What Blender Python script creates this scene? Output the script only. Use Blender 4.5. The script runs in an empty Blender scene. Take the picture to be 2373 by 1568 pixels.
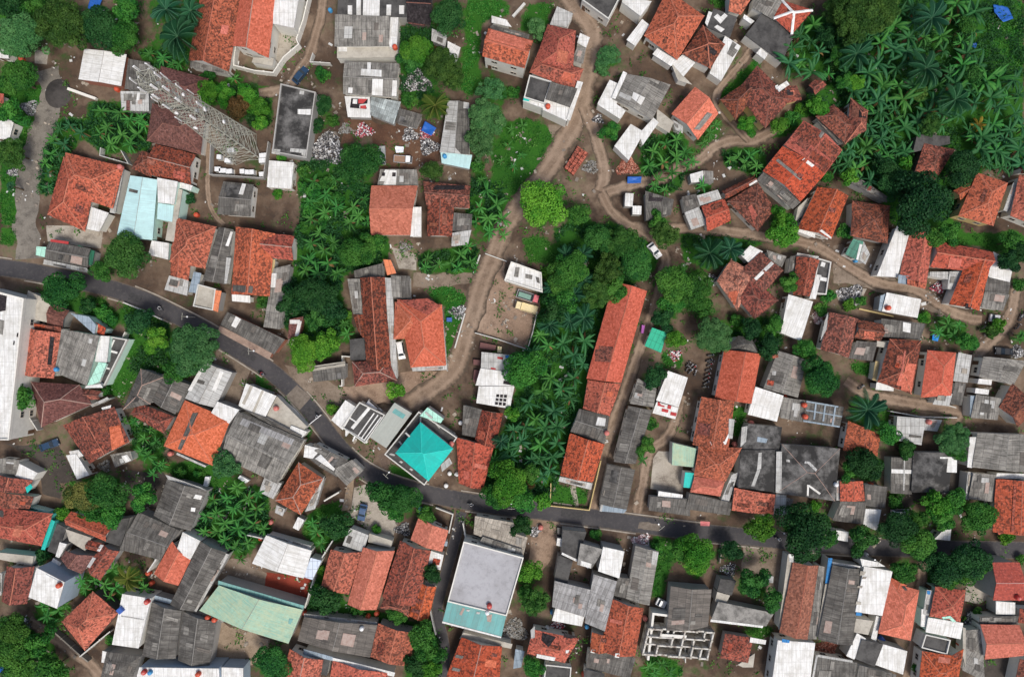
import bpy, bmesh, math, random
import numpy as np
from mathutils import Vector, Matrix, noise
from mathutils.bvhtree import BVHTree

H = 160.0                      # drone height
S = 0.1                        # metres per plan unit at ground level
CX, CY = 1186.5, 784.0
R = random.Random(7)
scene = bpy.context.scene
COL = scene.collection

def W(gx, gy, z=0.0):
    k = (H - z) / H * S
    return Vector(((gx - CX) * k, (CY - gy) * k, z))

# ------------------------------------------------------------------ helpers
def link(o, parent=None):
    COL.objects.link(o)
    if parent is not None:
        o.parent = parent
    return o

def tag(o, label=None, cat=None, group=None, kind=None):
    if label: o['label'] = label
    if cat: o['category'] = cat
    if group: o['group'] = group
    if kind: o['kind'] = kind
    return o

def empty(name, loc, rz=0.0):
    o = bpy.data.objects.new(name, None)
    o.location = loc; o.rotation_euler = (0, 0, rz); o.empty_display_size = .3
    return link(o)

class MB:
    """collects verts / faces / uvs / material index"""
    def __init__(s): s.v = []; s.f = []; s.uv = []; s.mi = []
    def face(s, pts, uv=None, mi=0):
        b = len(s.v); s.v += [tuple(p) for p in pts]
        s.f.append(tuple(range(b, b + len(pts))))
        s.uv += uv if uv else [(p[0], p[1]) for p in pts]
        s.mi.append(mi)
    def prism(s, base, z0, z1, mi=0, mt=None):
        n = len(base)
        a = sum(base[i][0]*base[(i+1) % n][1]-base[(i+1) % n][0]*base[i][1] for i in range(n))
        if a < 0: base = base[::-1]
        zt = z1 if hasattr(z1, '__len__') else [z1]*n
        if a < 0 and hasattr(z1, '__len__'): zt = list(z1)[::-1]
        u = 0
        for i in range(n):
            p, q = base[i], base[(i+1) % n]
            d = math.hypot(q[0]-p[0], q[1]-p[1])
            s.face([(p[0], p[1], z0), (q[0], q[1], z0), (q[0], q[1], zt[(i+1) % n]), (p[0], p[1], zt[i])],
                   [(u, z0), (u+d, z0), (u+d, zt[(i+1) % n]), (u, zt[i])], mi)
            u += d
        s.face([(p[0], p[1], zt[i]) for i, p in enumerate(base)], None, mi if mt is None else mt)
        s.face([(p[0], p[1], z0) for p in base[::-1]], None, mi)
    def box(s, x0, x1, y0, y1, z0, z1, mi=0):
        s.prism([(x0, y0), (x1, y0), (x1, y1), (x0, y1)], z0, z1, mi)
    def bar(s, a, b, r, mi=0, n=4, r2=None):
        a, b = Vector(a), Vector(b); d = b - a
        if d.length < 1e-6: return
        q = d.to_track_quat('Z', 'Y'); r2 = r if r2 is None else r2
        A = [a + q @ Vector((r*math.cos(2*math.pi*i/n+.785), r*math.sin(2*math.pi*i/n+.785), 0)) for i in range(n)]
        B = [b + q @ Vector((r2*math.cos(2*math.pi*i/n+.785), r2*math.sin(2*math.pi*i/n+.785), 0)) for i in range(n)]
        for i in range(n):
            j = (i+1) % n
            s.face([A[i], A[j], B[j], B[i]], None, mi)
        s.face(B, None, mi); s.face(A[::-1], None, mi)
    def lathe(s, prof, n=14, mi=0, c=(0, 0)):
        for (r0, z0), (r1, z1) in zip(prof, prof[1:]):
            for i in range(n):
                a, b = 2*math.pi*i/n, 2*math.pi*(i+1)/n
                P = [(c[0]+r0*math.cos(a), c[1]+r0*math.sin(a), z0), (c[0]+r0*math.cos(b), c[1]+r0*math.sin(b), z0),
                     (c[0]+r1*math.cos(b), c[1]+r1*math.sin(b), z1), (c[0]+r1*math.cos(a), c[1]+r1*math.sin(a), z1)]
                if r1 < 1e-5: P = P[:3]
                elif r0 < 1e-5: P = [P[0], P[2], P[3]]
                s.face(P, None, mi)
    def mesh(s, name, mats, off=(0, 0, 0), merge=True, smooth=False):
        me = bpy.data.meshes.new(name)
        o = Vector(off)
        me.from_pydata([tuple(Vector(v) - o) for v in s.v], [], s.f)
        ul = me.uv_layers.new(name='UVMap')
        ul.data.foreach_set('uv', np.array(s.uv, dtype=np.float32).ravel())
        me.polygons.foreach_set('material_index', np.array(s.mi, dtype=np.int32))
        for m in (mats if isinstance(mats, (list, tuple)) else [mats]): me.materials.append(m)
        if merge:
            bm = bmesh.new(); bm.from_mesh(me)
            bmesh.ops.remove_doubles(bm, verts=bm.verts, dist=1e-4)
            bm.to_mesh(me); bm.free()
        if smooth: me.shade_smooth()
        me.update()
        return me
    def build(s, name, mats, parent=None, off=None, **k):
        if off is None: off = parent.location if parent is not None else (0, 0, 0)
        return link(bpy.data.objects.new(name, s.mesh(name, mats, off, **k)), parent)

# ------------------------------------------------------------------ materials
def lin(r, g, b):
    f = lambda c: (c/255/12.92) if c/255 <= .04045 else ((c/255+.055)/1.055)**2.4
    return (f(r), f(g), f(b))

class N:
    def __init__(s, name):
        s.m = bpy.data.materials.new(name); s.m.use_nodes = True
        s.t = s.m.node_tree; s.b = s.t.nodes['Principled BSDF']
    def n(s, typ, **k):
        o = s.t.nodes.new(typ)
        for a, v in k.items():
            if a in o.inputs: o.inputs[a].default_value = v
            else: setattr(o, a, v)
        return o
    def l(s, a, b): s.t.links.new(a, b)
    def mix(s, fac, a, b, mode='MIX'):
        o = s.t.nodes.new('ShaderNodeMix'); o.data_type = 'RGBA'; o.blend_type = mode
        for i, v in ((0, fac), (6, a), (7, b)):
            if isinstance(v, bpy.types.NodeSocket): s.l(v, o.inputs[i])
            elif i == 0: o.inputs[0].default_value = v
            else: o.inputs[i].default_value = (*v, 1)
        return o.outputs[2]
    def ramp(s, src, p0, p1, c0=(0, 0, 0), c1=(1, 1, 1)):
        o = s.t.nodes.new('ShaderNodeValToRGB')
        e = o.color_ramp.elements
        e[0].position = p0; e[1].position = p1; e[0].color = (*c0, 1); e[1].color = (*c1, 1)
        s.l(src, o.inputs[0]); return o.outputs[0]
    def math(s, op, a, b=None):
        o = s.t.nodes.new('ShaderNodeMath'); o.operation = op
        for i, v in ((0, a), (1, b)):
            if v is None: continue
            if isinstance(v, bpy.types.NodeSocket): s.l(v, o.inputs[i])
            else: o.inputs[i].default_value = v
        return o.outputs[0]
    def coord(s, kind='UV', scale=(1, 1, 1), rnd=True):
        """UV / object coordinates in metres, shifted per object so no two surfaces repeat"""
        tc = s.n('ShaderNodeTexCoord'); mp = s.n('ShaderNodeMapping')
        mp.inputs['Scale'].default_value = scale
        s.l(tc.outputs[kind], mp.inputs[0])
        if rnd:
            oi = s.n('ShaderNodeObjectInfo')
            c = s.t.nodes.new('ShaderNodeCombineXYZ')
            v = s.math('MULTIPLY', oi.outputs['Random'], 311.7); s.l(v, c.inputs[2])
            a = s.t.nodes.new('ShaderNodeVectorMath'); a.operation = 'ADD'
            s.l(mp.outputs[0], a.inputs[0]); s.l(c.outputs[0], a.inputs[1])
            return a.outputs[0]
        return mp.outputs[0]
    def noise(s, vec, scale, detail=4, rough=.6):
        o = s.n('ShaderNodeTexNoise'); o.inputs['Scale'].default_value = scale
        o.inputs['Detail'].default_value = detail; o.inputs['Roughness'].default_value = rough
        s.l(vec, o.inputs['Vector']); return o.outputs['Fac']
    def rnd(s): return s.n('ShaderNodeObjectInfo').outputs['Random']
    def bump(s, h, strength=.4, dist=.05):
        o = s.n('ShaderNodeBump'); o.inputs['Strength'].default_value = strength; o.inputs['Distance'].default_value = dist
        s.l(h, o.inputs['Height']); s.l(o.outputs[0], s.b.inputs['Normal'])
    def done(s, col, rough=.8, spec=.3):
        if isinstance(col, bpy.types.NodeSocket): s.l(col, s.b.inputs['Base Color'])
        else: s.b.inputs['Base Color'].default_value = (*col, 1)
        s.b.inputs['Roughness'].default_value = rough
        s.b.inputs['Specular IOR Level'].default_value = spec
        return s.m

def m_tile(name, bright, dark, amount, tint=.18):
    """clay tiles: single tiles and clumps of tiles gone dark with lichen"""
    n = N(name); uv = n.coord('UV')
    vo = n.n('ShaderNodeTexVoronoi'); vo.inputs['Scale'].default_value = 2.9; n.l(uv, vo.inputs['Vector'])
    sv = n.n('ShaderNodeSeparateColor'); n.l(vo.outputs['Color'], sv.inputs[0])
    cell, cell2 = sv.outputs[0], sv.outputs[1]
    sp = n.noise(uv, 3.0, 3, .7)
    st = n.noise(uv, .20, 3, .55)
    fine = n.noise(uv, 4.5, 2, .6)
    base = n.mix(cell2, tuple(c*.78 for c in bright), tuple(min(1, c*1.22) for c in bright))
    base = n.mix(n.math('MULTIPLY', n.ramp(st, .3, .75), .12+.25*amount), base, n.mix(.5, base, dark))
    r = n.math('MULTIPLY', n.math('SUBTRACT', n.rnd(), .5), .10)
    k = n.math('ADD', n.math('MULTIPLY', cell, .62), n.math('ADD', n.math('MULTIPLY', sp, .6), n.math('ADD', r, n.math('MULTIPLY', n.math('SUBTRACT', st, .5), .40))))
    t = .90-amount*.42
    mask = n.ramp(k, t, t+.10)
    col = n.mix(n.math('MULTIPLY', mask, min(.85, .5+amount*.45)), base, dark)
    pale = n.ramp(n.math('ADD', n.math('MULTIPLY', cell2, .6), n.math('MULTIPLY', sp, .5)), .66, .78)
    col = n.mix(n.math('MULTIPLY', pale, .12+.20*amount), col, tuple(min(1, c*1.2+.05) for c in bright))
    # courses of tiles along the slope
    wv = n.n('ShaderNodeTexWave', wave_type='BANDS', bands_direction='Y'); wv.inputs['Scale'].default_value = .95
    wv.inputs['Distortion'].default_value = .8
    n.l(uv, wv.inputs['Vector'])
    col = n.mix(n.ramp(wv.outputs['Fac'], 0, .35, (.8,)*3, (1,)*3), (0, 0, 0), col)
    wu = n.n('ShaderNodeTexWave', wave_type='BANDS', bands_direction='X'); wu.inputs['Scale'].default_value = 1.2
    n.l(uv, wu.inputs['Vector'])
    n.bump(n.math('ADD', n.math('MULTIPLY', wv.outputs['Fac'], .6), n.math('ADD', cell, wu.outputs['Fac'])), .4, .06)
    hsv = n.n('ShaderNodeHueSaturation'); n.l(col, hsv.inputs['Color'])
    n.l(n.math('ADD', .84, n.math('MULTIPLY', n.math('FRACT', n.math('MULTIPLY', n.rnd(), 3.3)), .30)), hsv.inputs['Value'])
    n.l(n.math('ADD', .4985, n.math('MULTIPLY', n.rnd(), .011)), hsv.inputs['Hue'])
    n.l(n.math('ADD', .92, n.math('MULTIPLY', n.math('FRACT', n.math('MULTIPLY', n.rnd(), 5.7)), .14)), hsv.inputs['Saturation'])
    return n.done(hsv.outputs[0], .85, .2)

def m_sheet(name, col, var=.3, stain=.45, sw=1.05, sh=1.8, seam=.065, dirt=(.03, .028, .025), rough=.7, seamc=.45):
    """corrugated sheets: every sheet weathered differently, seams, streaks down the slope"""
    n = N(name); uv = n.coord('UV')
    br = n.n('ShaderNodeTexBrick'); br.offset = 0.0; br.squash = 1
    br.inputs['Scale'].default_value = 1; br.inputs['Brick Width'].default_value = sw
    br.inputs['Row Height'].default_value = sh; br.inputs['Mortar Size'].default_value = seam
    br.inputs['Mortar Smooth'].default_value = .6; br.inputs['Bias'].default_value = 0
    br.inputs['Color1'].default_value = (*[c*(1-var) for c in col], 1)
    br.inputs['Color2'].default_value = (*[min(1, c*(1+var)) for c in col], 1)
    br.inputs['Mortar'].default_value = (*[c*seamc for c in col], 1)
    n.l(uv, br.inputs['Vector'])
    st = n.noise(n.coord('UV', (3.2, .22, 1)), 1.0, 5, .7)
    bl = n.noise(uv, .35, 4, .65)
    c = n.mix(n.math('MULTIPLY', n.ramp(st, .40, .64), min(.9, stain*1.1)), br.outputs['Color'], dirt)
    c = n.mix(n.math('MULTIPLY', n.ramp(n.noise(n.coord('UV', (4.5, .15, 3)), 1.0, 3, .6), .52, .70), .2), c, tuple(min(1, x*1.5) for x in col))
    c = n.mix(n.math('MULTIPLY', n.ramp(bl, .46, .66), stain), c, dirt)
    b2 = n.noise(uv, 1.1, 5, .75)
    c = n.mix(n.math('MULTIPLY', n.ramp(b2, .52, .68), stain*.55), c, tuple(x*.5+y*.5 for x, y in zip(dirt, (.09, .065, .045))))
    c = n.mix(n.math('MULTIPLY', n.ramp(b2, .34, .44, (1, 1, 1), (0, 0, 0)), stain*.4), c, tuple(min(1, x*1.45+.03) for x in col))
    wv = n.n('ShaderNodeTexWave', wave_type='BANDS', bands_direction='X'); wv.inputs['Scale'].default_value = 1.75
    n.l(uv, wv.inputs['Vector'])
    n.bump(wv.outputs['Fac'], .5, .04)
    return n.done(c, rough, .3)

def m_slab(name, col, stain=.5, dark=None, scale=.25, rough=.8, lo=.42, hi=.7):
    n = N(name); oc = n.coord('Object')
    a = n.noise(oc, scale, 5, .65); b = n.noise(oc, scale*5, 4, .7)
    dark = dark or tuple(c*.35 for c in col)
    c = n.mix(n.math('MULTIPLY', n.ramp(a, lo, hi), stain), col, dark)
    c = n.mix(n.math('MULTIPLY', n.ramp(b, .5, .75), stain*.6), c, tuple(x*.6 for x in dark))
    n.bump(b, .2, .03)
    return n.done(c, rough, .25)

def m_plain(name, col, rough=.5, spec=.5, metal=0.0):
    n = N(name); oc = n.coord('Object')
    b = n.noise(oc, 2.5, 3, .6)
    c = n.mix(n.ramp(b, .35, .75), col, tuple(x*.78 for x in col))
    n.b.inputs['Metallic'].default_value = metal
    return n.done(c, rough, spec)

M = {}
def mats():
    o = (.53, .134, .090); O = (.455, .096, .056); dk = (.085, .030, .022)
    M['o'] = m_tile('clay_tile_new', o, (.32, .065, .036), .36)
    M['O'] = m_tile('clay_tile_weathered', O, dk, .62)
    M['d'] = m_tile('clay_tile_old', (.27, .070, .047), (.046, .023, .019), .80)
    M['r'] = m_tile('clay_tile_patchy', (.44, .15, .095), (.09, .042, .034), .74)
    M['m'] = m_tile('glazed_maroon_tile', (.165, .068, .058), (.07, .030, .027), .6)
    M['k'] = m_tile('charred_tile_and_hole_shade', (.03, .024, .026), (.012, .010, .011), .6)  # black tile; also stands in for the shade inside roof holes
    M['rb'] = m_tile('red_brown_tile', (.27, .085, .055), (.12, .04, .03), .6)
    M['pr'] = m_tile('pinkish_red_tile', (.40, .065, .06), (.26, .05, .05), .4)
    M['g'] = m_sheet('grey_fibre_sheet', (.29, .275, .245), .15, .58)
    M['G'] = m_sheet('dark_fibre_sheet', (.150, .141, .126), .16, .62, dirt=(.022, .02, .018))
    M['l'] = m_sheet('pale_sheet', (.50, .50, .48), .10, .4, dirt=(.16, .15, .13))
    M['l2'] = m_sheet('stained_pale_sheet', (.36, .355, .35), .18, .55, dirt=(.09, .085, .08))
    M['w'] = m_sheet('white_sheet', (.74, .74, .72), .05, .46, 1.0, 2.6, .05, (.38, .36, .31), .55, .66)
    M['br'] = m_sheet('beige_sheet', (.40, .36, .30), .18, .5, dirt=(.12, .10, .08))
    M['br2'] = m_sheet('brown_grey_sheet', (.17, .15, .13), .22, .5)
    M['a'] = m_sheet('aqua_sheet', (.46, .68, .68), .05, .3, 1.0, 6, .03, (.30, .42, .42), .5, .8)
    M['n'] = m_sheet('mint_sheet', (.42, .74, .60), .05, .15, dirt=(.25, .4, .33))
    M['n2'] = m_sheet('aged_mint_sheet', (.24, .43, .34), .10, .85, 1.2, 3.2, .03, (.40, .46, .30), .6, .65)
    M['n3'] = m_sheet('sea_green_sheet', (.16, .36, .34), .08, .3, dirt=(.2, .3, .26))
    M['t'] = m_sheet('turquoise_sheet', (.010, .48, .41), .07, .30, .9, 9, .03, (.03, .33, .30), .5, .78)
    M['t2'] = m_sheet('teal_sheet', (.13, .36, .35), .12, .4, 1.3, 7, .05, (.16, .24, .22), .6, .7)
    M['e'] = m_sheet('dark_green_sheet', (.02, .15, .085), .1, .2)
    M['e2'] = m_sheet('green_sheet', (.09, .28, .20), .2, .4)
    M['G2'] = m_sheet('kiosk_green_sheet', (.03, .42, .25), .06, .2, dirt=(.02, .2, .13))
    M['z'] = m_sheet('mottled_sheet', (.42, .47, .46), .4, .5, .9, 1.1, .05)
    M['z2'] = m_sheet('grey_green_sheet', (.34, .36, .325), .03, .2, 1, 9, .012, (.24, .25, .22), .5, .85)
    M['b'] = m_sheet('blue_grey_sheet', (.30, .37, .43), .1, .35, dirt=(.12, .15, .18))
    M['bl'] = m_sheet('blue_sheet', (.03, .22, .52), .1, .2)
    M['bl2'] = m_sheet('light_blue_sheet', (.62, .70, .82), .05, .2, dirt=(.3, .35, .4))
    M['q'] = m_sheet('orange_sheet', (.70, .22, .10), .1, .2, dirt=(.4, .15, .08))
    M['y'] = m_slab('yellow_plaster', (.52, .40, .20), .4)
    M['red'] = m_slab('red_paint', (.42, .05, .05), .3)
    M['p'] = m_slab('pink_plaster', (.50, .30, .27), .3)
    M['pk'] = m_slab('rust_stain_sheet', (.38, .30, .26), .6, (.22, .12, .09), 1.5)
    M['c'] = m_slab('black_stained_slab', (.085, .082, .078), .9, (.022, .021, .021), .4)
    M['c3'] = m_slab('sooty_patchy_slab', (.16, .155, .148), 1.0, (.030, .029, .028), .30, .8, .36, .56)
    M['c2'] = m_slab('streaked_slab', (.26, .25, .23), .9, (.04, .038, .035), .5)
    M['C'] = m_slab('pale_concrete', (.43, .40, .34), .6, (.17, .15, .12), .35)
    M['lg'] = m_slab('lilac_grey_coating', (.35, .35, .368), .8, (.22, .215, .22), .16, .6, .45, .75)
    M['R'] = m_slab('pale_brick', (.33, .24, .19), .6, (.12, .07, .05), .7)
    # walls
    wl = dict(w=(.68, .66, .60), g=(.36, .35, .33), y=(.56, .43, .2), r=(.30, .12, .08), b=(.36, .44, .52), t=(.08, .45, .40),  # b puts the white cube's side wall shade into the plaster colour
              n=(.55, .74, .65), d=(.12, .10, .09), l=(.55, .54, .50), C=(.22, .2, .17))
    for k, c in wl.items():
        M['W'+k] = m_slab('plaster_'+dict(w='white', g='grey', y='yellow', r='brick', b='blue_grey_and_shade', t='turquoise', n='mint', d='sooty', l='pale', C='raw')[k],
                          c, .35, tuple(x*.45 for x in c), .5, .85, .5, .8)
    M['Wdirty'] = m_slab('raw_whitish_render', (.60, .58, .53), .95, (.19, .15, .12), .9, .85, .46, .64)
    # ridge caps
    rc = dict(l=(.40, .27, .22), o=(.52, .19, .12), O=(.42, .14, .09), w=(.8, .8, .78), t=(.05, .62, .54), g=(.28, .27, .25), p=(.6, .36, .32), d=(.22, .10, .075))
    for k, c in rc.items(): M['R'+k] = m_slab('ridge_'+k, c, .4, None, .8)
    M['glass'] = m_plain('window_glass', (.03, .04, .05), .12, .6)
    M['frame'] = m_plain('window_frame', (.5, .45, .38), .6)
    M['door'] = m_plain('door_wood', (.13, .07, .04), .6)
    M['steel'] = m_slab('galvanised_steel', (.40, .40, .34), .5, (.24, .22, .17), .8, .55)
    M['black'] = m_plain('black_rubber', (.02, .02, .02), .8, .2)
    M['bark'] = m_slab('bark', (.12, .09, .06), .5)
    M['stem'] = m_slab('banana_stem', (.20, .22, .08), .6, (.12, .08, .04), 3)
    cols = dict(navy=(.02, .05, .10), white=(.8, .8, .8), grey=(.4, .41, .4), green=(.16, .30, .24), yellow=(.72, .6, .34), black=(.012, .013, .016),
                silver=(.5, .5, .52), blue=(.05, .10, .20), red=(.5, .04, .05), wbrown=(.8, .8, .8), pinkcab=(.62, .14, .16), brown=(.28, .17, .11),
                orange=(.55, .08, .035), tankred=(.5, .05, .04), tankpink=(.56, .17, .14), tankblue=(.05, .28, .55), tankwhite=(.75, .76, .76),
                magenta=(.38, .08, .38), maroon=(.12, .035, .03), bluebox=(.03, .10, .38), dark=(.035, .034, .035), skin=(.22, .12, .08), trouser=(.03, .03, .05))
    for k, c in cols.items(): M['P'+k] = m_plain('paint_'+k, c, .35 if k in ('navy', 'white', 'black', 'silver', 'blue', 'red') else .55)

def m_leaf(name, c0, c1, c2):
    n = N(name)
    a = n.n('ShaderNodeAttribute', attribute_name='lv')
    t = n.n('ShaderNodeAttribute', attribute_name='lt')
    c = n.mix(n.ramp(a.outputs['Fac'], .1, .9), c0, c1)
    c = n.mix(n.math('MULTIPLY', n.ramp(t.outputs['Fac'], .35, .85), .75), c, c2)
    c = n.mix(n.math('GREATER_THAN', t.outputs['Fac'], 1.5), c, (.20, .12, .05))
    hsv = n.n('ShaderNodeHueSaturation'); n.l(c, hsv.inputs['Color'])
    n.l(n.math('ADD', .78, n.math('MULTIPLY', n.rnd(), .44)), hsv.inputs['Value'])
    n.l(n.math('ADD', .487, n.math('MULTIPLY', n.math('FRACT', n.math('MULTIPLY', n.rnd(), 7.31)), .026)), hsv.inputs['Hue'])
    n.l(hsv.outputs[0], n.b.inputs['Base Color'])
    n.b.inputs['Roughness'].default_value = .6; n.b.inputs['Specular IOR Level'].default_value = .15
    tr = n.n('ShaderNodeBsdfTranslucent'); n.l(hsv.outputs[0], tr.inputs[0])
    mx = n.n('ShaderNodeMixShader'); mx.inputs[0].default_value = .25
    out = n.t.nodes['Material Output']
    n.l(n.b.outputs[0], mx.inputs[1]); n.l(tr.outputs[0], mx.inputs[2]); n.l(mx.outputs[0], out.inputs[0])
    return n.m

LEAF = {}
def leafmats():
    L = dict(b=((0.014, 0.088, 0.016), (0.041, 0.172, 0.024), (0.095, 0.264, 0.040)),
             g=((0.010, 0.072, 0.016), (0.033, 0.136, 0.024), (0.069, 0.208, 0.040)),
             d=((0.006, 0.043, 0.014), (0.017, 0.080, 0.021), (0.039, 0.132, 0.033)),
             s=((0.039, 0.140, 0.045), (0.069, 0.204, 0.059), (0.107, 0.256, 0.086)),
             o=((0.021, 0.074, 0.014), (0.045, 0.128, 0.022), (0.086, 0.192, 0.035)),
             y=((0.026, 0.132, 0.014), (0.060, 0.228, 0.018), (0.138, 0.328, 0.035)),
             Y=((0.039, 0.164, 0.016), (0.082, 0.264, 0.022), (0.163, 0.368, 0.037)),
             r=((.06, .05, .018), (.12, .08, .026), (.17, .09, .03)),
             m=((0.043, 0.088, 0.020), (0.103, 0.144, 0.033), (.32, .30, .08)),
             n=((0.013, 0.100, 0.018), (0.039, 0.188, 0.031), (0.103, 0.272, 0.060)),
             N=((0.006, 0.064, 0.018), (0.022, 0.124, 0.037), (0.073, 0.200, 0.075)),
             p=((0.012, 0.072, 0.033), (0.029, 0.116, 0.051), (0.073, 0.188, 0.096)),
             c=((0.052, 0.096, 0.016), (0.103, 0.144, 0.022), (0.198, 0.200, 0.045)),
             a=((.36, .24, .03), (.45, .32, .06), (.5, .4, .1)),
             G=((0.012, 0.104, 0.012), (0.033, 0.168, 0.018), (0.077, 0.216, 0.035)))
    for k, v in L.items(): LEAF[k] = m_leaf('leaves_'+k, *v)

# ------------------------------------------------------------------ foliage meshes
def np_mesh(name, V, F, lv, lt=None, extra=None):
    me = bpy.data.meshes.new(name)
    nv, nf, k = len(V), len(F), F.shape[1]
    me.vertices.add(nv); me.vertices.foreach_set('co', V.astype(np.float32).ravel())
    me.loops.add(nf*k); me.loops.foreach_set('vertex_index', F.astype(np.int32).ravel())
    me.polygons.add(nf); me.polygons.foreach_set('loop_start', np.arange(0, nf*k, k, dtype=np.int32))
    me.update(calc_edges=True)
    for nm, arr in (('lv', lv), ('lt', lt)):
        if arr is None: arr = np.zeros(nv)
        at = me.attributes.new(nm, 'FLOAT', 'POINT'); at.data.foreach_set('value', arr.astype(np.float32))
    me.materials.append(None)
    return me

def leaf_quads(rs, C, Nrm, L, Wd, jit=.7):
    """one folded leaf per centre C, facing roughly along Nrm"""
    n = len(C)
    nn = Nrm + rs.normal(0, jit, (n, 3)); nn /= np.linalg.norm(nn, axis=1)[:, None]
    d = rs.normal(0, 1, (n, 3)); d -= nn*(d*nn).sum(1)[:, None]; d /= np.linalg.norm(d, axis=1)[:, None]
    s = np.cross(nn, d)
    L = (L*rs.uniform(.7, 1.3, n))[:, None]; Wd = (Wd*rs.uniform(.7, 1.3, n))[:, None]
    V = np.stack([C-d*L*.5, C+s*Wd*.5-nn*Wd*.12, C+d*L*.5-nn*L*.15, C-s*Wd*.5-nn*Wd*.12], 1).reshape(-1, 3)
    F = np.arange(n*4).reshape(n, 4)
    return V, F

def crown_mesh(name, seed, Rm, fuzzy=False):
    rs = np.random.RandomState(seed)
    flat = .62
    if fuzzy:
        nl = int(22+Rm*8); lr = (.15, .25)
    else:
        nl = int(8+Rm*3.0); lr = (.26, .44)
    cs, rr = [np.array([0, 0, -.05])], [.56]
    ph, am = rs.uniform(0, 6.28, 2), rs.uniform(.06, .16, 2)
    for i in range(nl):
        a = rs.uniform(0, 2*math.pi); q = math.sqrt(rs.uniform(.06, 1))
        r = rs.uniform(*lr)*(1.15-.35*q)
        rad = q*(1-r*.85)*rs.uniform(.85, 1.1)*(1+am[0]*math.sin(2*a+ph[0])+am[1]*math.sin(3*a+ph[1]))
        zt = flat*math.sqrt(max(0, 1-min(1, rad)**2))*rs.uniform(.8, 1.1)
        cs.append(np.array([rad*math.cos(a), rad*math.sin(a), zt-r*.55-rs.uniform(0, .25)*q])); rr.append(r)
    leaf = (.23 if fuzzy else .31) + .012*Rm
    P, Nn, T, tint = [], [], [], []
    for c, r in zip(cs, rr):
        area = 2*math.pi*(r*Rm)**2*1.35
        n = int(area*(2.6 if fuzzy else 2.2)/(leaf*leaf*.5)*.5)+6
        d = rs.normal(0, 1, (n, 3)); d[:, 2] = np.abs(d[:, 2])*1.0-.35; d /= np.linalg.norm(d, axis=1)[:, None]
        rad = r*rs.uniform(.80, 1.06, n)[:, None]
        P.append(c+d*rad*np.array([1, 1, .9])); Nn.append(d+np.array([0, 0, .35]))
        tint.append(np.full(n, rs.uniform(0, 1)))
        T.append(rs.uniform(0, 1, n))
    P, Nn, T, tint = map(np.concatenate, (P, Nn, T, tint))
    P = P*Rm
    V, F = leaf_quads(rs, P, Nn, leaf*1.2, leaf*.75, .6)
    return np_mesh(name, V/Rm, F, np.repeat(T, 4), np.repeat(tint*.75+.25*T, 4))

def banana_mesh(name, seed, n=9, wr=.165, unit=1.0):
    rs = np.random.RandomState(seed)
    V, F, lv, lt = [], [], [], []
    a0 = rs.uniform(0, 6.28)
    for i in range(n):
        a = a0+i*2.399+rs.uniform(-.5, .5); el = rs.uniform(.1, 1.2); L = rs.uniform(.6, 1.12)
        droop = rs.uniform(.5, 1.5); w = wr*rs.uniform(.7, 1.2); tw = rs.uniform(-.5, .5); tone = rs.uniform(0, 1)
        dead = rs.uniform() < .10
        if dead: el = -.2; L *= .8
        dirx = np.array([math.cos(a), math.sin(a), 0]); side = np.array([-math.sin(a), math.cos(a), 0])
        m = 8; base = len(V); p = np.array([0, 0, .0]); e = el
        for j in range(m+1):
            t = j/m
            wd = w*.5*(math.sin(math.pi*min(1, t*.93+.07)**.8)**.7 if t > .12 else .12)*(1 if t < 1 else .05)
            tear = rs.uniform(.82, 1.08)
            up = np.array([-math.sin(e)*math.cos(a), -math.sin(e)*math.sin(a), math.cos(e)])
            fold = .35*wd
            V += [p+side*wd*tear-up*fold, p+up*.004, p-side*wd*rs.uniform(.82, 1.08)-up*fold]
            lv += [tone*.8+.1, min(1, tone*.6+.4), tone*.8]; lt += [2, 2, 2] if dead else [.15, .8, .15+.4*(rs.uniform() < .15)]
            p = p+(dirx*math.cos(e)+np.array([0, 0, math.sin(e)]))*L/m
            e -= droop*1.5/m; a += tw/m; dirx = np.array([math.cos(a), math.sin(a), 0]); side = np.array([-math.sin(a), math.cos(a), 0])
        for j in range(m):
            b = base+j*3
            F += [(b, b+1, b+4, b+3), (b+1, b+2, b+5, b+4)]
    return np_mesh(name, np.array(V), np.array(F), np.array(lv), np.array(lt))

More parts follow.
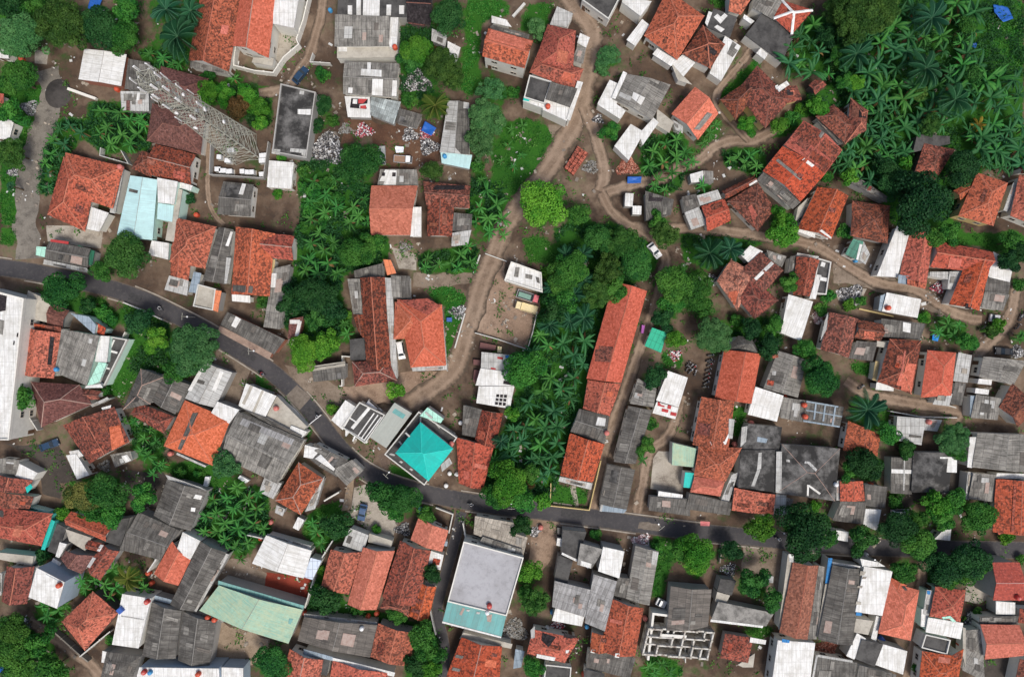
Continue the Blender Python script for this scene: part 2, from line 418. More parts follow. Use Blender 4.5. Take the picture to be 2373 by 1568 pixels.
def palm_mesh(name, seed, n=17, leaflets=22, wl=.045, ll=.26):
    rs = np.random.RandomState(seed)
    V, F, lv, lt = [], [], [], []
    for i in range(n):
        a = i*2.399+rs.uniform(-.2, .2); el = rs.uniform(.1, 1.15); L = rs.uniform(.85, 1.05); droop = rs.uniform(.9, 1.5)
        dirx = np.array([math.cos(a), math.sin(a), 0]); side = np.array([-math.sin(a), math.cos(a), 0]); tone = rs.uniform(.1, .9)
        p = np.zeros(3); e = el; pts = []
        for j in range(leaflets+1):
            f = dirx*math.cos(e)+np.array([0, 0, math.sin(e)])
            pts.append((p.copy(), f)); p = p+f*L/leaflets; e -= droop*1.5/leaflets
        for j in range(leaflets):           # rachis
            b = len(V); q = side*.012
            V += [pts[j][0]-q, pts[j][0]+q, pts[j+1][0]+q, pts[j+1][0]-q]; F.append((b, b+1, b+2, b+3)); lv += [.9]*4; lt += [.9]*4
        for j in range(2, leaflets+1):
            t = j/leaflets; l = ll*(math.sin(math.pi*(t*.85+.12))**.6)*rs.uniform(.85, 1.1)
            for sgn in (1, -1):
                p0, f = pts[j]
                d = side*sgn*.8+f*.65+np.array([0, 0, -.28]); d /= np.linalg.norm(d)
                b = len(V); w = f*wl*.5
                V += [p0-w, p0+w, p0+d*l*.6+w*1.1+np.array([0, 0, .01]), p0+d*l-np.array([0, 0, l*.2])]
                F.append((b, b+1, b+2, b+3)); lv += [tone]*4; lt += [.2]*4
    return np_mesh(name, np.array(V), np.array(F), np.array(lv), np.array(lt))

CR = {}
def get_crown(fuzzy, r, i):
    cl = 0 if r < 2.3 else 1 if r < 4.0 else 2
    Rm = (1.8, 3.2, 5.2)[cl]; k = (fuzzy, cl, i % 3)
    if k not in CR: CR[k] = crown_mesh('crown_%s_%d' % ('soft' if fuzzy else 'leafy', cl), 11+cl*7+(i % 3)*31+fuzzy*101, Rm, fuzzy)
    return CR[k]

def set_mat(o, m):
    o.material_slots[0].link = 'OBJECT'; o.material_slots[0].material = m

TRUNKS = {}
def trunk_mesh(kind):
    if kind in TRUNKS: return TRUNKS[kind]
    b = MB()
    if kind == 'tree':      # unit height 1, radius scaled later
        b.bar((0, 0, 0), (.03, .02, .45), .06, n=7, r2=.042); b.bar((.03, .02, .45), (0, 0, 1), .042, n=7, r2=.02)
        for i in range(6):
            a = i*1.05; z = .42+.06*i
            b.bar((.02, .01, z), (.42*math.cos(a), .42*math.sin(a), z+.38), .024, n=5, r2=.008)
        me = b.mesh('trunk', M['bark'])
    elif kind == 'palm':
        b.bar((0, 0, 0), (.02, 0, .5), .05, n=8, r2=.04); b.bar((.02, 0, .5), (0, 0, 1), .04, n=8, r2=.038)
        me = b.mesh('trunk', M['bark'])
    else:
        b.bar((0, 0, 0), (0, 0, 1), .06, n=8, r2=.035); me = b.mesh('stem', M['stem'])
    TRUNKS[kind] = me
    return me

CNT = {'i': 0}
CATS = dict(n='banana plant', p='palm', c='palm', a='palm')
def tree(kind, gx, gy, rpx, label, group=None):
    CNT['i'] += 1; i = CNT['i']; rng = random.Random(i*13+5)
    r = rpx/30.0
    if kind == 'u': kind = 'b'; shrub = True
    else: shrub = r < 2.1
    if kind in 'nN':
        hc = 1.6+r*.42
        loc = W(gx, gy, hc+.4); rr = r*(H-hc)/H
        root = empty('banana_plant', (loc.x, loc.y, 0), rng.uniform(0, 6.28)); tag(root, label, 'banana plant', group)
        k = 'ban%d' % (i % 11)
        if k not in CR: CR[k] = banana_mesh('banana_leaves', 50+i % 11, 9+(i % 11) % 6)
        c = link(bpy.data.objects.new('leaves', CR[k]), root); c.location = (0, 0, hc); c.scale = (rr*1.08,)*3
        set_mat(c, LEAF['n' if kind == 'n' else 'N'])
        t = link(bpy.data.objects.new('stem', trunk_mesh('stem')), root); t.scale = (2.2, 2.2, hc+.03)
        return root
    if kind in 'pca':
        hc = 3.0+r*.9 if kind != 'a' else 2.5
        loc = W(gx, gy, hc+.5); rr = r*(H-hc)/H
        root = empty('palm_tree', (loc.x, loc.y, 0), rng.uniform(0, 6.28)); tag(root, label, 'palm tree', group)
        k = 'palm%s%d' % (kind == 'a', i % 3)
        if k not in CR: CR[k] = palm_mesh('fronds', 80+i % 3, 17 if kind != 'a' else 8, wl=.036 if kind != 'a' else .08)
        c = link(bpy.data.objects.new('crown', CR[k]), root); c.location = (0, 0, hc); c.scale = (rr*1.08,)*3
        set_mat(c, LEAF[kind])
        t = link(bpy.data.objects.new('trunk', trunk_mesh('palm')), root); t.scale = (4.5, 4.5, hc+.05)
        return root
    hc = (1.9+.78*r) if not shrub else .35+.42*r
    if not shrub: hc *= rng.uniform(.92, 1.12)
    loc = W(gx, gy, hc+.25*r); rr = r*(H-hc)/H
    root = empty('shrub' if shrub else 'tree', (loc.x, loc.y, 0), rng.uniform(0, 6.28)); tag(root, label, 'shrub' if shrub else 'tree', group)
    c = link(bpy.data.objects.new('crown', get_crown(kind in 'so', r, i)), root)
    c.location = (0, 0, hc); c.scale = (rr*1.04*rng.uniform(.95, 1.05), rr*1.04*rng.uniform(.95, 1.05), rr*rng.uniform(.9, 1.1))
    set_mat(c, LEAF[kind])
    t = link(bpy.data.objects.new('trunk', trunk_mesh('tree')), root); t.scale = (rr*.9+.4, rr*.9+.4, hc+rr*.25)
    return root

# ------------------------------------------------------------------ roofs and houses
TILE = set('o O d r m k rb pr'.split())
def plane_grid(mb, a, b, c, d, amp, step=1.1, mi=0):
    """roof plane: eave a->b, ridge d->c; slightly uneven grid, uv in metres (u along eave, v up slope)"""
    a, b, c, d = map(Vector, (a, b, c, d))
    e = (b-a); L = e.length; e.normalize()
    up = ((d-a)+(c-b))*.5; up = up-e*up.dot(e); Hs = max(up.length, .01); upn = up/Hs
    nu = max(1, int(L/step)); nv = max(1, int(Hs/step))
    P = [[None]*(nu+1) for _ in range(nv+1)]
    for j in range(nv+1):
        for i in range(nu+1):
            s, t = i/nu, j/nv
            p = (a.lerp(b, s)).lerp(d.lerp(c, s), t)
            n = noise.noise_vector(p*.55)*amp
            q = p+Vector((n.x, n.y, n.z*.9))
            P[j][i] = (q, ((p-a).dot(e), (p-a).dot(upn)))
    for j in range(nv):
        for i in range(nu):
            q = [P[j][i], P[j][i+1], P[j+1][i+1], P[j+1][i]]
            pts = [q[0][0], q[1][0]]; uv = [q[0][1], q[1][1]]
            if (q[2][0]-q[1][0]).length > 1e-4: pts.append(q[2][0]); uv.append(q[2][1])
            if (q[3][0]-q[2][0]).length > 1e-4 and (q[3][0]-q[0][0]).length > 1e-4: pts.append(q[3][0]); uv.append(q[3][1])
            if len(pts) > 2: mb.face(pts, uv, mi)

TRI = {'v': [], 'f': []}
def addtri(mb):
    b = len(TRI['v']); TRI['v'] += mb.v; TRI['f'] += [tuple(i+b for i in f) for f in mb.f]

def inset(q, d):
    """inset a quad by d metres"""
    c = sum((Vector(p) for p in q), Vector((0, 0, 0)))/len(q)
    out = []
    n = len(q)
    for i in range(n):
        p = Vector(q[i]); a = (Vector(q[i-1])-p); b = (Vector(q[(i+1) % n])-p); a.z = b.z = 0
        la, lb = a.length, b.length
        a.normalize(); b.normalize()
        s = max(.25, abs(a.cross(b).z))
        v = (a+b)/s*min(d, la*.3, lb*.3)
        out.append(p+v)
    return out

def ccw(q):
    a = sum(q[i][0]*q[(i+1) % len(q)][1]-q[(i+1) % len(q)][0]*q[i][1] for i in range(len(q)))
    return a > 0

def solid(o, t=.10):
    m = o.modifiers.new('thickness', 'SOLIDIFY'); m.thickness = t; m.offset = -1
    return o

def cap_line(mb, a, b, w=.22, hgt=.10):
    a, b = Vector(a), Vector(b); d = b-a
    if d.length < .05: return
    s = Vector((-d.y, d.x, 0)); s = s.normalized()*w if s.length > 1e-6 else Vector((w, 0, 0))
    z = Vector((0, 0, hgt)); zl = Vector((0, 0, -.05))
    n = max(1, int(d.length/1.3))
    for k in range(n):
        p, q = a+d*(k/n), a+d*((k+1)/n)
        np_, nq = noise.noise_vector(p*.55)*.05, noise.noise_vector(q*.55)*.05
        p, q = p+np_, q+nq
        mb.face([p-s+zl, q-s+zl, q+z, p+z]); mb.face([p+z, q+z, q+s+zl, p+s+zl])
        if k == 0: mb.face([p-s+zl, p+z, p+s+zl])
        if k == n-1: mb.face([q+s+zl, q+z, q-s+zl])

def make_roof(house, kind, mat, h, rise, pts, wallc):
    cap = None
    if '/' in mat: mat, cap = mat.split('/')
    tile = mat in TILE
    CNT['r'] = CNT.get('r', 0)+1; h += .009*(CNT['r'] % 17)
    q = [W(x, y, h) for x, y in pts]
    if not ccw(q): q = [q[1], q[0], q[3], q[2]]
    p0, p1, p2, p3 = q
    wid = ((p3-p0).length+(p2-p1).length)/2; ln = ((p1-p0).length+(p2-p3).length)/2
    if rise is None:
        rise = min(3.2, wid*.5*.58) if tile else min(1.6, wid*.5*.26)
        if kind == 's': rise = min(1.0, wid*.14) if not tile else min(1.4, wid*.3)
    amp = {'d': .13, 'r': .14, 'O': .08, 'rb': .08, 'k': .1, 'G': .05, 'g': .05}.get(mat, .03)
    mb = MB(); caps = []
    up = Vector((0, 0, rise))
    if kind == 'g':
        m0, m1 = (p0+p3)/2+up, (p1+p2)/2+up
        plane_grid(mb, p0, p1, m1, m0, amp); plane_grid(mb, p2, p3, m0, m1, amp)
        caps = [(m0, m1)]
    elif kind == 'h':
        if ln >= wid:
            ax = ((p1+p2)-(p0+p3))/2; ax.normalize(); dd = min(wid/2, ln/2-.05)
            m0, m1 = (p0+p3)/2+ax*dd+up, (p1+p2)/2-ax*dd+up
            plane_grid(mb, p0, p1, m1, m0, amp); plane_grid(mb, p2, p3, m0, m1, amp)
            plane_grid(mb, p3, p0, m0, m0, amp); plane_grid(mb, p1, p2, m1, m1, amp)
            caps = [(m0, m1), (p0, m0), (p3, m0), (p1, m1), (p2, m1)]
        else:
            ax = ((p3+p2)-(p0+p1))/2; ax.normalize(); dd = min(ln/2, wid/2-.05)
            m0, m1 = (p0+p1)/2+ax*dd+up, (p3+p2)/2-ax*dd+up
            plane_grid(mb, p1, p2, m1, m0, amp); plane_grid(mb, p3, p0, m0, m1, amp)
            plane_grid(mb, p0, p1, m0, m0, amp); plane_grid(mb, p2, p3, m1, m1, amp)
            caps = [(m0, m1), (p0, m0), (p1, m0), (p2, m1), (p3, m1)]
        m0z = h+rise
    elif kind == 's':
        a, b = p0+up, p1+up
        if not ccw([(v.x, v.y) for v in q]): pass
        plane_grid(mb, p2, p3, a, b, amp)
    roof = None
    addtri(mb)
    if kind in 'ghs':
        roof = solid(mb.build('roof', M[mat], house), .11 if tile else .07)
        if caps and (cap or tile or kind == 'g'):
            cb = MB()
            cc = cap or {'o': 'o', 'O': 'O', 'd': 'd', 'rb': 'd', 'r': 'd', 'm': 'd', 'k': 'd'}.get(mat, 'g')
            for a, b in caps: cap_line(cb, a, b, .30 if cc == 'w' and tile else .11 if tile else .10, .12 if cc == 'w' else .05)
            if cb.v: cb.build('ridge_cap', M['R'+cc], roof, off=house.location)
    elif kind in 'fF':
        fb = MB(); xy = [(v.x, v.y) for v in q]
        if kind == 'F':
            ins = [(v.x, v.y) for v in inset(q, .25)]
            fb.face([(x, y, h-.45) for x, y in (ins if ccw(ins) else ins[::-1])])
            fb.prism([(v.x, v.y) for v in inset(q, .2)], h-.75, h-.46)
        else:
            fb.prism(xy, h-.22, h)
        addtri(fb)
        roof = fb.build('roof', M[mat], house)
        if kind == 'F':
            pb = MB(); qi = inset(q, .26)
            wob = R.uniform(0, 9)
            for i in range(4):
                j = (i+1) % 4
                A, B, b_, a_ = q[i], q[j], qi[j], qi[i]
                pb.face([(A.x, A.y, h), (B.x, B.y, h), (b_.x, b_.y, h), (a_.x, a_.y, h)])
                pb.face([(A.x, A.y, h-.8), (B.x, B.y, h-.8), (B.x, B.y, h), (A.x, A.y, h)])
                pb.face([(b_.x, b_.y, h-.8), (a_.x, a_.y, h-.8), (a_.x, a_.y, h), (b_.x, b_.y, h)])
            pb.build('parapet', M['Wg' if mat == 'c3' else 'Wl' if mat in 'cC' else 'Ww'], house)
    # walls under this roof
    ov = (.45 if tile else .28) if kind in 'ghs' else .06
    w = inset(q, ov)
    def zt(i):
        if kind == 's': return h-.07+(rise if i in (0, 1) else 0)*(.9)
        return h-.04 if kind in 'gh' else h-(.2 if kind == 'f' else .5)
    base, top = [], []
    for i in range(4):
        base.append((w[i].x, w[i].y)); top.append(zt(i)+(.0 if kind != 'g' else rise*ov/(wid/2)*.8))
        if kind == 'g' and i in (1, 3):
            a, b = w[i], w[(i+1) % 4]
            base.append(((a.x+b.x)/2, (a.y+b.y)/2)); top.append(h+rise-.13)
    _CURW.append((base, top))
    return roof

def finish_house(house, wallc, walls):
    if not walls: return
    wb = MB()
    for base, top in walls:
        n = len(base)
        if not ccw(base): base, top = base[::-1], top[::-1]
        u = 0
        for i in range(n):
            p, qq = base[i], base[(i+1) % n]; d = math.hypot(qq[0]-p[0], qq[1]-p[1])
            wb.face([(p[0], p[1], -.05), (qq[0], qq[1], -.05), (qq[0], qq[1], top[(i+1) % n]), (p[0], p[1], top[i])],
                    [(u, 0), (u+d, 0), (u+d, top[(i+1) % n]), (u, top[i])])
            u += d
    wb.build('wall', M['W'+wallc], house)
    if wallc not in 'wyn': return
    # windows and a door on the walls of the main block that can be seen
    base, top = walls[0]
    if not ccw(base): base, top = base[::-1], top[::-1]
    cen = Vector((sum(p[0] for p in base)/len(base), sum(p[1] for p in base)/len(base)))
    n = len(base); door = False
    order = sorted(range(n), key=lambda i: -math.hypot(base[(i+1) % n][0]-base[i][0], base[(i+1) % n][1]-base[i][1]))
    for i in order:
        p, qq = Vector(base[i]), Vector(base[(i+1) % n]); d = qq-p
        if d.length < 2.6: continue
        nm = Vector((d.y, -d.x)).normalized()
        mid = (p+qq)/2
        facing = nm.dot(-mid)/max(1, mid.length)
        if facing < .25 or mid.length < 25: continue
        rz = math.atan2(d.y, d.x)
        zz = min(top[i], top[(i+1) % n])
        floors = [1.0] if zz < 5.2 else [1.0, 4.0]
        for z in floors:
            if z+1.3 > zz: continue
            cnt = 1 if d.length < 5 else 2 if d.length < 10 else 3
            for k in range(cnt):
                t = (k+.5)/cnt
                if not door and z < 2 and k == 0:
                    loc = p+d*(t-.14 if cnt > 1 else .3)
                    o = link(bpy.data.objects.new('door', SH['door']), house); door = True
                    o.location = (loc.x-house.location.x, loc.y-house.location.y, 0); o.rotation_euler = (0, 0, rz)
                    if cnt == 1: t = .7
                loc = p+d*t
                o = link(bpy.data.objects.new('window', SH['window']), house)
                o.location = (loc.x-house.location.x, loc.y-house.location.y, z); o.rotation_euler = (0, 0, rz)
                pn = link(bpy.data.objects.new('pane', SH['pane']), o)

SH = {}
def shared():
    b = MB()
    b.box(-.7, .7, -.07, .02, 0, .09); b.box(-.7, .7, -.07, .02, 1.11, 1.2)
    b.box(-.7, -.6, -.06, .02, .09, 1.11); b.box(.6, .7, -.06, .02, .09, 1.11); b.box(-.04, .04, -.06, .02, .09, 1.11)
    SH['window'] = b.mesh('window', M['frame'])
    b = MB(); b.box(-.6, .6, -.03, .02, .09, 1.11); SH['pane'] = b.mesh('pane', M['glass'])
    b = MB(); b.box(-.45, .45, -.05, .02, 0, 2.05); b.box(.32, .38, -.1, -.05, .95, 1.1); SH['door'] = b.mesh('door', M['door'])

def grid_frame(house, h, pts):
    """unfinished storey: floor, columns, walls between rooms without a roof, tie beams on top"""
    q = [W(x, y, h) for x, y in pts]
    if not ccw(q): q = q[::-1]
    def P(s, t): return (q[0].lerp(q[1], s)).lerp(q[3].lerp(q[2], s), t)
    fl = MB(); fl.prism([(v.x, v.y) for v in q], .15, .5); fl.build('floor_slab', M['C'], house)
    ss = [0, .2, .4, .56, .74, .88, 1]; ts = [0, .38, .7, 1]
    wb = MB()
    def wall(a, b, z0, z1, th):
        d = b-a; s = Vector((-d.y, d.x, 0)).normalized()*th/2
        wb.prism([(a-s)[:2], (b-s)[:2], (b+s)[:2], (a+s)[:2]], z0, z1)
    for k, t in enumerate(ts):
        for i in range(len(ss)-1):
            z1 = h-(.5 if (i+k) % 3 == 1 else .02*i)
            wall(P(ss[i], t), P(ss[i+1], t), .45, z1, .36 if k in (0, 3) else .3)
    for i, s in enumerate(ss):
        for k in range(3):
            if (i+k) % 4 == 2 and 0 < i < 6: continue
            wall(P(s, ts[k]), P(s, ts[k+1]), .4, h-.06-(.4 if (i*k) % 3 == 1 else 0), .34)
    wb.build('room_walls', M['Wdirty'], house); addtri(wb)
    for s in ss:
        for t in ts:
            cb = MB(); c = P(s, t); cb.box(c.x-.22, c.x+.22, c.y-.22, c.y+.22, .46, h+.03+.012*((s*10+t*7) % 5))
            cb.build('column', M['C'], house)
    sb = MB(); a, b = P(.2, .75), P(.62, 1)
    sb.prism([P(.2, .72)[:2], P(.6, .72)[:2], P(.6, .84)[:2], P(.2, .84)[:2]], h-.3, h-.12); sb.build('loft_slab', M['Ww'], house)

# ------------------------------------------------------------------ parser state
houses, tanks, vehicles, trees_, walls_, sheets, heaps, tarps, blocks, motos, fills, under = ([] for _ in range(12))
def parse(data):
    tx = ty = 0
    cur = None
    for ln in data.strip().splitlines():
        ln = ln.strip()
        if not ln: continue
        c, rest = ln.split(' ', 1)
        g = lambda x, y: (tx*791+float(x)/3, ty*522.667+float(y)/3)
        def pp(tok): return [g(tok[i], tok[i+1]) for i in range(0, len(tok)-1, 2)]
        if c == 'T': tx, ty = map(int, rest.split()); continue
        if c == 'H':
            f = rest.split('|'); cur = dict(name=f[0], label=f[1], wall=f[2] if len(f) > 2 else 'w', parts=[]); houses.append(cur); continue
        seg = rest.split('|'); tok = seg[0].split()
        if c in 'ghsfFG' and len(c) == 1:
            cur['parts'].append((c, tok[0], float(tok[1]), None if tok[2] == '-' else float(tok[2]), pp(tok[3:])))
        elif c == 'p': cur['parts'].append(('p', tok[0], 0, 0, pp(tok[1:])))
        elif c in 'tu':
            if c == 'u': tok = ['u']+tok
            trees_.append((tok[0], *g(tok[1], tok[2]), float(tok[3]), seg[1], None))
        elif c in 'NP':
            for i in range(0, len(tok), 3):
                trees_.append(('n' if c == 'N' else 'p', *g(tok[i], tok[i+1]), float(tok[i+2]), seg[1], seg[2] or seg[1]))
        elif c == 'X': fills.append((int(tok[0]), tok[1], int(tok[2]), float(tok[3]), pp(tok[4:]), seg[1], seg[2]))
        elif c == 'U': under.append((float(tok[0]), float(tok[1]), pp(tok[2:]), seg[1], seg[2]))
        elif c == 'w': walls_.append((tok[0], float(tok[1]), float(tok[2]), pp(tok[3:]), seg[1]))
        elif c == 'Y': sheets.append((tok[0], pp(tok[1:]), seg[1]))
        elif c == 'k': tanks.append((*g(tok[0], tok[1]), tok[2], seg[1]))
        elif c == 'v': vehicles.append((tok[0], g(tok[1], tok[2]), g(tok[3], tok[4]), tok[5], seg[1]))
        elif c == 'j': heaps.append((float(tok[0]), float(tok[1]), g(tok[2], tok[3]), tok[4], seg[1]))
        elif c == 'q': tarps.append((tok[0], float(tok[1]), pp(tok[2:]), seg[1]))
        elif c == 'B': blocks.append(('tiles', pp(tok), seg[1]))
        elif c == 'b': blocks.append((tok[8], pp(tok[:8]), seg[1]))
        elif c == 'm':
            for i in range(0, len(tok), 3): motos.append((*g(tok[i], tok[i+1]), float(tok[i+2]), seg[1], seg[2] if len(seg) > 2 else None, None))
        elif c == 'M': motos.append((*g(tok[0], tok[1]), float(tok[2]), seg[1], None, seg[2]))
        else: print('?', ln)
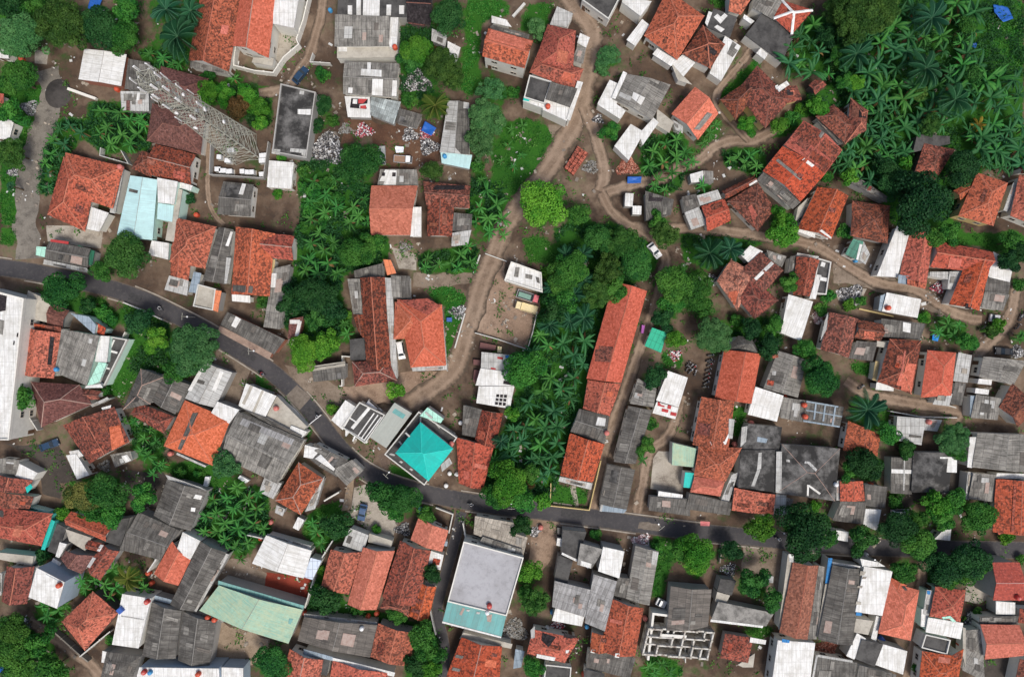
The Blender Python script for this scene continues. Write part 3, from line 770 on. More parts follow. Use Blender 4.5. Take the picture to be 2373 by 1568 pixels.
DATA = r'''
T 0 0
H house|long orange speckled tile house with grey lean-to, beside the white walled school
g O 4 3 1423 -200 1310 420 1592 500 1718 -200
s g 2.6 .3 1330 425 1590 500 1585 520 1320 470
H school_building|school with smooth orange ridge roofs, white annex and cream terrace|w
g o/l 5.5 2.6 1690 -150 1615 320 1868 405 1935 -150
f w 5.6 - 1905 -60 1897 165 2042 195 2085 -60
f C 3 - 1905 405 1895 460 1750 435 1760 400
H house|white ribbed metal roof house beside the black gravel cone|r
g w 3.6 .5 585 340 545 552 842 600 880 380
H shack|patched grey iron shack under the head of the lattice tower|g
s G 3 .5 900 415 1052 440 1040 630 865 620
s l 2.7 .5 845 640 1042 640 1035 775 845 770
p m 880 700 905 700 905 770 880 770
p w 955 645 975 645 970 700 950 700
H house|dark maroon hip roof house crossed by the lattice tower|w
h m 3.4 - 1120 460 1450 548 1420 760 1050 690
h m 3.2 2.6 1058 720 1430 800 1395 1075 1020 980
H house|dark brown house with a cream gable wall, north of the aqua roof|w
g d/l 3.4 - 1080 1000 1365 1075 1330 1285 1035 1215
h d 3.2 - 985 1050 1105 1080 1050 1235 912 1170
H house|large clean red hip roof house with white porch, by the dirt lane
h O/o 3.6 2.6 455 1060 862 1160 785 1450 400 1330
h O/o 3.5 2.6 440 1090 680 1180 592 1610 328 1492
s w 2.8 .3 640 1440 762 1482 690 1610 598 1590
s l 2.8 .3 828 1160 868 1172 800 1485 762 1478
H house|house with pale aqua metal roof, white slab and mint trim|n
g a 4.5 .5 905 1220 810 1645 1060 1668 1095 1250
f w 5 - 1092 1235 1235 1262 1210 1420 1098 1408
f w 3.6 - 1230 1262 1340 1290 1325 1325 1225 1300
f a 4.2 - 1098 1412 1208 1428 1195 1542 1090 1522
f C 4 - 1210 1300 1268 1320 1210 1680 1150 1670
f w 3.4 - 1055 1672 1175 1690 1168 1805 1030 1770
p G 900 1310 960 1325 955 1345 895 1332
H control_hut|small flat white box hut beside the tower compound
f w 3 - 1870 1115 2042 1130 2025 1312 1855 1300
H house|black stained flat roof building with pale parapet, east of the lattice tower|g
F c3 4 - 1950 580 2195 640 2130 1100 1890 1055
p l 2085 630 2180 640 2175 670 2080 655
p w 2070 760 2165 760 2160 800 2070 795
p l 1890 1035 1950 1040 1945 1075 1888 1068
p l 2020 1030 2130 1040 2120 1095 2010 1080
H house|small grey sheet house with cream gable walls, south of the tower compound|w
g G 3.2 .8 1552 1260 1765 1283 1742 1505 1510 1490
p w 1685 1275 1712 1280 1690 1355 1660 1350
H shack|pale sheet roof shack on the left edge behind a leaning bush
s w 3 .4 -60 790 105 850 65 965 -70 970
s O 3 .5 -60 640 38 660 20 780 -60 790
H shack|small white roof shack between big trees at the left edge
s w 2.6 .3 -40 330 70 360 60 410 -50 400
w w 2.2 .25 2165 0 2125 170 2080 300 2095 335 1990 425 1920 530 1790 515 1650 480 1655 400 1670 320|white boundary wall bending round the school terrace
w w .9 .6 485 625 680 695|low thick white wall beside the gravel cone
w g 2 .15 1490 1010 1480 1225 1850 1250 1885 1000|grey wire fence round the lattice tower compound
w l 1.8 .15 730 1040 725 1095 920 1150 870 1060|low grey yard wall behind the red hip roof house
w l 1.8 .15 2190 390 2170 450 2310 460|low pale kerb wall by the lane east of the school
Y C 1910 185 2045 185 2090 300 1990 425 1890 470 1890 400|terrace
Y C 240 345 340 360 330 450 240 440|concrete_pad
k 825 628 o|orange water tank beside the white metal roof by the gravel cone
k 165 422 o|orange water tank on the ground at the edge of the top left trees
k 1375 1497 o|pale orange water tank in grass east of the aqua roof
k 845 1165 p|pinkish water tank at the corner of the large red hip roof
k 2300 80 b|blue water drum beside the lane at the school corner
v pickup 2060 575 2130 490 navy|dark blue car parked on the lane below the school
j 1.6 .8 205 750 grey|heap of broken grey stone beside the left lane
j 1.0 .5 90 1200 white|small pale rubble heap at the left edge
q blue 1.2 625 0 710 0 680 70 610 60|blue tarpaulin between the top left trees
t s 130 250 170|tall soft blue-green tree in the top left corner
t o 415 160 185|broad olive tree second from the top left corner
t d 690 170 150|dark round tree behind the white metal roof
t b 850 250 125|mid green tree touching the white metal roof's back
t b 880 50 110|leafy tree at the top edge west of the oil palms
t b 100 540 140|round tree at the left edge beside the orange tank
t b 70 770 105|round tree at the left edge beside the stone heap
t o 80 1060 110|olive tree at the left edge beside the lane
t d 60 40 110|dark tree cut by the top left corner
t b 250 30 110|green tree at the top edge beside the olive tree
P 1230 250 170 1150 60 130 1320 70 110|feathery oil palm on the west side of the speckled orange house|oil palms by the speckled orange house
P 60 1290 40|low feathery palm in grass at the left edge by the lane|
N 1040 375 70 1130 400 80 1240 440 80 1190 450 60|low banana plant below the oil palms, beside the speckled house|bananas below the oil palms
t n 1630 545 70|lone banana plant between speckled house and maroon house
u 1440 540 60|bush between the speckled house and the maroon roof
t y 1440 650 90|bright bush beside the middle of the lattice tower
t y 1560 640 80|bright bush east of the one beside the tower
t y 1720 660 85|bright tree bending north of the brown bush
t y 1800 740 80|bright tree beside the black flat roof
t y 1815 840 65|bright bush at the corner of the black flat roof
t r 1650 750 95|brown withered bush between bright green ones
t d 2250 730 70|dark bush east of the black flat roof, northern one
t d 2200 860 60|dark bush east of the black flat roof, middle one
u 2240 520 60|low shrub at the lane bend below the school
t b 2315 840 50|small round bush beside the clothes yard
t y 1925 1340 45|small bright shrub at the foot of the white box hut
t y 1955 1090 35|tiny bright shrub above the white box hut
t d 1315 1380 45|dark shrub beside the aqua roofed house
N 700 770 80 830 780 85 900 830 80 980 830 80 740 880 85 840 940 90 950 930 85 1000 870 70 770 1000 85 900 1000 80 690 930 70|banana plant in the clump south of the grey iron shack|bananas south of the iron shack
N 410 890 75 480 870 70 560 920 75 370 970 80 440 1000 80 350 1070 80 400 1080 70 330 1200 60 330 1300 60 310 1130 60|banana plant along the left lane above the red hip roof|bananas along the left lane
N 2180 1260 90 2150 1400 70 2260 1350 75 2160 1520 70 2260 1480 80 2340 1440 80 2330 1250 70|banana plant south of the scrap heap and east of the hut|bananas east of the hut
u 2320 1380 70|leafy undergrowth bush east of the grey house yard
X 0 u 8 55 2080 1120 2373 1120 2373 1567 2100 1567|leafy shrub in the strip between the hut and orange house|shrubs by the hut
U .5 5 620 720 1050 760 1060 1040 720 1060 600 980|undergrowth beneath bananas south of the iron shack|undergrowth
U .5 5 300 830 600 850 480 1100 400 1350 280 1350|undergrowth along the left lane bananas|undergrowth
U .6 5 2080 1120 2373 1120 2373 1567 2090 1567 2110 1300|undergrowth between the box hut and orange house|undergrowth
U .5 5 960 360 1300 340 1300 480 1080 490|undergrowth beneath the oil palms|undergrowth
U .4 5 0 560 330 600 180 1000 160 1567 0 1567|weeds along the left edge|weeds
U .5 5 1380 600 1880 600 1880 880 1760 900 1640 700 1400 720|undergrowth round the brown bush|undergrowth
T 1 0
H house|long grey sheet roof house with white front terrace, south of the dark slab
s g 4.2 .8 -38 112 345 125 332 322 -48 325
f w 4 - 315 110 397 113 385 340 335 330
f C 3 - -30 330 395 315 390 400 -30 405
p w -50 330 40 330 40 360 -50 360
p w 345 170 390 170 385 250 345 250
H house|black flat roof house with upright white sheets at the top edge|g
f c 4.2 - -20 -60 470 -60 455 120 -30 110
p w 105 -20 138 -20 135 112 105 112
p w 152 -20 268 -20 265 112 150 112
p w 45 40 76 40 76 114 45 114
p w 315 35 348 35 345 110 313 110
p w 402 40 438 40 436 100 402 100
H house|grey sheet roof house with a white cross of sheets, above the banner shack
g g 3.6 .7 22 428 402 440 385 675 12 655
p w 180 435 207 435 205 482 180 482
p w 140 480 280 488 280 535 135 525
p w 216 550 290 552 286 668 212 662
p w 357 560 388 562 384 672 350 668
p w 50 610 80 612 78 650 48 648
H house|charred black tile roof house at the top edge beside a round tree|d
g k 3.4 - 465 -60 640 -60 620 175 458 155
s m 2.6 .2 470 135 585 152 580 182 465 165
H shack|grey lean-to shack against the dark round tree, east of the bright round tree|g
s l 2.6 .4 632 205 738 250 722 325 625 285
s w 2.4 .3 740 290 830 335 795 445 735 400
H house|two storey white house with red gable roof half orange half dark|w
g O 7.2 1.6 1022 195 1333 285 1275 478 978 392
p o 1040 205 1325 288 1310 370 1010 290
s G 3.2 .3 1050 175 1310 245 1300 275 1030 195
s w 3 .2 1045 113 1145 140 1185 190 1045 160
H house|red hip house with two storey white front, beside the lane fork
h O 4.2 - 1435 170 1630 215 1605 560 1325 480
h O 4.2 2 1350 400 1685 480 1628 628 1308 505
f l 3.2 - 1500 45 1612 95 1568 190 1450 172
f w 3 - 1660 230 1728 262 1700 332 1640 297
s g 3 .3 1640 330 1700 340 1680 445 1600 420
F c 5.5 - 1308 520 1462 565 1412 722 1268 678
s G 5.8 .4 1455 575 1642 620 1590 748 1420 690
f w 4.8 - 1420 690 1592 745 1568 842 1398 762
s w 5 .2 1640 565 1680 575 1590 840 1565 830
f w 4.9 - 1268 680 1412 725 1408 755 1262 702
p t 1268 672 1310 682 1305 706 1265 700
H long_shed|long narrow shed half pale half dark sheets, with light blue front porch|g
g l 3.2 .5 740 700 683 1060 892 1080 888 715
p G 815 705 885 712 888 1075 790 1068
s a 2.8 .3 690 1055 910 1080 890 1175 698 1135
H banner_shack|low patchwork shack roofed with banners and grey sheets in the scrap yard|g
s w 2.4 .3 25 672 200 678 205 820 45 815
s z 2.6 .3 205 675 415 712 365 865 200 800
s G 2.3 .3 405 755 565 800 520 890 375 850
p k 70 685 185 690 175 760 60 750
p w 82 690 112 692 110 725 78 722
p red 120 688 182 690 150 722 118 720
p w 128 728 180 722 182 745 125 752
p red 130 738 172 732 175 757 135 757
H house|orange tile house with white side strip and patched grey porch|w
g o 3.6 2 208 1290 532 1290 480 1635 205 1635
s w 3 .2 480 1440 557 1440 555 1645 478 1645
s g 3 .3 272 1178 526 1180 532 1288 250 1286
p w 305 1180 385 1185 380 1286 250 1286
p k 285 1200 305 1200 303 1225 283 1225
p k 355 1200 380 1200 378 1228 353 1228
H house|old dark red tile house with collapsed north edge and grey wing
g d 3.4 1.6 572 1262 898 1290 892 1450 590 1430
g d 3.2 1.6 600 1380 595 1642 772 1645 785 1400
s G 3 .4 785 1480 912 1492 900 1610 768 1605
s l 2.8 .3 770 1620 905 1600 880 1700 765 1712
p k 650 1290 860 1290 850 1320 640 1320
H house|white rimmed flat house with dark void at the top edge|w
F c 4 - 1690 -110 1965 -70 1858 135 1672 0
f w 4.3 - 1960 -20 2158 10 2080 112 1950 15
H house|big orange hip roof complex with white porches on three sides|w
h O/o 4.2 2.8 2265 -70 2525 112 2335 420 2105 250
h d/o 4 2.4 2515 175 2668 310 2565 480 2368 375
s w 3.2 .3 2090 138 2142 180 2045 322 1982 278
s w 3.2 .3 2195 340 2332 425 2292 462 2163 378
s w 3 .3 2375 382 2458 440 2378 535 2298 442
s C 2.8 .2 2290 440 2380 535 2440 590 2340 560
f w 3 - 2668 250 2778 322 2640 565 2560 510
p g 2720 290 2775 330 2720 400 2680 375
p C 2500 520 2560 530 2540 590 2490 560
H house|grey sheet house ringed by bright white slabs, west of the orange gable|w
g g 3.6 .9 1990 515 1885 690 2160 835 2290 590
f w 3.4 - 1865 555 1965 600 1905 745 1780 722
f w 3.4 - 1830 665 1978 770 1938 828 1783 728
f w 3.8 - 1960 495 1988 510 1905 690 1878 680
p w 2030 640 2112 680 2082 732 2018 682
p G 2175 520 2280 570 2240 640 2140 580
f w 3.2 - 2012 862 2105 918 1998 1115 1898 1015
f w 3.2 - 2170 818 2207 852 2095 1010 2070 930
s C 2.8 .2 2195 760 2310 850 2280 925 2190 870
H house|orange gable house with grey sheet patch above the banana clump
g o/o 3.6 2 2458 605 2293 792 2480 972 2622 790
p g 2545 780 2580 795 2490 905 2450 900
s l 2.6 .2 2300 830 2375 880 2373 930 2320 900
H shack|dark ruined shack with two white boards, by the lane junction|g
s G 3 .5 2110 1330 2310 1390 2290 1495 2118 1535
p k 2115 1340 2240 1350 2230 1400 2110 1400
f w 2.6 - 1975 1342 2032 1345 2025 1437 1970 1432
f w 2.4 - 2025 1430 2087 1432 2085 1492 2025 1490
w l .5 .6 1275 30 1192 122|white plank lying between two red roofed houses
Y R 20 820 280 860 520 880 690 950 690 1130 470 1180 280 1190 200 950 0 1000|scrap_yard
Y d 1450 870 1560 860 1500 980 1470 990|lane_corner
k 720 1090 b|light blue water tank on the porch of the long narrow shed
k 375 335 o|orange water tank on the white terrace of the long grey house
k 1435 745 o|reddish water tank on the white front of the red hip house
v minitruck 370 1110 495 1120 wbrown|white pickup truck with brown load bed in the scrap yard
v minitruck 285 1030 290 1145 grey|grey flatbed truck half under the tree in the scrap yard
j 2.6 1 520 570 white|large heap of white and dark scrap beside the coconut palm
j 1.4 .7 1730 1165 dgrey|grey stone heap next to the stacked orange tiles
j 1.6 .7 160 910 cloth|heap of dark and white cloth in the scrap yard
j 2.0 .6 1990 1160 brick|strewn red brick rubble beside the blue tarpaulin
j 1.5 .5 480 940 white|pale scrap scattered in the middle of the scrap yard
j 1.3 .4 590 930 cloth|dark and red scrap beside the stretched blue tarpaulin
j 1.2 .4 30 900 dgrey|dark scrap at the western mouth of the scrap yard
j 1.8 .6 610 1020 white|pale board litter along the long narrow shed
j 3.4 .9 -100 1040 white|long heap of white and grey bottles west of the scrap yard tree
j 1.0 .5 1785 830 white|small white rubble heap by the lane fork
q blue 1.9 582 842 660 890 625 945 555 908|blue tarpaulin stretched over poles in the scrap yard
q blue .9 1990 1228 2088 1228 2082 1272 1988 1276|small blue tarpaulin beside the red brick rubble
q w .8 370 1015 435 1020 430 1060 380 1062|white sheet beside the white pickup truck
B 1640 1020 1718 1072 1612 1228 1548 1172|rectangular stack of orange roof tiles in the lane island
t y 510 340 120|bright green round tree beside the long grey house
t g 485 430 90|green tree touching the white scrap heap
t d 740 110 125|dark rounded tree above the grey lean-to shack
t o 690 440 125|olive tree with a few orange leaves behind the scrap heap
t r 650 345 45|small orange flowering shrub on the olive tree's north side
t o 780 540 80|olive bush north of the coconut palm
t c 650 730 115|yellowish coconut palm at the end of the long narrow shed
t s 1040 620 95|blue-green tree below the two storey white house
t s 1010 820 130|soft grey-green tree, northern of the two beside the long shed
t s 965 990 110|soft grey-green tree, southern of the two beside the long shed
t g 120 1130 150|large dark green tree over the scrap yard's lower corner
t o 630 1190 75|olive bush between old tile house and scrap yard
t b 940 1150 55|bush at the south end of the long narrow shed
t s 1360 190 75|soft light green tree between the two red roofs
t s 1860 390 85|soft light green tree by the lane, northern half of the pair
t s 1815 480 55|soft light green tree by the lane, southern half of the pair
t b 1880 910 75|dark green bush beside the white ringed grey house
t Y 1400 1410 170|big bright yellow-green tree at the lane junction
t b 1200 640 50|small bush below the two storey white house
t b 1120 660 50|small bush beside the blue-green tree
N 1010 1320 90 1080 1420 95 960 1440 90 1020 1520 95 1120 1520 85 940 1540 70 970 1250 60|banana plant east of the old dark red house|bananas east of the old dark red house
N 80 1440 80 160 1380 60 120 1500 80 60 1540 80 180 1540 60|banana plant west of the orange tile house with white strip|bananas west of the orange tile house
N 2170 1050 80 2260 1000 85 2330 970 80 2140 1150 80 2240 1130 90 2330 1090 90 2200 1250 80 2300 1200 80|banana plant in the clump below the orange gable with grey patch|bananas below the orange gable
N 2180 1290 60 2250 1320 60|small banana plant above the dark ruined shack|
t b 1640 1490 90|low leafy tree beside the big yellow-green one
t b 2200 1540 70|bush below the dark ruined shack
u 470 700 60|green bush between banner shack and scrap heap
U .5 5 880 0 1150 0 1170 110 1020 120 960 240 950 560 880 700 830 600 860 300|dense weeds in the strip beside the two storey house|weeds
U .3 4 1120 870 1300 820 1450 870 1480 960 1380 1180 1330 1290 1200 1350 1070 1240 1040 1120|grassy weeds in the triangular lot by the lane|weeds
N 1180 900 50 1260 870 50 1160 1010 60 1250 1080 50 1200 1160 50 1110 1120 45|small banana sprout in the weedy triangular lot|banana sprouts in the weedy lot
U .3 4 1300 30 1480 20 1430 170 1320 140 1290 250 1230 200|thin grass between the red roofs at the top|grass
U .6 5 0 1290 205 1290 205 1567 0 1567|undergrowth west of the orange tile house|undergrowth
U .5 5 890 1230 1150 1290 1200 1567 880 1567|undergrowth east of the old dark red house|undergrowth
U .5 5 2060 960 2373 930 2373 1320 2120 1330 2100 1150|undergrowth below the orange gable with grey patch|undergrowth
U .5 5 400 180 640 180 640 640 560 700 420 680|undergrowth round the white scrap heap|undergrowth
T 2 0
U .6 5 270 1050 560 1040 560 1220 440 1190 290 1150|undergrowth in the footpath island|undergrowth
U .5 5 880 640 1300 640 1160 720 930 800 780 830|undergrowth above the weathered red hip house|undergrowth
H house|small orange tile corner at the top edge beside the black slab
g O 3.6 - 315 -60 500 -60 408 105 318 80
H house|house with white Y-shaped ridges on tile and wide black slab|w
h O/w 4.2 1.8 690 0 905 72 760 240 632 128
f c 3.6 - 560 85 770 250 690 435 435 245
s g 4 .4 500 -40 690 15 622 135 482 55
f w 3.2 - 428 100 500 148 475 168 420 128
f w 3 - 542 335 592 375 570 415 512 370
s C 2.6 .2 590 370 680 440 690 430 700 400
H shack|black yard shack with small pale slabs, north of the dark hip roof|g
f c 3.4 - 215 60 380 120 330 260 170 190
p w 215 120 268 76 312 112 262 168
p w 195 205 240 175 292 205 242 248
p w 155 160 180 80 205 90 170 185
H house|dark red L-shaped tile house with yellow garden wall|y
h d 3.8 2.6 520 455 750 690 575 895 365 640
h d 3.6 2.2 455 555 545 615 368 838 258 692
s d 3 .4 690 600 790 600 830 695 720 720
p w 650 610 722 563 742 590 668 642
p w 640 600 660 590 670 610 650 625
H shed|tiny dark shed with brown roof between palms and dark red house|d
g d 2.8 .7 872 590 925 552 1000 590 920 660
H house|weathered red hip house against the banana forest
h d/o 3.8 2 1168 680 1290 770 1275 905 1130 1002
h d 3.6 1.8 925 810 1050 725 1210 870 1125 995
s G 2.6 .3 920 830 945 840 1120 1000 1090 1010
H row_house|upper half of the stepped red row houses, with pale strip|w
g O 4 1.4 842 838 705 1008 985 1218 1110 1042
p d 846 846 1104 1042 1050 1122 782 925
p g 868 840 985 925 960 962 855 872
p d 905 1045 1040 1132 985 1205 868 1122
p w 900 1180 945 1210 935 1225 890 1195
H row_house|lower half of the stepped red row houses, bright orange side|w
g O 4 1.5 695 1015 558 1188 820 1402 990 1212
p g 622 1098 640 1085 830 1240 815 1255
p w 690 1010 708 998 985 1200 968 1215
s G 3 .5 560 1195 815 1408 765 1455 515 1250
s l 2.8 .2 525 1238 545 1240 760 1430 735 1440
s C 2.6 .2 800 1440 870 1375 830 1500 780 1550
H house|clean orange gable house below the stepped row houses|w
g O/o 4 2 938 1298 798 1590 1032 1665 1152 1360
s w 3 .2 805 1580 925 1590 920 1655 800 1610
p w 950 1605 965 1595 1035 1650 1030 1662
H house|ragged cluster of dark red roofs with white beam, by the footpath
h d 3.4 1.6 310 1400 525 1270 645 1455 520 1610
g d 3.2 1 270 1330 480 1228 525 1265 300 1385
g O 3.2 1.2 130 1435 290 1380 335 1535 170 1610
s l 2.8 .2 92 1362 242 1320 272 1382 120 1432
s l 2.6 .3 10 1480 110 1440 170 1560 60 1600
s G 2.8 .3 -10 1370 92 1350 122 1440 15 1480
p w 300 1380 512 1250 520 1262 305 1395
p O 455 1440 480 1425 555 1560 500 1570
H hut|little hut with white roof beside the round banana clump|g
f w 2.8 - 50 1212 140 1187 150 1260 60 1270
f g 2.6 - 140 1187 213 1190 215 1270 150 1262
H house|dark weathered hip house with grey ruined wing, among dense trees|g
h d 3.4 1.8 1178 1392 1442 1430 1425 1695 1168 1640
s G 3 .3 1160 1270 1240 1250 1430 1370 1420 1410
p d 1235 1290 1340 1300 1330 1330 1230 1320
H house|lonely dark tile house buried in the tree grove|d
h d 3.2 1.5 1680 995 1895 1040 1755 1255 1615 1185
s c 3 .3 1625 935 1850 950 1860 1000 1600 1060
H house|orange hip house with yellow wall in the dark trees|y
h O/o 4 2 2048 1198 2262 1270 2160 1570 1915 1500
g O 3.4 .8 1880 1325 2090 1225 2110 1290 1930 1390
H house|red tile house cut by the photo edge, east of the yellow walled one|w
h O 4 2 2340 1215 2560 1270 2500 1590 2278 1500
g d 3.6 1 2330 1165 2500 1100 2520 1190 2350 1210
s l 3 .2 2295 1270 2320 1280 2260 1475 2228 1462
w y 1.5 .3 250 705 360 835|yellow garden wall of the dark red L-shaped house
q blue 1.5 2160 30 2260 50 2300 130 2230 155 2170 90|ragged blue tarpaulin in the top right grass
q blue .8 2010 300 2045 300 2040 335 2005 335|tiny blue sheet beside the top right clearing
t o 1230 110 190|wide fuzzy olive bamboo clump at the top edge
t o 1380 60 150|fuzzy olive bamboo clump, eastern of the two at the top
t o 1100 60 120|fuzzy olive bamboo clump, western end at the top edge
t Y 1195 570 70|pale yellow-green round tree beside the banana forest
t d 1090 540 55|small dark round bush beside the pale yellow-green tree
t y 950 740 80|bright round bush above the weathered red hip house
t y 822 760 50|small bright bush beside the brown roofed shed
t y 450 860 75|bright bush in the corner of the dark red L house
t y 680 870 70|hedge bush south of the dark red L house
t b 760 820 60|hedge bush by the stepped row houses
t d 1680 1400 215|huge dark green tree in the right hand grove
t d 1500 1280 120|dark tree beside the huge dark green one
t d 1950 1180 130|dark tree above the orange hip with yellow wall
t y 1545 1125 65|bright small tree west of the lonely dark house
t o 1720 860 80|olive shrub north of the lonely dark house
t y 1165 1230 65|bright shrub above the grey ruined wing
t b 1000 1235 50|small bush at the end of the stepped row houses
t d 1420 1180 100|dark tree between row houses and lonely dark house
t a 2070 860 60|dead yellow star-shaped palm in the banana forest
t y 690 1530 90|bright round tree below the ragged dark red roofs
P 1215 370 130 1900 690 140 1700 470 150 1740 120 140|large feathery palm standing in the banana forest|palms in the banana forest
N 390 1090 80 470 1080 75 330 1110 60 520 1150 70 440 1130 70 510 1200 50|banana plant in the island clump between footpaths|bananas in the footpath island
N 190 920 75 150 990 60 230 870 60|banana plant leaning on the orange gable house|bananas by the orange gable
N 20 1060 80 70 1120 70 30 1150 60|banana plant above the little white hut|
t n 140 1290 75|lone banana plant beside the little white hut
X 3 n 92 125 760 300 900 80 1000 160 1500 60 1900 0 2100 100 2000 300 2100 520 2373 560 2373 1150 2060 1170 1920 900 1600 870 1480 980 1290 930 1290 760 1150 640 1000 500 700 500|banana plant in the dense forest at the top right|bananas in the top right forest
X 6 b 16 75 800 280 1000 160 1500 60 2000 100 2000 500 2373 560 2373 1100 1650 860 1300 860 1150 640|leafy tree pushing up between the bananas of the top right forest|trees inside the banana forest
X 4 n 22 95 1120 1020 1300 900 1450 950 1560 1050 1440 1250 1250 1260 1060 1180 1070 1080|banana plant between stepped row houses and the grove|bananas east of the row houses
X 5 n 14 100 2000 900 2373 760 2373 1160 2060 1180|banana plant beside the photo edge above the yellow walled house|bananas by the right edge
U .5 4 1250 0 2373 0 2373 600 2100 560 1900 300 1800 900 1300 900 1000 600 900 200|dark undergrowth beneath the banana forest|undergrowth
U .3 6 2130 0 2373 0 2373 520 2230 560 2100 440 2020 330 2100 200|bright grass clearing in the top right corner|grass
U .5 4 1050 1100 1300 900 1600 870 1900 900 2060 1170 1880 1300 1900 1500 1450 1567 1400 1400 1150 1250|undergrowth round the lonely dark house|undergrowth
U .4 6 200 690 520 400 560 430 300 690|grass verge along the dark red L-shaped house|grass
U .3 6 150 0 315 0 310 60 240 70|grass patch at the top edge beside the orange corner|grass
U .4 5 580 900 800 800 830 860 700 950 580 960|grass behind the dark red L-shaped house|grass
T 0 1
H shop|dark sheet roof shop with green awning edge, beside the asphalt road|g
g G 3.2 .6 345 108 632 160 612 292 312 232
s e 2.8 .2 545 135 662 178 640 275 605 275
s n 2.8 .1 255 145 322 150 316 222 248 205
s l 2.6 .3 312 236 608 296 622 328 300 268
p red 355 95 480 112 476 130 352 112
H house|brown-red hip house with long grey sheet wing and white porch
h O/o 3.8 2.4 1225 -55 1505 8 1425 300 1178 250
g O 3.5 1.2 1190 140 1185 345 1312 382 1340 180
g G 3.4 .7 1520 10 1408 380 1565 408 1625 28
s l 3 .3 1180 348 1315 382 1302 488 1143 446
s b 2.8 .2 1350 320 1402 332 1370 470 1310 462
p w 1605 40 1622 45 1590 145 1568 140
p l 1575 220 1610 225 1578 405 1560 402
H house|little raw concrete house with an orange awning, by the road bend|g
F C 3.4 - 1375 405 1500 440 1480 590 1340 560
s q 3.2 .2 1500 448 1542 455 1515 602 1472 585
H house|red T-shaped tile house with white porch, beside the long grey strip|w
g O/o 3.8 2 1640 8 1608 478 1875 492 1912 55
g O/l 3.7 1.6 1795 48 2047 70 2040 242 1850 220
s w 2.8 .3 1615 478 1742 487 1740 537 1613 525
p G 1620 412 1760 420 1755 470 1615 455
s y 3 .2 1885 240 1915 235 1895 420 1868 420
H long_shed|long thin grey sheet shed along the red T-shaped house|g
s g 3 .4 2025 270 1905 300 1830 705 1950 722
p w 1890 330 1925 330 1915 430 1880 430
H shack|dark long shack with two upright white panels along the road|r
s G 3.2 .4 1585 600 1985 790 1905 895 1530 690
p w 1640 628 1677 650 1640 712 1608 695
p w 1720 625 1760 625 1800 665 1780 682
s R 2.2 .1 1530 695 1895 880 1870 930 1515 735
p w 1615 590 1655 595 1655 612 1620 608
H shack|small maroon sheet shack with pale strips beneath the bright tree|r
s m 3 .3 2015 650 2112 632 2085 775 2000 785
p w 2015 655 2085 655 2085 682 2015 682
p w 2085 610 2110 612 2075 768 2050 765
H shed|grey brown sheet shed facing the open yard near the road|g
s G 3 .4 2170 985 2405 950 2405 1065 2180 1085
p C 2175 975 2400 942 2400 975 2175 1010
H long_building|tall white long building cut by the left photo edge|w
F w 8 - -160 420 165 505 60 1490 -160 1490
p k -10 475 48 490 40 590 -10 600
p g -10 650 30 660 20 760 -10 750
s b 5 .3 20 1235 95 1240 75 1400 10 1440
p k 95 800 105 802 100 830 92 828
p k 120 745 130 747 126 775 116 772
H shed|beige tin roof shed beside the tall white long building|g
g C 3.2 .5 195 450 155 628 325 672 355 522
H shack|maroon tile shack in the shade of the roadside tree|g
g m 3 .8 350 540 480 590 432 722 325 680
H house|red gable house with one dark stripe, against the tall white building|w
g O 3.8 1.8 165 708 118 1030 375 1062 425 745
p k 350 770 380 775 358 970 330 965
s d 3.4 .4 180 665 432 705 425 745 168 710
H house|grey gridded sheet roof house with white and mint side wings|n
s g 4.4 .6 440 720 705 765 602 1112 380 1020
f b 4.6 - 490 608 618 632 668 690 655 755 440 712
f w 4.2 - 690 765 762 768 742 950 660 945
s n 4 .2 690 948 745 955 690 1085 600 1122
F c 3.4 - 765 770 885 790 725 1112 690 1090
p w 800 770 812 772 740 930 730 925
p w 760 860 850 885 846 900 756 875
p w 735 980 800 1000 795 1012 730 992
p w 600 1112 725 1095 718 1125 590 1128
s O 3.6 .3 665 668 742 712 722 762 660 745
H house|brown pyramid hip roof house with pale ridges|w
h m/l 3.8 3 212 1083 552 1105 640 1242 285 1402
g d 3.2 1 570 1130 705 1150 692 1205 610 1215
s l 2.8 .2 750 1190 765 1205 640 1262 630 1245
H house|dark red tile house turning orange toward its east corner|w
g d/o 3.6 2.2 438 1385 622 1655 902 1505 792 1258
p o 760 1400 860 1380 900 1500 780 1560
p w 705 1265 775 1245 770 1265 715 1280
s g 2.8 .2 770 1590 910 1565 925 1630 800 1680
p w 830 1580 870 1570 915 1630 875 1645
H house|grey double hip roof house with small red tile porch|g
h G/l 3.8 2 978 992 1137 1052 1045 1240 852 1278
g G 3.6 1 1132 1030 1048 1210 1218 1312 1318 1105
h d 3.2 1.2 960 1225 1210 1330 1138 1442 905 1310
H house|light grey striped sheet house with rounded east edge|g
g l 3.6 .8 1420 948 1285 1200 1495 1265 1615 1020
p w 1400 975 1425 980 1330 1150 1305 1145
p w 1540 985 1565 995 1500 1150 1475 1140
H house|orange hip house with white L slab, next to the grey warehouse|g
h o 4 2.4 1285 1212 1602 1350 1480 1668 1138 1530
f w 4.2 - 1512 1222 1662 1280 1592 1375 1468 1300
s l 2.8 .3 1235 1575 1440 1668 1425 1680 1225 1590
p G 1340 1300 1380 1300 1260 1560 1235 1550
H warehouse|wide dark grey sheet warehouse with light skylight rows|w
g g 4 1.6 1655 1290 2118 1490 1930 1795 1538 1605
p G 1668 1300 2110 1492 2095 1510 1655 1318
p l2 1690 1335 2050 1485 2030 1525 1665 1378
s l 2.8 .2 1840 1750 1960 1790 1900 1900 1800 1850
s G 3.6 .2 1680 1270 1850 1330 2100 1460 2080 1490
H house|white striped roof house with beige front terrace by the road|w
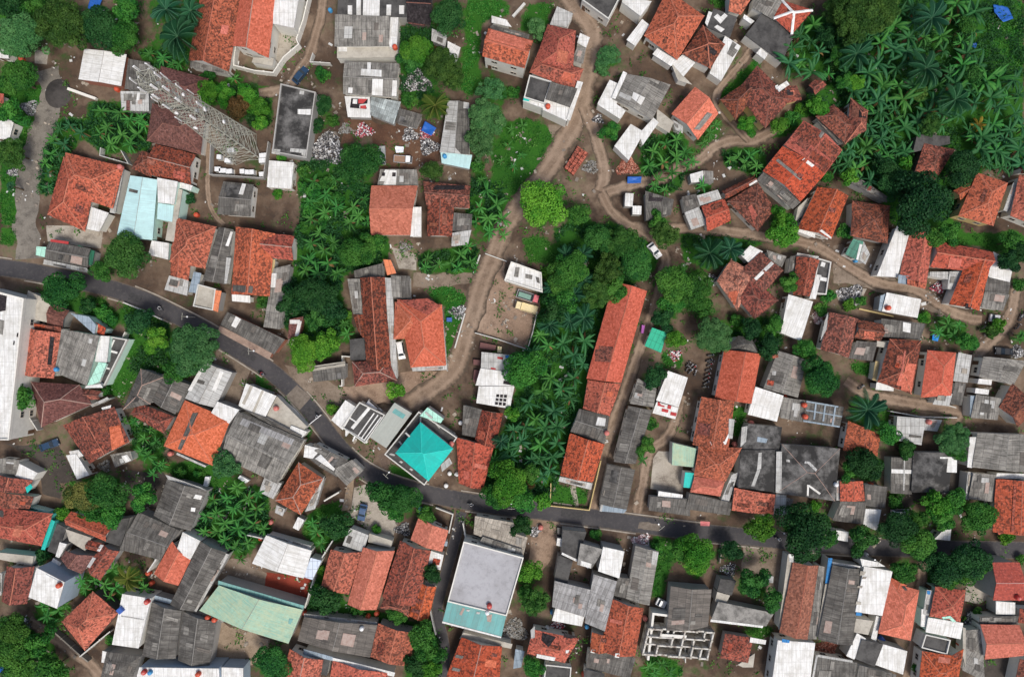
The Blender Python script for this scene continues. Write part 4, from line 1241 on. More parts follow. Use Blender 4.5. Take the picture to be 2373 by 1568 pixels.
s w 3.6 .4 1715 1095 1925 1182 1832 1355 1658 1250
f C 3 - 1925 1185 2135 1395 2060 1480 1838 1352
f w 3.4 - 2025 1388 2135 1432 2090 1485 2005 1432
p C 1740 1110 1760 1118 1690 1270 1670 1260
p C 1820 1145 1835 1150 1765 1310 1750 1300
w w 2.2 .2 905 740 730 1120|pale boundary wall of the grass strip beside the mint wings
w l .8 .25 870 535 980 580 1140 655|low whitish kerb wall south of the upper asphalt road
w l .8 .25 1930 1170 2060 1280 2140 1380|low cream wall along the inside of the road curve
w l 2 .2 220 1285 300 1415|grey wall stub below the brown pyramid hip roof
Y C 320 0 720 0 700 160 330 110|yard
Y C 1920 1180 2140 1400 2040 1500 1830 1370|yard
Y D 1500 870 1610 900 1750 990 1640 1250 1560 1230 1620 1040 1480 960|yard
Y D 1970 960 2150 1000 2373 1120 2373 1500 2250 1280 2060 1100|yard
k 400 998 b|blue water tank on the corner of the grey gridded roof
k 1925 1268 p|red and white dish tank on the beige terrace by the road
v pickup 290 1545 425 1495 navy|dark blue car parked by the dark red house
M 1120 570 40|motorcycle with rider on the asphalt road near the soft tree|person on the motorcycle in a white jacket, near the soft tree
M 1825 1025 25|motorcycle on the asphalt road below the open yard|person on the motorcycle in a red shirt, below the open yard
M 2210 1318 60|motorcycle at the road curve near the white roof|person on the motorcycle in a white shirt, at the road curve
t g 420 440 140|rounded dark green tree south of the asphalt road
t g 870 200 150|large mottled tree between shop and brown-red house
t b 700 320 80|lower bushy tree beside the shop at the roadside
t d 610 540 65|dark bush south of the road near the rounded tree
t d 960 660 100|dark spreading bush by the whitish kerb wall
t s 1330 850 190|very large soft green round tree beside the asphalt road
t y 1090 790 100|yellow-green tree pressed against the very large soft tree
t b 130 1180 110|leafy tree beside the tall white long building
t b 1230 1010 100|green bush south of the very large soft tree
t Y 2110 880 120|bright green tree by the open yard, western half
t Y 2260 830 110|bright green tree by the open yard, eastern half
t u 730 1150 40|small bush at the foot of the grass strip
t Y 2300 1280 55|small bright round shrub at the road curve
t b 760 640 60|shrub row behind the grey-white roofs
t b 700 600 60|shrub by the beige path south of the road
t d 2010 540 110|dark tree at the end of the long thin grey shed
t d 2190 470 140|dark broad tree in the middle left grove
t d 2300 580 110|dark tree south of the middle left grove
t g 2200 640 100|green tree above the maroon sheet shack
N 2160 120 90 2220 50 80 2150 240 90 2250 170 90 2320 120 80 2120 310 80 2280 260 90 2340 330 80 2210 330 90|banana plant in the grove east of the red T-shaped house|bananas east of the red T-shaped house
N 1000 1480 60 930 1360 55 860 1360 50 1080 1500 60 1040 1420 50|banana plant between the small red porch and the orange hip|bananas beside the small red porch
u 1830 530 60|shrub at the bottom of the wide orange banana bed
U .35 4 905 740 1050 700 1080 850 1250 1020 980 1000 860 1220 740 1130 820 960|grass strip between wall and grey hip house|grass
U .35 5 830 510 980 560 1150 650 1180 700 880 690 840 640|shrubby verge south of the upper road|verge
U .35 5 1790 1010 1900 1110 2050 1250 2180 1370 2150 1500 2090 1480 2140 1400 1960 1200 1780 1090|grassy verge on the inside of the road curve|verge
U .5 4 0 20 130 40 140 130 0 140|dry grass at the left edge above the road|grass
U .5 5 830 1320 1150 1450 1140 1567 960 1567 880 1400|green undergrowth by the small red porch|undergrowth
U .6 5 2060 0 2373 0 2373 760 2010 760 1940 560 2050 300|undergrowth of the grove east of the red T-shaped house|undergrowth
U .5 5 830 560 1180 680 1200 1100 900 1000 1050 720|undergrowth round the very large soft tree|undergrowth
U .4 5 180 470 700 500 840 640 760 760 500 580|weeds south of the road near the rounded tree|weeds
T 1 1
U .6 5 0 0 320 60 320 260 60 330 0 330|undergrowth above the very long dark red roof|undergrowth
U .5 5 540 200 940 150 930 320 560 330|undergrowth of the banana bed by the side lane|undergrowth
H house|very long dark red ridge roof house with white-ridged south hip|w
g d/o 3.8 2 132 365 172 945 350 1055 302 360
h d/l 3.7 2 75 945 330 935 388 1078 90 1118
s g 3 .4 130 370 45 372 82 615 150 620
g d 3 .8 82 618 112 722 168 795 155 618
s c 3 .3 160 780 60 792 62 935 172 935
s l 3 .3 302 362 352 365 392 1062 350 1060
s G 3 .4 88 315 290 262 300 358 92 362
s G 3 .4 345 342 480 352 482 512 352 508
p g 345 345 415 352 420 500 355 495
s q 3 .3 292 235 345 240 382 332 318 345
H house|orange L-shaped hip roof house with van bay beside the lane|y
h o/o 4 2.8 388 512 700 548 728 972 482 985
h o/o 3.8 2.2 372 530 600 520 610 780 362 790
s l 3 .2 490 985 735 965 732 1002 495 1012
p O 390 520 600 505 690 560 600 620 380 580
H building|white flat roof building at the field edge above the trucks|w
F w 4.2 - 1180 248 1392 325 1400 465 1132 380
p g 1210 290 1240 290 1230 360 1200 355
p g 1280 335 1330 345 1325 375 1280 365
p G 1350 355 1400 370 1400 410 1360 395
H building|white low building with a perforated dark grid, by the palm grove|w
f l 3.4 - 975 878 1248 905 1185 1018 970 988
f w 3.8 - 968 990 1188 1020 1200 1115 932 1110
f w 3.8 - 955 1115 1203 1118 1172 1272 938 1232
p k 1128 1075 1195 1088 1190 1110 1125 1098
p k 1078 1170 1098 1172 1096 1192 1076 1190
p k 1105 1172 1125 1174 1123 1194 1103 1192
p k 1132 1174 1152 1176 1150 1196 1130 1194
p k 1074 1198 1094 1200 1092 1218 1072 1216
p k 1101 1200 1121 1202 1119 1220 1099 1218
p k 1128 1202 1148 1204 1146 1222 1126 1220
p k 1070 1224 1090 1226 1088 1244 1068 1242
p k 1097 1226 1117 1228 1115 1248 1095 1246
p k 1124 1228 1144 1230 1142 1252 1122 1250
p red 1085 910 1125 915 1122 930 1085 925
p bl 1140 900 1175 900 1170 920 1140 920
p red 1040 985 1075 992 1072 1002 1040 997
p w 1170 885 1250 900 1210 935 1160 925
H school_building|long smooth orange ridge roof running down beside the palm grove|w
g o/O 4.4 2.2 1892 390 1704 1062 1946 1092 2125 455
p d 1742 830 1890 842 1868 950 1742 940
H house|speckled red continuation of the long smooth orange roof|w
g O/o 4.1 2 1712 1070 1680 1270 1866 1322 1944 1100
H house|dark grey sheet house with one white skylight, below the long orange roof|w
g G 3.6 .9 1655 1272 1862 1322 1828 1525 1592 1430
p w 1790 1300 1842 1312 1832 1392 1768 1385
H house|red gable house with small walled front garden on the asphalt road|w
g O/o 3.8 2 1590 1440 1522 1735 1748 1782 1832 1518
s l 3 .3 1520 1742 1745 1788 1735 1835 1508 1775
H house|narrow grey sheet house between the orange roof lane and white roof
g g 3.4 .6 2060 1060 2005 1235 2172 1262 2192 1132
p red 2025 1065 2040 1065 2010 1200 1998 1200
H long_shed|long dark grey ridge shed running south beside the narrow lane|w
g G 3.4 .8 1995 1250 1893 1640 2045 1655 2162 1282
H house|white roof house with red and white checkered lower slope|w
s w 3.6 .5 2268 1008 2405 1055 2345 1262 2188 1215
s w 3 .4 2190 1222 2342 1264 2322 1345 2163 1302
p red 2200 1225 2250 1238 2245 1262 2198 1250
p red 2270 1245 2320 1258 2312 1282 2265 1270
p red 2230 1268 2275 1280 2270 1300 2225 1290
p red 2290 1292 2332 1302 2325 1325 2285 1315
H kiosk|green metal roof kiosk with white side in the lane yard|w
s G2 3 .5 2158 708 2262 745 2222 884 2108 836
p w 2130 725 2145 730 2105 835 2092 828
H mosque|mosque with bright turquoise pyramid roof above pale framed terraces|w
F c 4.2 - 537 1290 806 1472 578 1806 298 1590
h t/t 6.4 2.9 550 1365 778 1548 605 1775 375 1580
f n 4.4 - 600 1262 712 1342 690 1372 545 1322
p l 545 1330 556 1325 556 1368 546 1372
p l 440 1440 452 1436 480 1462 470 1470
p l 395 1500 408 1496 425 1516 415 1524
p l 330 1590 345 1580 375 1590 370 1600
p l 400 1640 412 1632 430 1642 420 1652
p l 470 1690 482 1684 500 1694 490 1704
p l 640 1360 650 1352 690 1400 680 1410
p l 590 1290 780 1455 770 1466 580 1302
p l 690 1660 750 1610 772 1650 700 1710
H hall|grey-green metal roof hall with darker teal end, beside the mosque|g
s z2 3.6 .4 372 1228 492 1302 312 1545 198 1470
p t2 372 1228 492 1302 452 1358 328 1282
H house|white framed pergola house with striped dark bays on the road curve|w
F c 3.6 - 125 1225 305 1315 165 1515 0 1400
f w 3.4 - 28 1212 105 1262 10 1420 -70 1350
p w 185 1260 205 1270 85 1415 65 1402
p w 120 1225 132 1232 0 1395 -12 1388
p w 5 1390 185 1500 178 1512 0 1402
p w 60 1330 120 1370 116 1378 55 1338
p w 225 1300 233 1304 120 1462 112 1458
p w 252 1312 260 1316 145 1478 137 1474
p w 275 1325 283 1330 165 1490 157 1486
p w 30 1410 60 1430 35 1465 28 1460
p w 95 1450 105 1455 85 1500 75 1495
H house|dark red house with black sheet lean-to, between mosque and palm grove
g d/O 3.6 1.8 975 1280 925 1500 1075 1545 1122 1302
s G 3.2 .4 850 1245 985 1280 932 1472 838 1452
g O 3.6 1.6 800 1470 815 1790 985 1832 1062 1530
p C 700 1840 760 1840 760 1920 690 1900
w l .5 .3 965 205 920 330|low cream wall beside the lane at the banana bed
w l .4 .2 1000 195 1150 250|thin pale kerb across the lane above the field
w l 1 .2 930 745 1090 790 1280 855|thin pale fence between field and grid roofed building
w l 1.2 .2 1360 600 1330 740 1290 870|grey wall between the brown field and the palm grove
w g 1.4 .2 700 550 740 1010|pale wall on the lane side of the orange L-shaped house
w l .5 .3 860 610 790 850|low pale kerb on the west side of the dirt lane
w w 2 .2 15 905 80 910 20 905 18 1110 0 1110|white wall corner around the shed yard west of the long dark red house
Y F 1000 260 1150 250 1140 380 1380 460 1370 600 1290 860 930 745 1010 400|field
Y D 500 330 940 330 930 400 780 420 560 440 490 420|yard
Y F 250 1080 480 1010 730 1010 850 990 700 1150 440 1240 260 1230 0 1250 0 1120|lane_corner
Y C 350 150 520 200 520 310 400 300|yard
Y B 330 1560 200 1500 310 1545 420 1580 380 1640 300 1700 250 1600|mosque_forecourt
v van 408 815 425 912 white|white van parked in the bay of the orange L-shaped house
v truck 1220 470 1378 520 green|green bed truck with pink cab in the brown field
v truck 1355 590 1212 550 yellow|pale yellow truck parked below the green bed truck
v car 2140 135 2205 220 white|white car on the lane beside the dark tree grove
v van 185 1225 275 1300 white|white car parked against the striped pergola house
k 1843 1438 p|small pink water tank on the dark grey house roof end
k 768 1512 p|pink water tank at the mosque's east corner
k 830 1368 w|whitish water drum between mosque and black lean-to
k 1410 440 w|pale tank at the east corner of the white field building
b 968 810 1078 832 1070 868 962 850 m|stack of maroon sheets beside the grid roofed building
b 920 928 972 935 968 970 918 965 m|small maroon crate stack west of the grid roofed building
b 1088 838 1116 842 1112 884 1084 880 y|yellow crate behind the grid roofed building
b 925 1000 960 1005 950 1090 915 1080 m|low dark crate stack along the grid roofed building's side
b 2085 690 2105 695 2095 750 2080 745 v|magenta bench box by the green kiosk
b 735 640 770 640 770 668 735 668 bl|blue plastic crate in grass beside the orange L-shaped house
j 1.5 .4 810 600 white|pale rubble on the grass by the orange L-shaped house
j 1.2 .5 440 150 dgrey|small junk heap in the yard below the orange tile house
j 1.2 .5 2320 900 cloth|clothes and boards heap beside the green kiosk
t Y 372 1142 68|bright round topiary tree in the bare lane corner
t b 110 190 130|leafy tree above the very long dark red roof
t b 220 130 90|leafy tree beside the orange tile house
t y 20 620 50|bright tree at the west side of the long dark red roof
t b 1290 990 160|wide dark feathery tree beside the grid roofed building
t b 1540 380 130|broad green tree north part of the centre grove
t b 1600 300 130|green tree in the north of the centre grove
t g 1800 100 120|olive bushy tree at the top of the centre grove
t o 1950 120 125|tall olive tree beside the lane bend in the centre grove
t g 2050 260 125|tall olive tree near the white car
t o 1850 300 115|broad olive tree amid the centre grove
t b 1900 440 110|olive tree over the top end of the long orange roof
t o 1780 470 120|olive tree above the palms in the centre grove
t b 1550 520 110|green tree in the centre grove beside the trucks
t d 1480 600 110|dark tree in the centre grove beside the field
t y 1530 690 40|small yellow-green bush in the centre grove
t y 1430 340 55|yellow-green bush at the corner of the white field building
t y 1200 1310 65|bright small tree behind the dark red mosque neighbour
t b 2320 400 140|big leafy tree east of the lane, upper right of the orange roof
t b 2310 520 110|leafy tree below the big one east of the lane
t d 2240 640 90|dark tree above the green kiosk
t d 2180 1050 90|dark tree leaning over the narrow grey sheet house
t y 2330 790 70|bright tree beside the green kiosk
t b 2130 1530 70|weedy shrub along the long dark ridge shed
t u 2160 1380 50|shrub row beside the checkered roof house
t o 2250 60 100|shrub east of the lane bend
P 1690 640 110 1450 690 95 1560 200 80 1680 200 85 1590 660 90 1620 480 90 1700 380 80 1470 430 80|palm with long fronds in the centre grove|palms in the centre grove
P 1110 1500 70|drooping palm behind the dark red mosque neighbour|
N 1100 20 60 1030 40 80 1130 70 60|banana plant beside the lane below the old dark red house|bananas by the lane
N 600 230 70 580 290 60 680 270 65 760 260 60 830 200 80 880 150 80 900 250 75 810 290 65 930 300 50|bright banana plant in the bed north of the side lane|bananas in the bed by the side lane
N 1540 820 95 1690 800 95 1620 900 95 1460 1060 95 1530 1130 90 1400 1150 95 1300 1230 85 1620 1060 95 1680 960 80 1350 1350 100 1280 1400 90 1480 1290 95 1590 1200 80 1420 1400 100 1500 1400 95 1200 1420 80 1250 1500 95 1380 1520 95 1500 1510 90 1160 1560 80 1330 880 80 1390 960 80 1380 760 85 1440 830 80|banana plant in the palm grove west of the long orange roof|bananas west of the long orange roof
N 40 750 70 20 680 60|banana plant west of the very long dark red roof|
U .5 4 1380 420 1500 250 1480 50 1560 0 2100 0 2200 260 2000 420 1780 780 1700 1270 1560 1567 1130 1567 1180 1270 1300 880|dark undergrowth of the centre grove|undergrowth
U .35 5 580 430 780 420 900 520 870 610 780 850 730 980 715 560 620 500|grass beside the orange L-shaped house and lane|grass
U .3 5 1260 80 1450 90 1480 270 1300 260|thin grass above the white field building|grass
U .4 5 2230 870 2373 900 2373 1000 2250 980|weeds behind the green kiosk|weeds
T 2 1
H house|large patchwork rusty tile house with white sheets at its north corner|w
h d 3.8 1.8 542 182 702 312 560 475 385 325
h r 3.6 1.8 335 235 510 335 380 592 238 385
h d 3.6 1.6 455 345 668 520 500 648 365 495
s w 3.4 .3 468 138 555 182 462 262 405 205
p w 632 232 652 248 512 382 495 366
s g 3 .2 580 170 720 215 690 290 600 230
p o 270 470 390 450 350 600 300 560
H house|small dark red house with white roofless side rooms|w
g d/O 3.6 1.4 790 212 765 482 882 492 952 240
F c 3.2 - 945 225 1035 252 1000 480 900 470
f w 3.2 - 935 340 965 345 925 510 880 508
s l 2.8 .2 795 190 945 215 940 235 790 215
s G 3 .2 790 210 745 215 735 330 778 332
p w 965 250 1020 270 1010 300 955 280
p w 955 355 1005 365 1000 390 950 380
H long_shed|bright white metal roof shed below the small dark red house|w
s w 3.6 .4 730 478 902 528 822 802 682 745
H house|white sheet wing and red gable house side by side|w
s w 3.6 .5 1482 3 1565 65 1492 360 1350 350
g O 3.8 1.8 1562 48 1508 350 1692 432 1748 60
p b 1500 340 1575 350 1560 410 1495 400
p O 1560 370 1690 400 1685 440 1560 410
H house|L-shaped red roof house round a grey court with laundry|w
g O/o 3.8 2 1748 100 2160 185 2105 325 1718 290
g O/o 3.8 2 1965 265 1850 548 2062 592 2160 200
f l 2.8 - 1720 320 1850 320 1845 375 1718 350
s l 2.8 .3 1850 320 1945 318 1880 450 1840 440
f w 3.6 - 2160 182 2222 212 2212 365 2118 350
f w 3.4 - 2215 268 2295 295 2275 392 2130 358
f G 3.2 - 2115 360 2280 392 2265 480 2100 455
s g 3.2 .2 2098 458 2268 480 2228 592 2078 570
p k 1970 540 2010 545 2000 580 1960 575
H shack|small green and white roof shack in front of a dark red hip|w
s e2 2.8 .3 1182 92 1252 110 1222 245 1128 200
p w 1235 100 1255 105 1220 240 1205 235
s l 2.6 .2 1255 110 1300 200 1270 270 1225 240
H shed|small white ribbed shed with blue-grey end on the dirt square|g
s w 3 .4 1412 465 1652 512 1632 642 1385 595
s b 2.8 .2 1372 488 1415 470 1395 595 1360 590
H house|dark red T roof house with grey sheet additions behind the white shed
g d 3.6 1.6 1018 602 958 862 1155 918 1222 650
g d 3.5 1.4 1215 655 1392 682 1378 805 1190 782
s G 3 .3 1205 800 1350 812 1322 942 1148 922
s G 3.2 .4 1375 645 1682 682 1652 795 1380 772
p w 1530 670 1585 680 1580 745 1528 735
p C 1350 800 1440 815 1430 850 1345 840
p l 985 665 1010 600 1000 720 955 800
H house|tall brown tile house whose lower corner is bright orange|w
h d/o 4.2 1.8 1440 785 1662 800 1592 1172 1355 1085
p o 1532 955 1622 962 1585 1180 1468 1160
p o 1540 870 1550 870 1520 1080 1505 1080
s w 3 .2 1345 1088 1470 1100 1465 1150 1340 1140
s y 2.6 .2 1338 940 1362 945 1350 1080 1318 1072
p w 1355 855 1385 855 1370 910 1345 910
H house|small bright orange hip house with grey side sheets|w
h o/o 3.6 1.6 1702 865 1900 882 1868 1180 1655 1195
s l 3 .3 1912 880 2005 900 1982 1092 1880 1080
s l 2.8 .2 1772 1160 1872 1168 1852 1255 1738 1242
s G 2.6 .3 1890 1085 1965 1095 1940 1250 1860 1240
p w 1645 870 1668 880 1655 940 1640 930
H school_building|orange gable hall with grey hipped north end beside the motorcycle yard|w
g o/O 4.2 2.2 288 862 222 1195 478 1238 545 892
h G 4 1.4 385 765 470 775 548 895 300 862
H house|orange and speckled gable roof south of the gabled orange hall|w
g O/o 4 1.8 130 1188 68 1520 318 1565 360 1222
p w 190 1500 290 1500 320 1440 325 1450 300 1520 200 1525
p l 320 1340 360 1345 345 1480 318 1478
H house|weathered grey ridge house with pale patches beside the large yard tree|g
g g 3.6 .7 662 868 560 1130 802 1195 862 932
p l 600 1005 650 1010 645 1040 595 1035
p O 590 1070 635 1080 628 1115 585 1105
p O 612 905 660 890 665 915 615 925
H house|square white ribbed roof house next to the orange gabled hall
s w 3.6 .4 502 1118 697 1180 655 1362 452 1312
H house|grey sheet house with a white gridded frame over its east half|g
s g 3.4 .3 690 1190 862 1215 832 1365 678 1335
s G 3.6 .3 855 1212 1118 1258 1092 1402 835 1352
p b 860 1215 1115 1258 1113 1268 858 1226
p b 845 1275 1108 1322 1106 1330 843 1283
p b 920 1225 932 1227 915 1370 903 1368
p b 985 1236 997 1238 978 1382 966 1380
p b 1055 1250 1067 1252 1045 1392 1033 1390
p b 838 1350 1092 1392 1090 1402 836 1362
H house|stained dark concrete flat house with blue tarp scrap|g
f c3 3.4 - 455 1378 692 1400 665 1600 395 1575
p b 520 1465 590 1480 580 1510 515 1500
p l 410 1400 450 1390 440 1500 400 1540
H house|small red house half hidden behind the big palm tree|w
g O 3.6 1.2 1150 1355 1115 1560 1355 1600 1375 1455
H house|flat white gridded terrace house beside the round soft tree|w
f l 3.4 - 1492 1325 1690 1340 1660 1525 1480 1490
s l 3 .2 1690 1340 1800 1350 1770 1430 1670 1420
p k 1485 1450 1520 1455 1515 1510 1480 1505
p G 1575 1450 1660 1460 1655 1475 1570 1468
H house|grey and white sheet house cluster with red tile wing at the right edge|w
g g 3.6 .8 2090 908 2060 1050 2300 1110 2390 940
f w 3.4 - 2060 1062 2152 1072 2145 1108 2050 1098
f w 3.2 - 2038 1128 2132 1140 2125 1175 2032 1165
s g 3.2 .3 2035 1170 2210 1200 2190 1352 2000 1335
s b 3 .1 2000 1180 2045 1185 2040 1335 1995 1330
g d 3.6 1.5 2290 1090 2200 1260 2330 1400 2450 1290
p G 2130 1190 2140 1190 2125 1340 2115 1340
w y .4 .3 1220 578 1460 632|long yellowish plank fence behind the white ribbed shed
w l 1.2 .2 1690 1200 1880 1262|low pale wall below the small bright orange house
w l 1.5 .2 1420 1285 1640 1325 1880 1330|thin grey wall between the yard and the gridded terrace
Y D 1050 140 1400 140 1500 400 1850 560 1840 650 1400 470 1250 430 1040 400|dirt_square
Y C 1180 430 1280 440 1230 540 1080 520 1060 450|pale_rubble_ground
j 2.2 .4 1170 480 white|spread of white broken plaster on the dirt square
j 1.3 .5 950 640 pinkw|small heap of pink and white cloth beside the white shed
j 1.2 .5 1770 430 cloth|laundry heap in the court of the L-shaped red house
j 1.4 .5 2330 880 white|white rubble beside the parked dark car
j 1.2 .4 215 380 white|pale litter by the patchwork rusty house
v car 2260 875 2175 870 black|black car parked near the dirt fork at the right
v car 2120 640 2190 650 silver|pale covered cart beside the grey court house
k 1420 572 o|orange tank on the white ribbed shed
k 845 1325 o|larger orange tank on the gridded frame house
k 838 1245 o|smaller orange tank on the gridded frame house
k 470 1368 p|pink water tank below the square white ribbed roof
k 355 1515 p|pink water tank beside the speckled gable's lower end
k 1702 1362 p|pale red tank on the gridded terrace house
k 640 905 p|faded pink tank on the weathered grey ridge house
k 1758 52 o|orange tank among bushes above the red gable
k 700 1190 o|tiny red tank at the corner of the square white roof
k 1195 245 b|blue tub in front of the green and white shack
q bl .8 1740 755 1785 760 1775 805 1735 795|blue sheet lying under the bright bananas in the yard
m 190 900 20 180 935 25 185 965 20 175 1000 15 170 1030 20 165 1060 25 160 1090 20 155 1120 15 195 945 20|motorcycle parked in the row beside the orange gabled hall|motorcycles beside the orange gabled hall
m 35 960 60 55 975 50 75 985 60 50 1010 50 85 1020 70 30 990 55|motorcycle parked in the loose bunch west of the row|motorcycles bunched in the yard
m 2340 640 60 2360 620 60 2320 700 50|motorcycle parked at the right edge near the dirt fork|motorcycles at the right edge
m 1235 1120 30|lone motorcycle in the bare yard beside the large yard tree|
P 190 190 130 335 160 110|blue-green feathery palm above the patchwork rusty house|palms above the patchwork house
P 1290 1280 150|large dark palm standing over the small red house|
t y 700 60 110|bright yellow-green tree north of the patchwork rusty house
t b 80 440 130|leafy tree west of the patchwork rusty house, upper
t b 130 560 90|leafy tree west of the patchwork rusty house, lower
t s 215 770 135|soft round tree at the north end of the motorcycle row
t b 740 400 75|bright green tree covering the small dark red house's corner
t b 640 690 70|bright bushy tree west of the white metal shed
t d 480 720 80|dark bush between soft tree and white shed
t b 370 660 60|bush below the patchwork rusty house
t d 600 840 90|dark tree between orange hall and grey ridge house
t b 860 860 80|bushy tree below the white metal shed
t g 960 1060 140|large yard tree with clumpy lit crown
t s 1890 1480 120|round soft tree beside the flat gridded terrace
t b 1430 1440 90|tree below the large dark palm
t b 1020 480 60|small dark tree beside the small dark red house
t b 965 580 50|bush beside the white metal shed's top
t y 1160 550 50|bright shrub beside the white plaster rubble
t b 1250 520 45|green shrub east of the white plaster rubble
t y 1680 640 50|shrub at the corner of the white ribbed shed
t b 1750 80 90|bush clump behind the L-shaped red house
t b 1860 40 90|bush at the top of the L-shaped red house
t b 1990 810 75|dark bush in the yard beside the small orange house
t b 2290 110 85|bright bush at the right edge above the court house
t d 2270 240 90|dark tree at the right edge behind white terraces
t d 2340 180 80|dark tree touching the right photo edge
t y 2200 690 60|yellowish shrub beside the dirt fork
t o 2150 740 60|olive shrub beside the dirt fork
t b 1130 40 60|bush left of the dark red hip behind the shack
t b 2340 410 50|shrub at the right edge beside the grey court
t b 1560 1560 60|small bush under the terrace
N 1850 690 85 1780 740 75 1890 760 75 1930 690 60 1840 650 60|bright banana plant in the yard below the court house|bananas below the court house
N 2340 790 60 2360 760 50|banana plant at the right edge near the dirt fork|
U .4 4 80 0 600 80 400 260 260 250 100 260 0 240 0 40|dark undergrowth by the footpath and palms|undergrowth
U .35 5 380 680 700 600 690 760 620 950 540 900 500 780 340 760|shrubs between soft tree and white shed|undergrowth
U .3 5 1140 930 1320 950 1300 1050 1180 1020|patch of grass in the bare yard|grass
U .35 4 330 1240 440 1260 420 1480 330 1460|weeds in the strip below the white square roof|weeds
U .35 4 1750 60 2373 60 2373 180 2160 170 1760 95|grass behind the court house|grass
T 0 2
H house|left edge house with grey and white porch over speckled roof
s g 3.4 .3 -20 45 142 62 112 165 -20 150
f w 3.4 - 122 78 262 150 222 208 104 172
g d/o 3.6 1.2 -60 150 -60 255 175 295 232 202
g d 3.4 1 -60 262 -60 385 205 398 235 315
p t 178 250 215 225 230 250 190 290
H house|red hip house with turquoise east wall at the left edge|t
h O/o 4 2.2 -60 380 368 432 288 658 -120 580
s t 3.2 .1 352 470 385 485 312 685 285 682
s l 3 .2 -20 385 45 390 30 480 -20 470
H house|orange gable house tucked under the mottled yellow-green tree
g O 3.8 1.4 495 415 782 525 735 625 455 510
H shack|flat black shack between the orange gable and the grey ridge house|g
f c 3.4 - 770 480 902 462 838 660 722 625
H house|house of two maroon gables and white slabs behind a black court|g
g m 3.6 1.2 455 690 420 745 568 852 665 725
g d 3.8 1.2 715 640 605 800 700 895 832 695
g d 3.6 .8 618 615 722 640 700 700 590 675
f C 3.6 - 455 540 635 600 590 690 480 622
f w 3.2 - 415 630 465 645 410 740 385 730
f w 2.8 - 370 740 425 775 410 800 355 770
f c 3 - 395 500 460 530 400 720 330 690
p w 700 645 722 650 625 810 605 800
H house|dark red ridge house beside the tall white cube|w
g d/o 3.8 1.5 45 795 10 1045 190 1058 243 800
f C 3.2 - -30 700 235 728 222 795 -30 745
s l 3 .2 -20 840 20 845 10 1000 -20 1000
H building|tall white cube building with blue-grey side walls|b
f w 7.4 - 255 808 447 908 395 1092 198 1012
p b 325 840 440 900 436 912 322 855
H house|orange pyramid hip house with low walled yard, south of the palms|d
h O/o 4 2.6 645 970 822 1122 590 1385 428 1182
H house|tall white narrow roof house with a blue tub on top|w
f w 5 - 850 990 1050 1022 962 1368 778 1342
p l 790 1130 1000 1165 998 1172 788 1137
H house|grey ridged house with two white skylights, east of the round mottled tree|g
g G/g 4 1.2 1162 190 1068 445 1325 555 1442 272
p w 1360 298 1432 312 1422 342 1345 325
p w 1330 388 1392 395 1386 422 1326 415
p l 1150 160 1400 250 1440 272 1170 195
H house|dark grey ridge house tilted against the white box roof, north of black yard|g
g G 3.8 1.1 965 420 1252 552 1115 755 832 682
p l 990 410 1090 440 1080 455 985 425
w l 3.9 .25 1255 550 1085 800|pale wall between dark grey roof and orange gable
H house|orange gable house with a white box roof on its north end|w
g o/o 3.8 1.2 1195 620 1070 850 1240 932 1328 750
f w 4.6 - 1270 560 1392 622 1322 752 1225 695
H warehouse|long dark speckled grey roof warehouse with white edge frame|g
g G 4.2 .9 1392 622 1182 1062 1350 1112 1572 702
s l 3.4 .1 1572 708 1595 715 1365 1115 1340 1105
p w 1150 925 1220 940 1195 1005 1150 970
s b 3 .2 1075 995 1200 1030 1180 1060 1065 1030
H hall|big mint green metal roof hall with curved east edge|g
g n2 5 1.2 1522 930 1385 1105 2005 1335 2105 1100
s n3 4.6 .2 1520 895 2118 1070 2105 1100 1515 930
p n3 2010 1160 2040 1165 2020 1200 2005 1195
s g 3 .3 1350 1110 1560 1170 1550 1190 1340 1130
H house|white roof house with red courtyard, north of the mint green hall|w
g w 4.2 .7 1850 582 1752 778 2112 882 2168 690
f bl2 3.6 - 2160 738 2235 760 2172 892 2108 872
s l 3 .2 1860 570 2165 655 2160 685 1850 595
H warehouse|western of the twin dark grey ridge roofs below the tall white roof|g
g G 4 1 1055 1045 988 1422 1222 1440 1262 1108
H warehouse|eastern of the twin dark grey ridge roofs beside the sandy pit|g
g G 4 1 1272 1112 1235 1450 1455 1500 1505 1185
H house|dark grey hip roof house at the bottom edge near the path|g
h G 3.6 1.2 742 1390 982 1422 900 1620 700 1570
f w 3 - 712 1385 750 1395 735 1470 705 1465
H building|white and blue-grey building along the bottom edge|b
f w 5.5 - 968 1500 1520 1508 1530 1640 930 1640
f w 4.4 - 1540 1500 1690 1505 1690 1640 1540 1640
H house|red hip roof house with grey eastern side, north of laundry boards|g
h O/l 3.8 2 2075 75 2248 190 2092 442 1912 342
s l 3 .3 2215 215 2260 170 2190 400 2120 420
f w 2.8 - 2072 455 2117 478 2075 550 2035 530
s l 2.6 .2 1925 370 1985 400 1965 450 1910 425
H house|grey house with white cross-shaped slabs beside the road curve|w
g G 3.6 .8 2190 -60 2110 20 2340 180 2420 60
f w 4 - 2120 -45 2262 -10 2235 60 2110 40
p w 2190 50 2230 20 2330 120 2320 135
s g 3.4 .4 2310 130 2450 55 2530 130 2410 240
H house|small white building west of the dark red tile house's foot
f w 3.4 - 458 28 530 18 622 165 535 195
f w 3.2 - 480 0 545 -10 580 30 500 60
w n 2.2 .25 228 295 270 300 250 370 380 405 370 440|pale mint yard wall bending by the left edge houses
w l 2.4 .25 1740 560 2150 650|rear boundary wall of the white roof house
w l 2.4 .25 2330 600 2230 760 2140 1060|long beige wall along the red courtyard
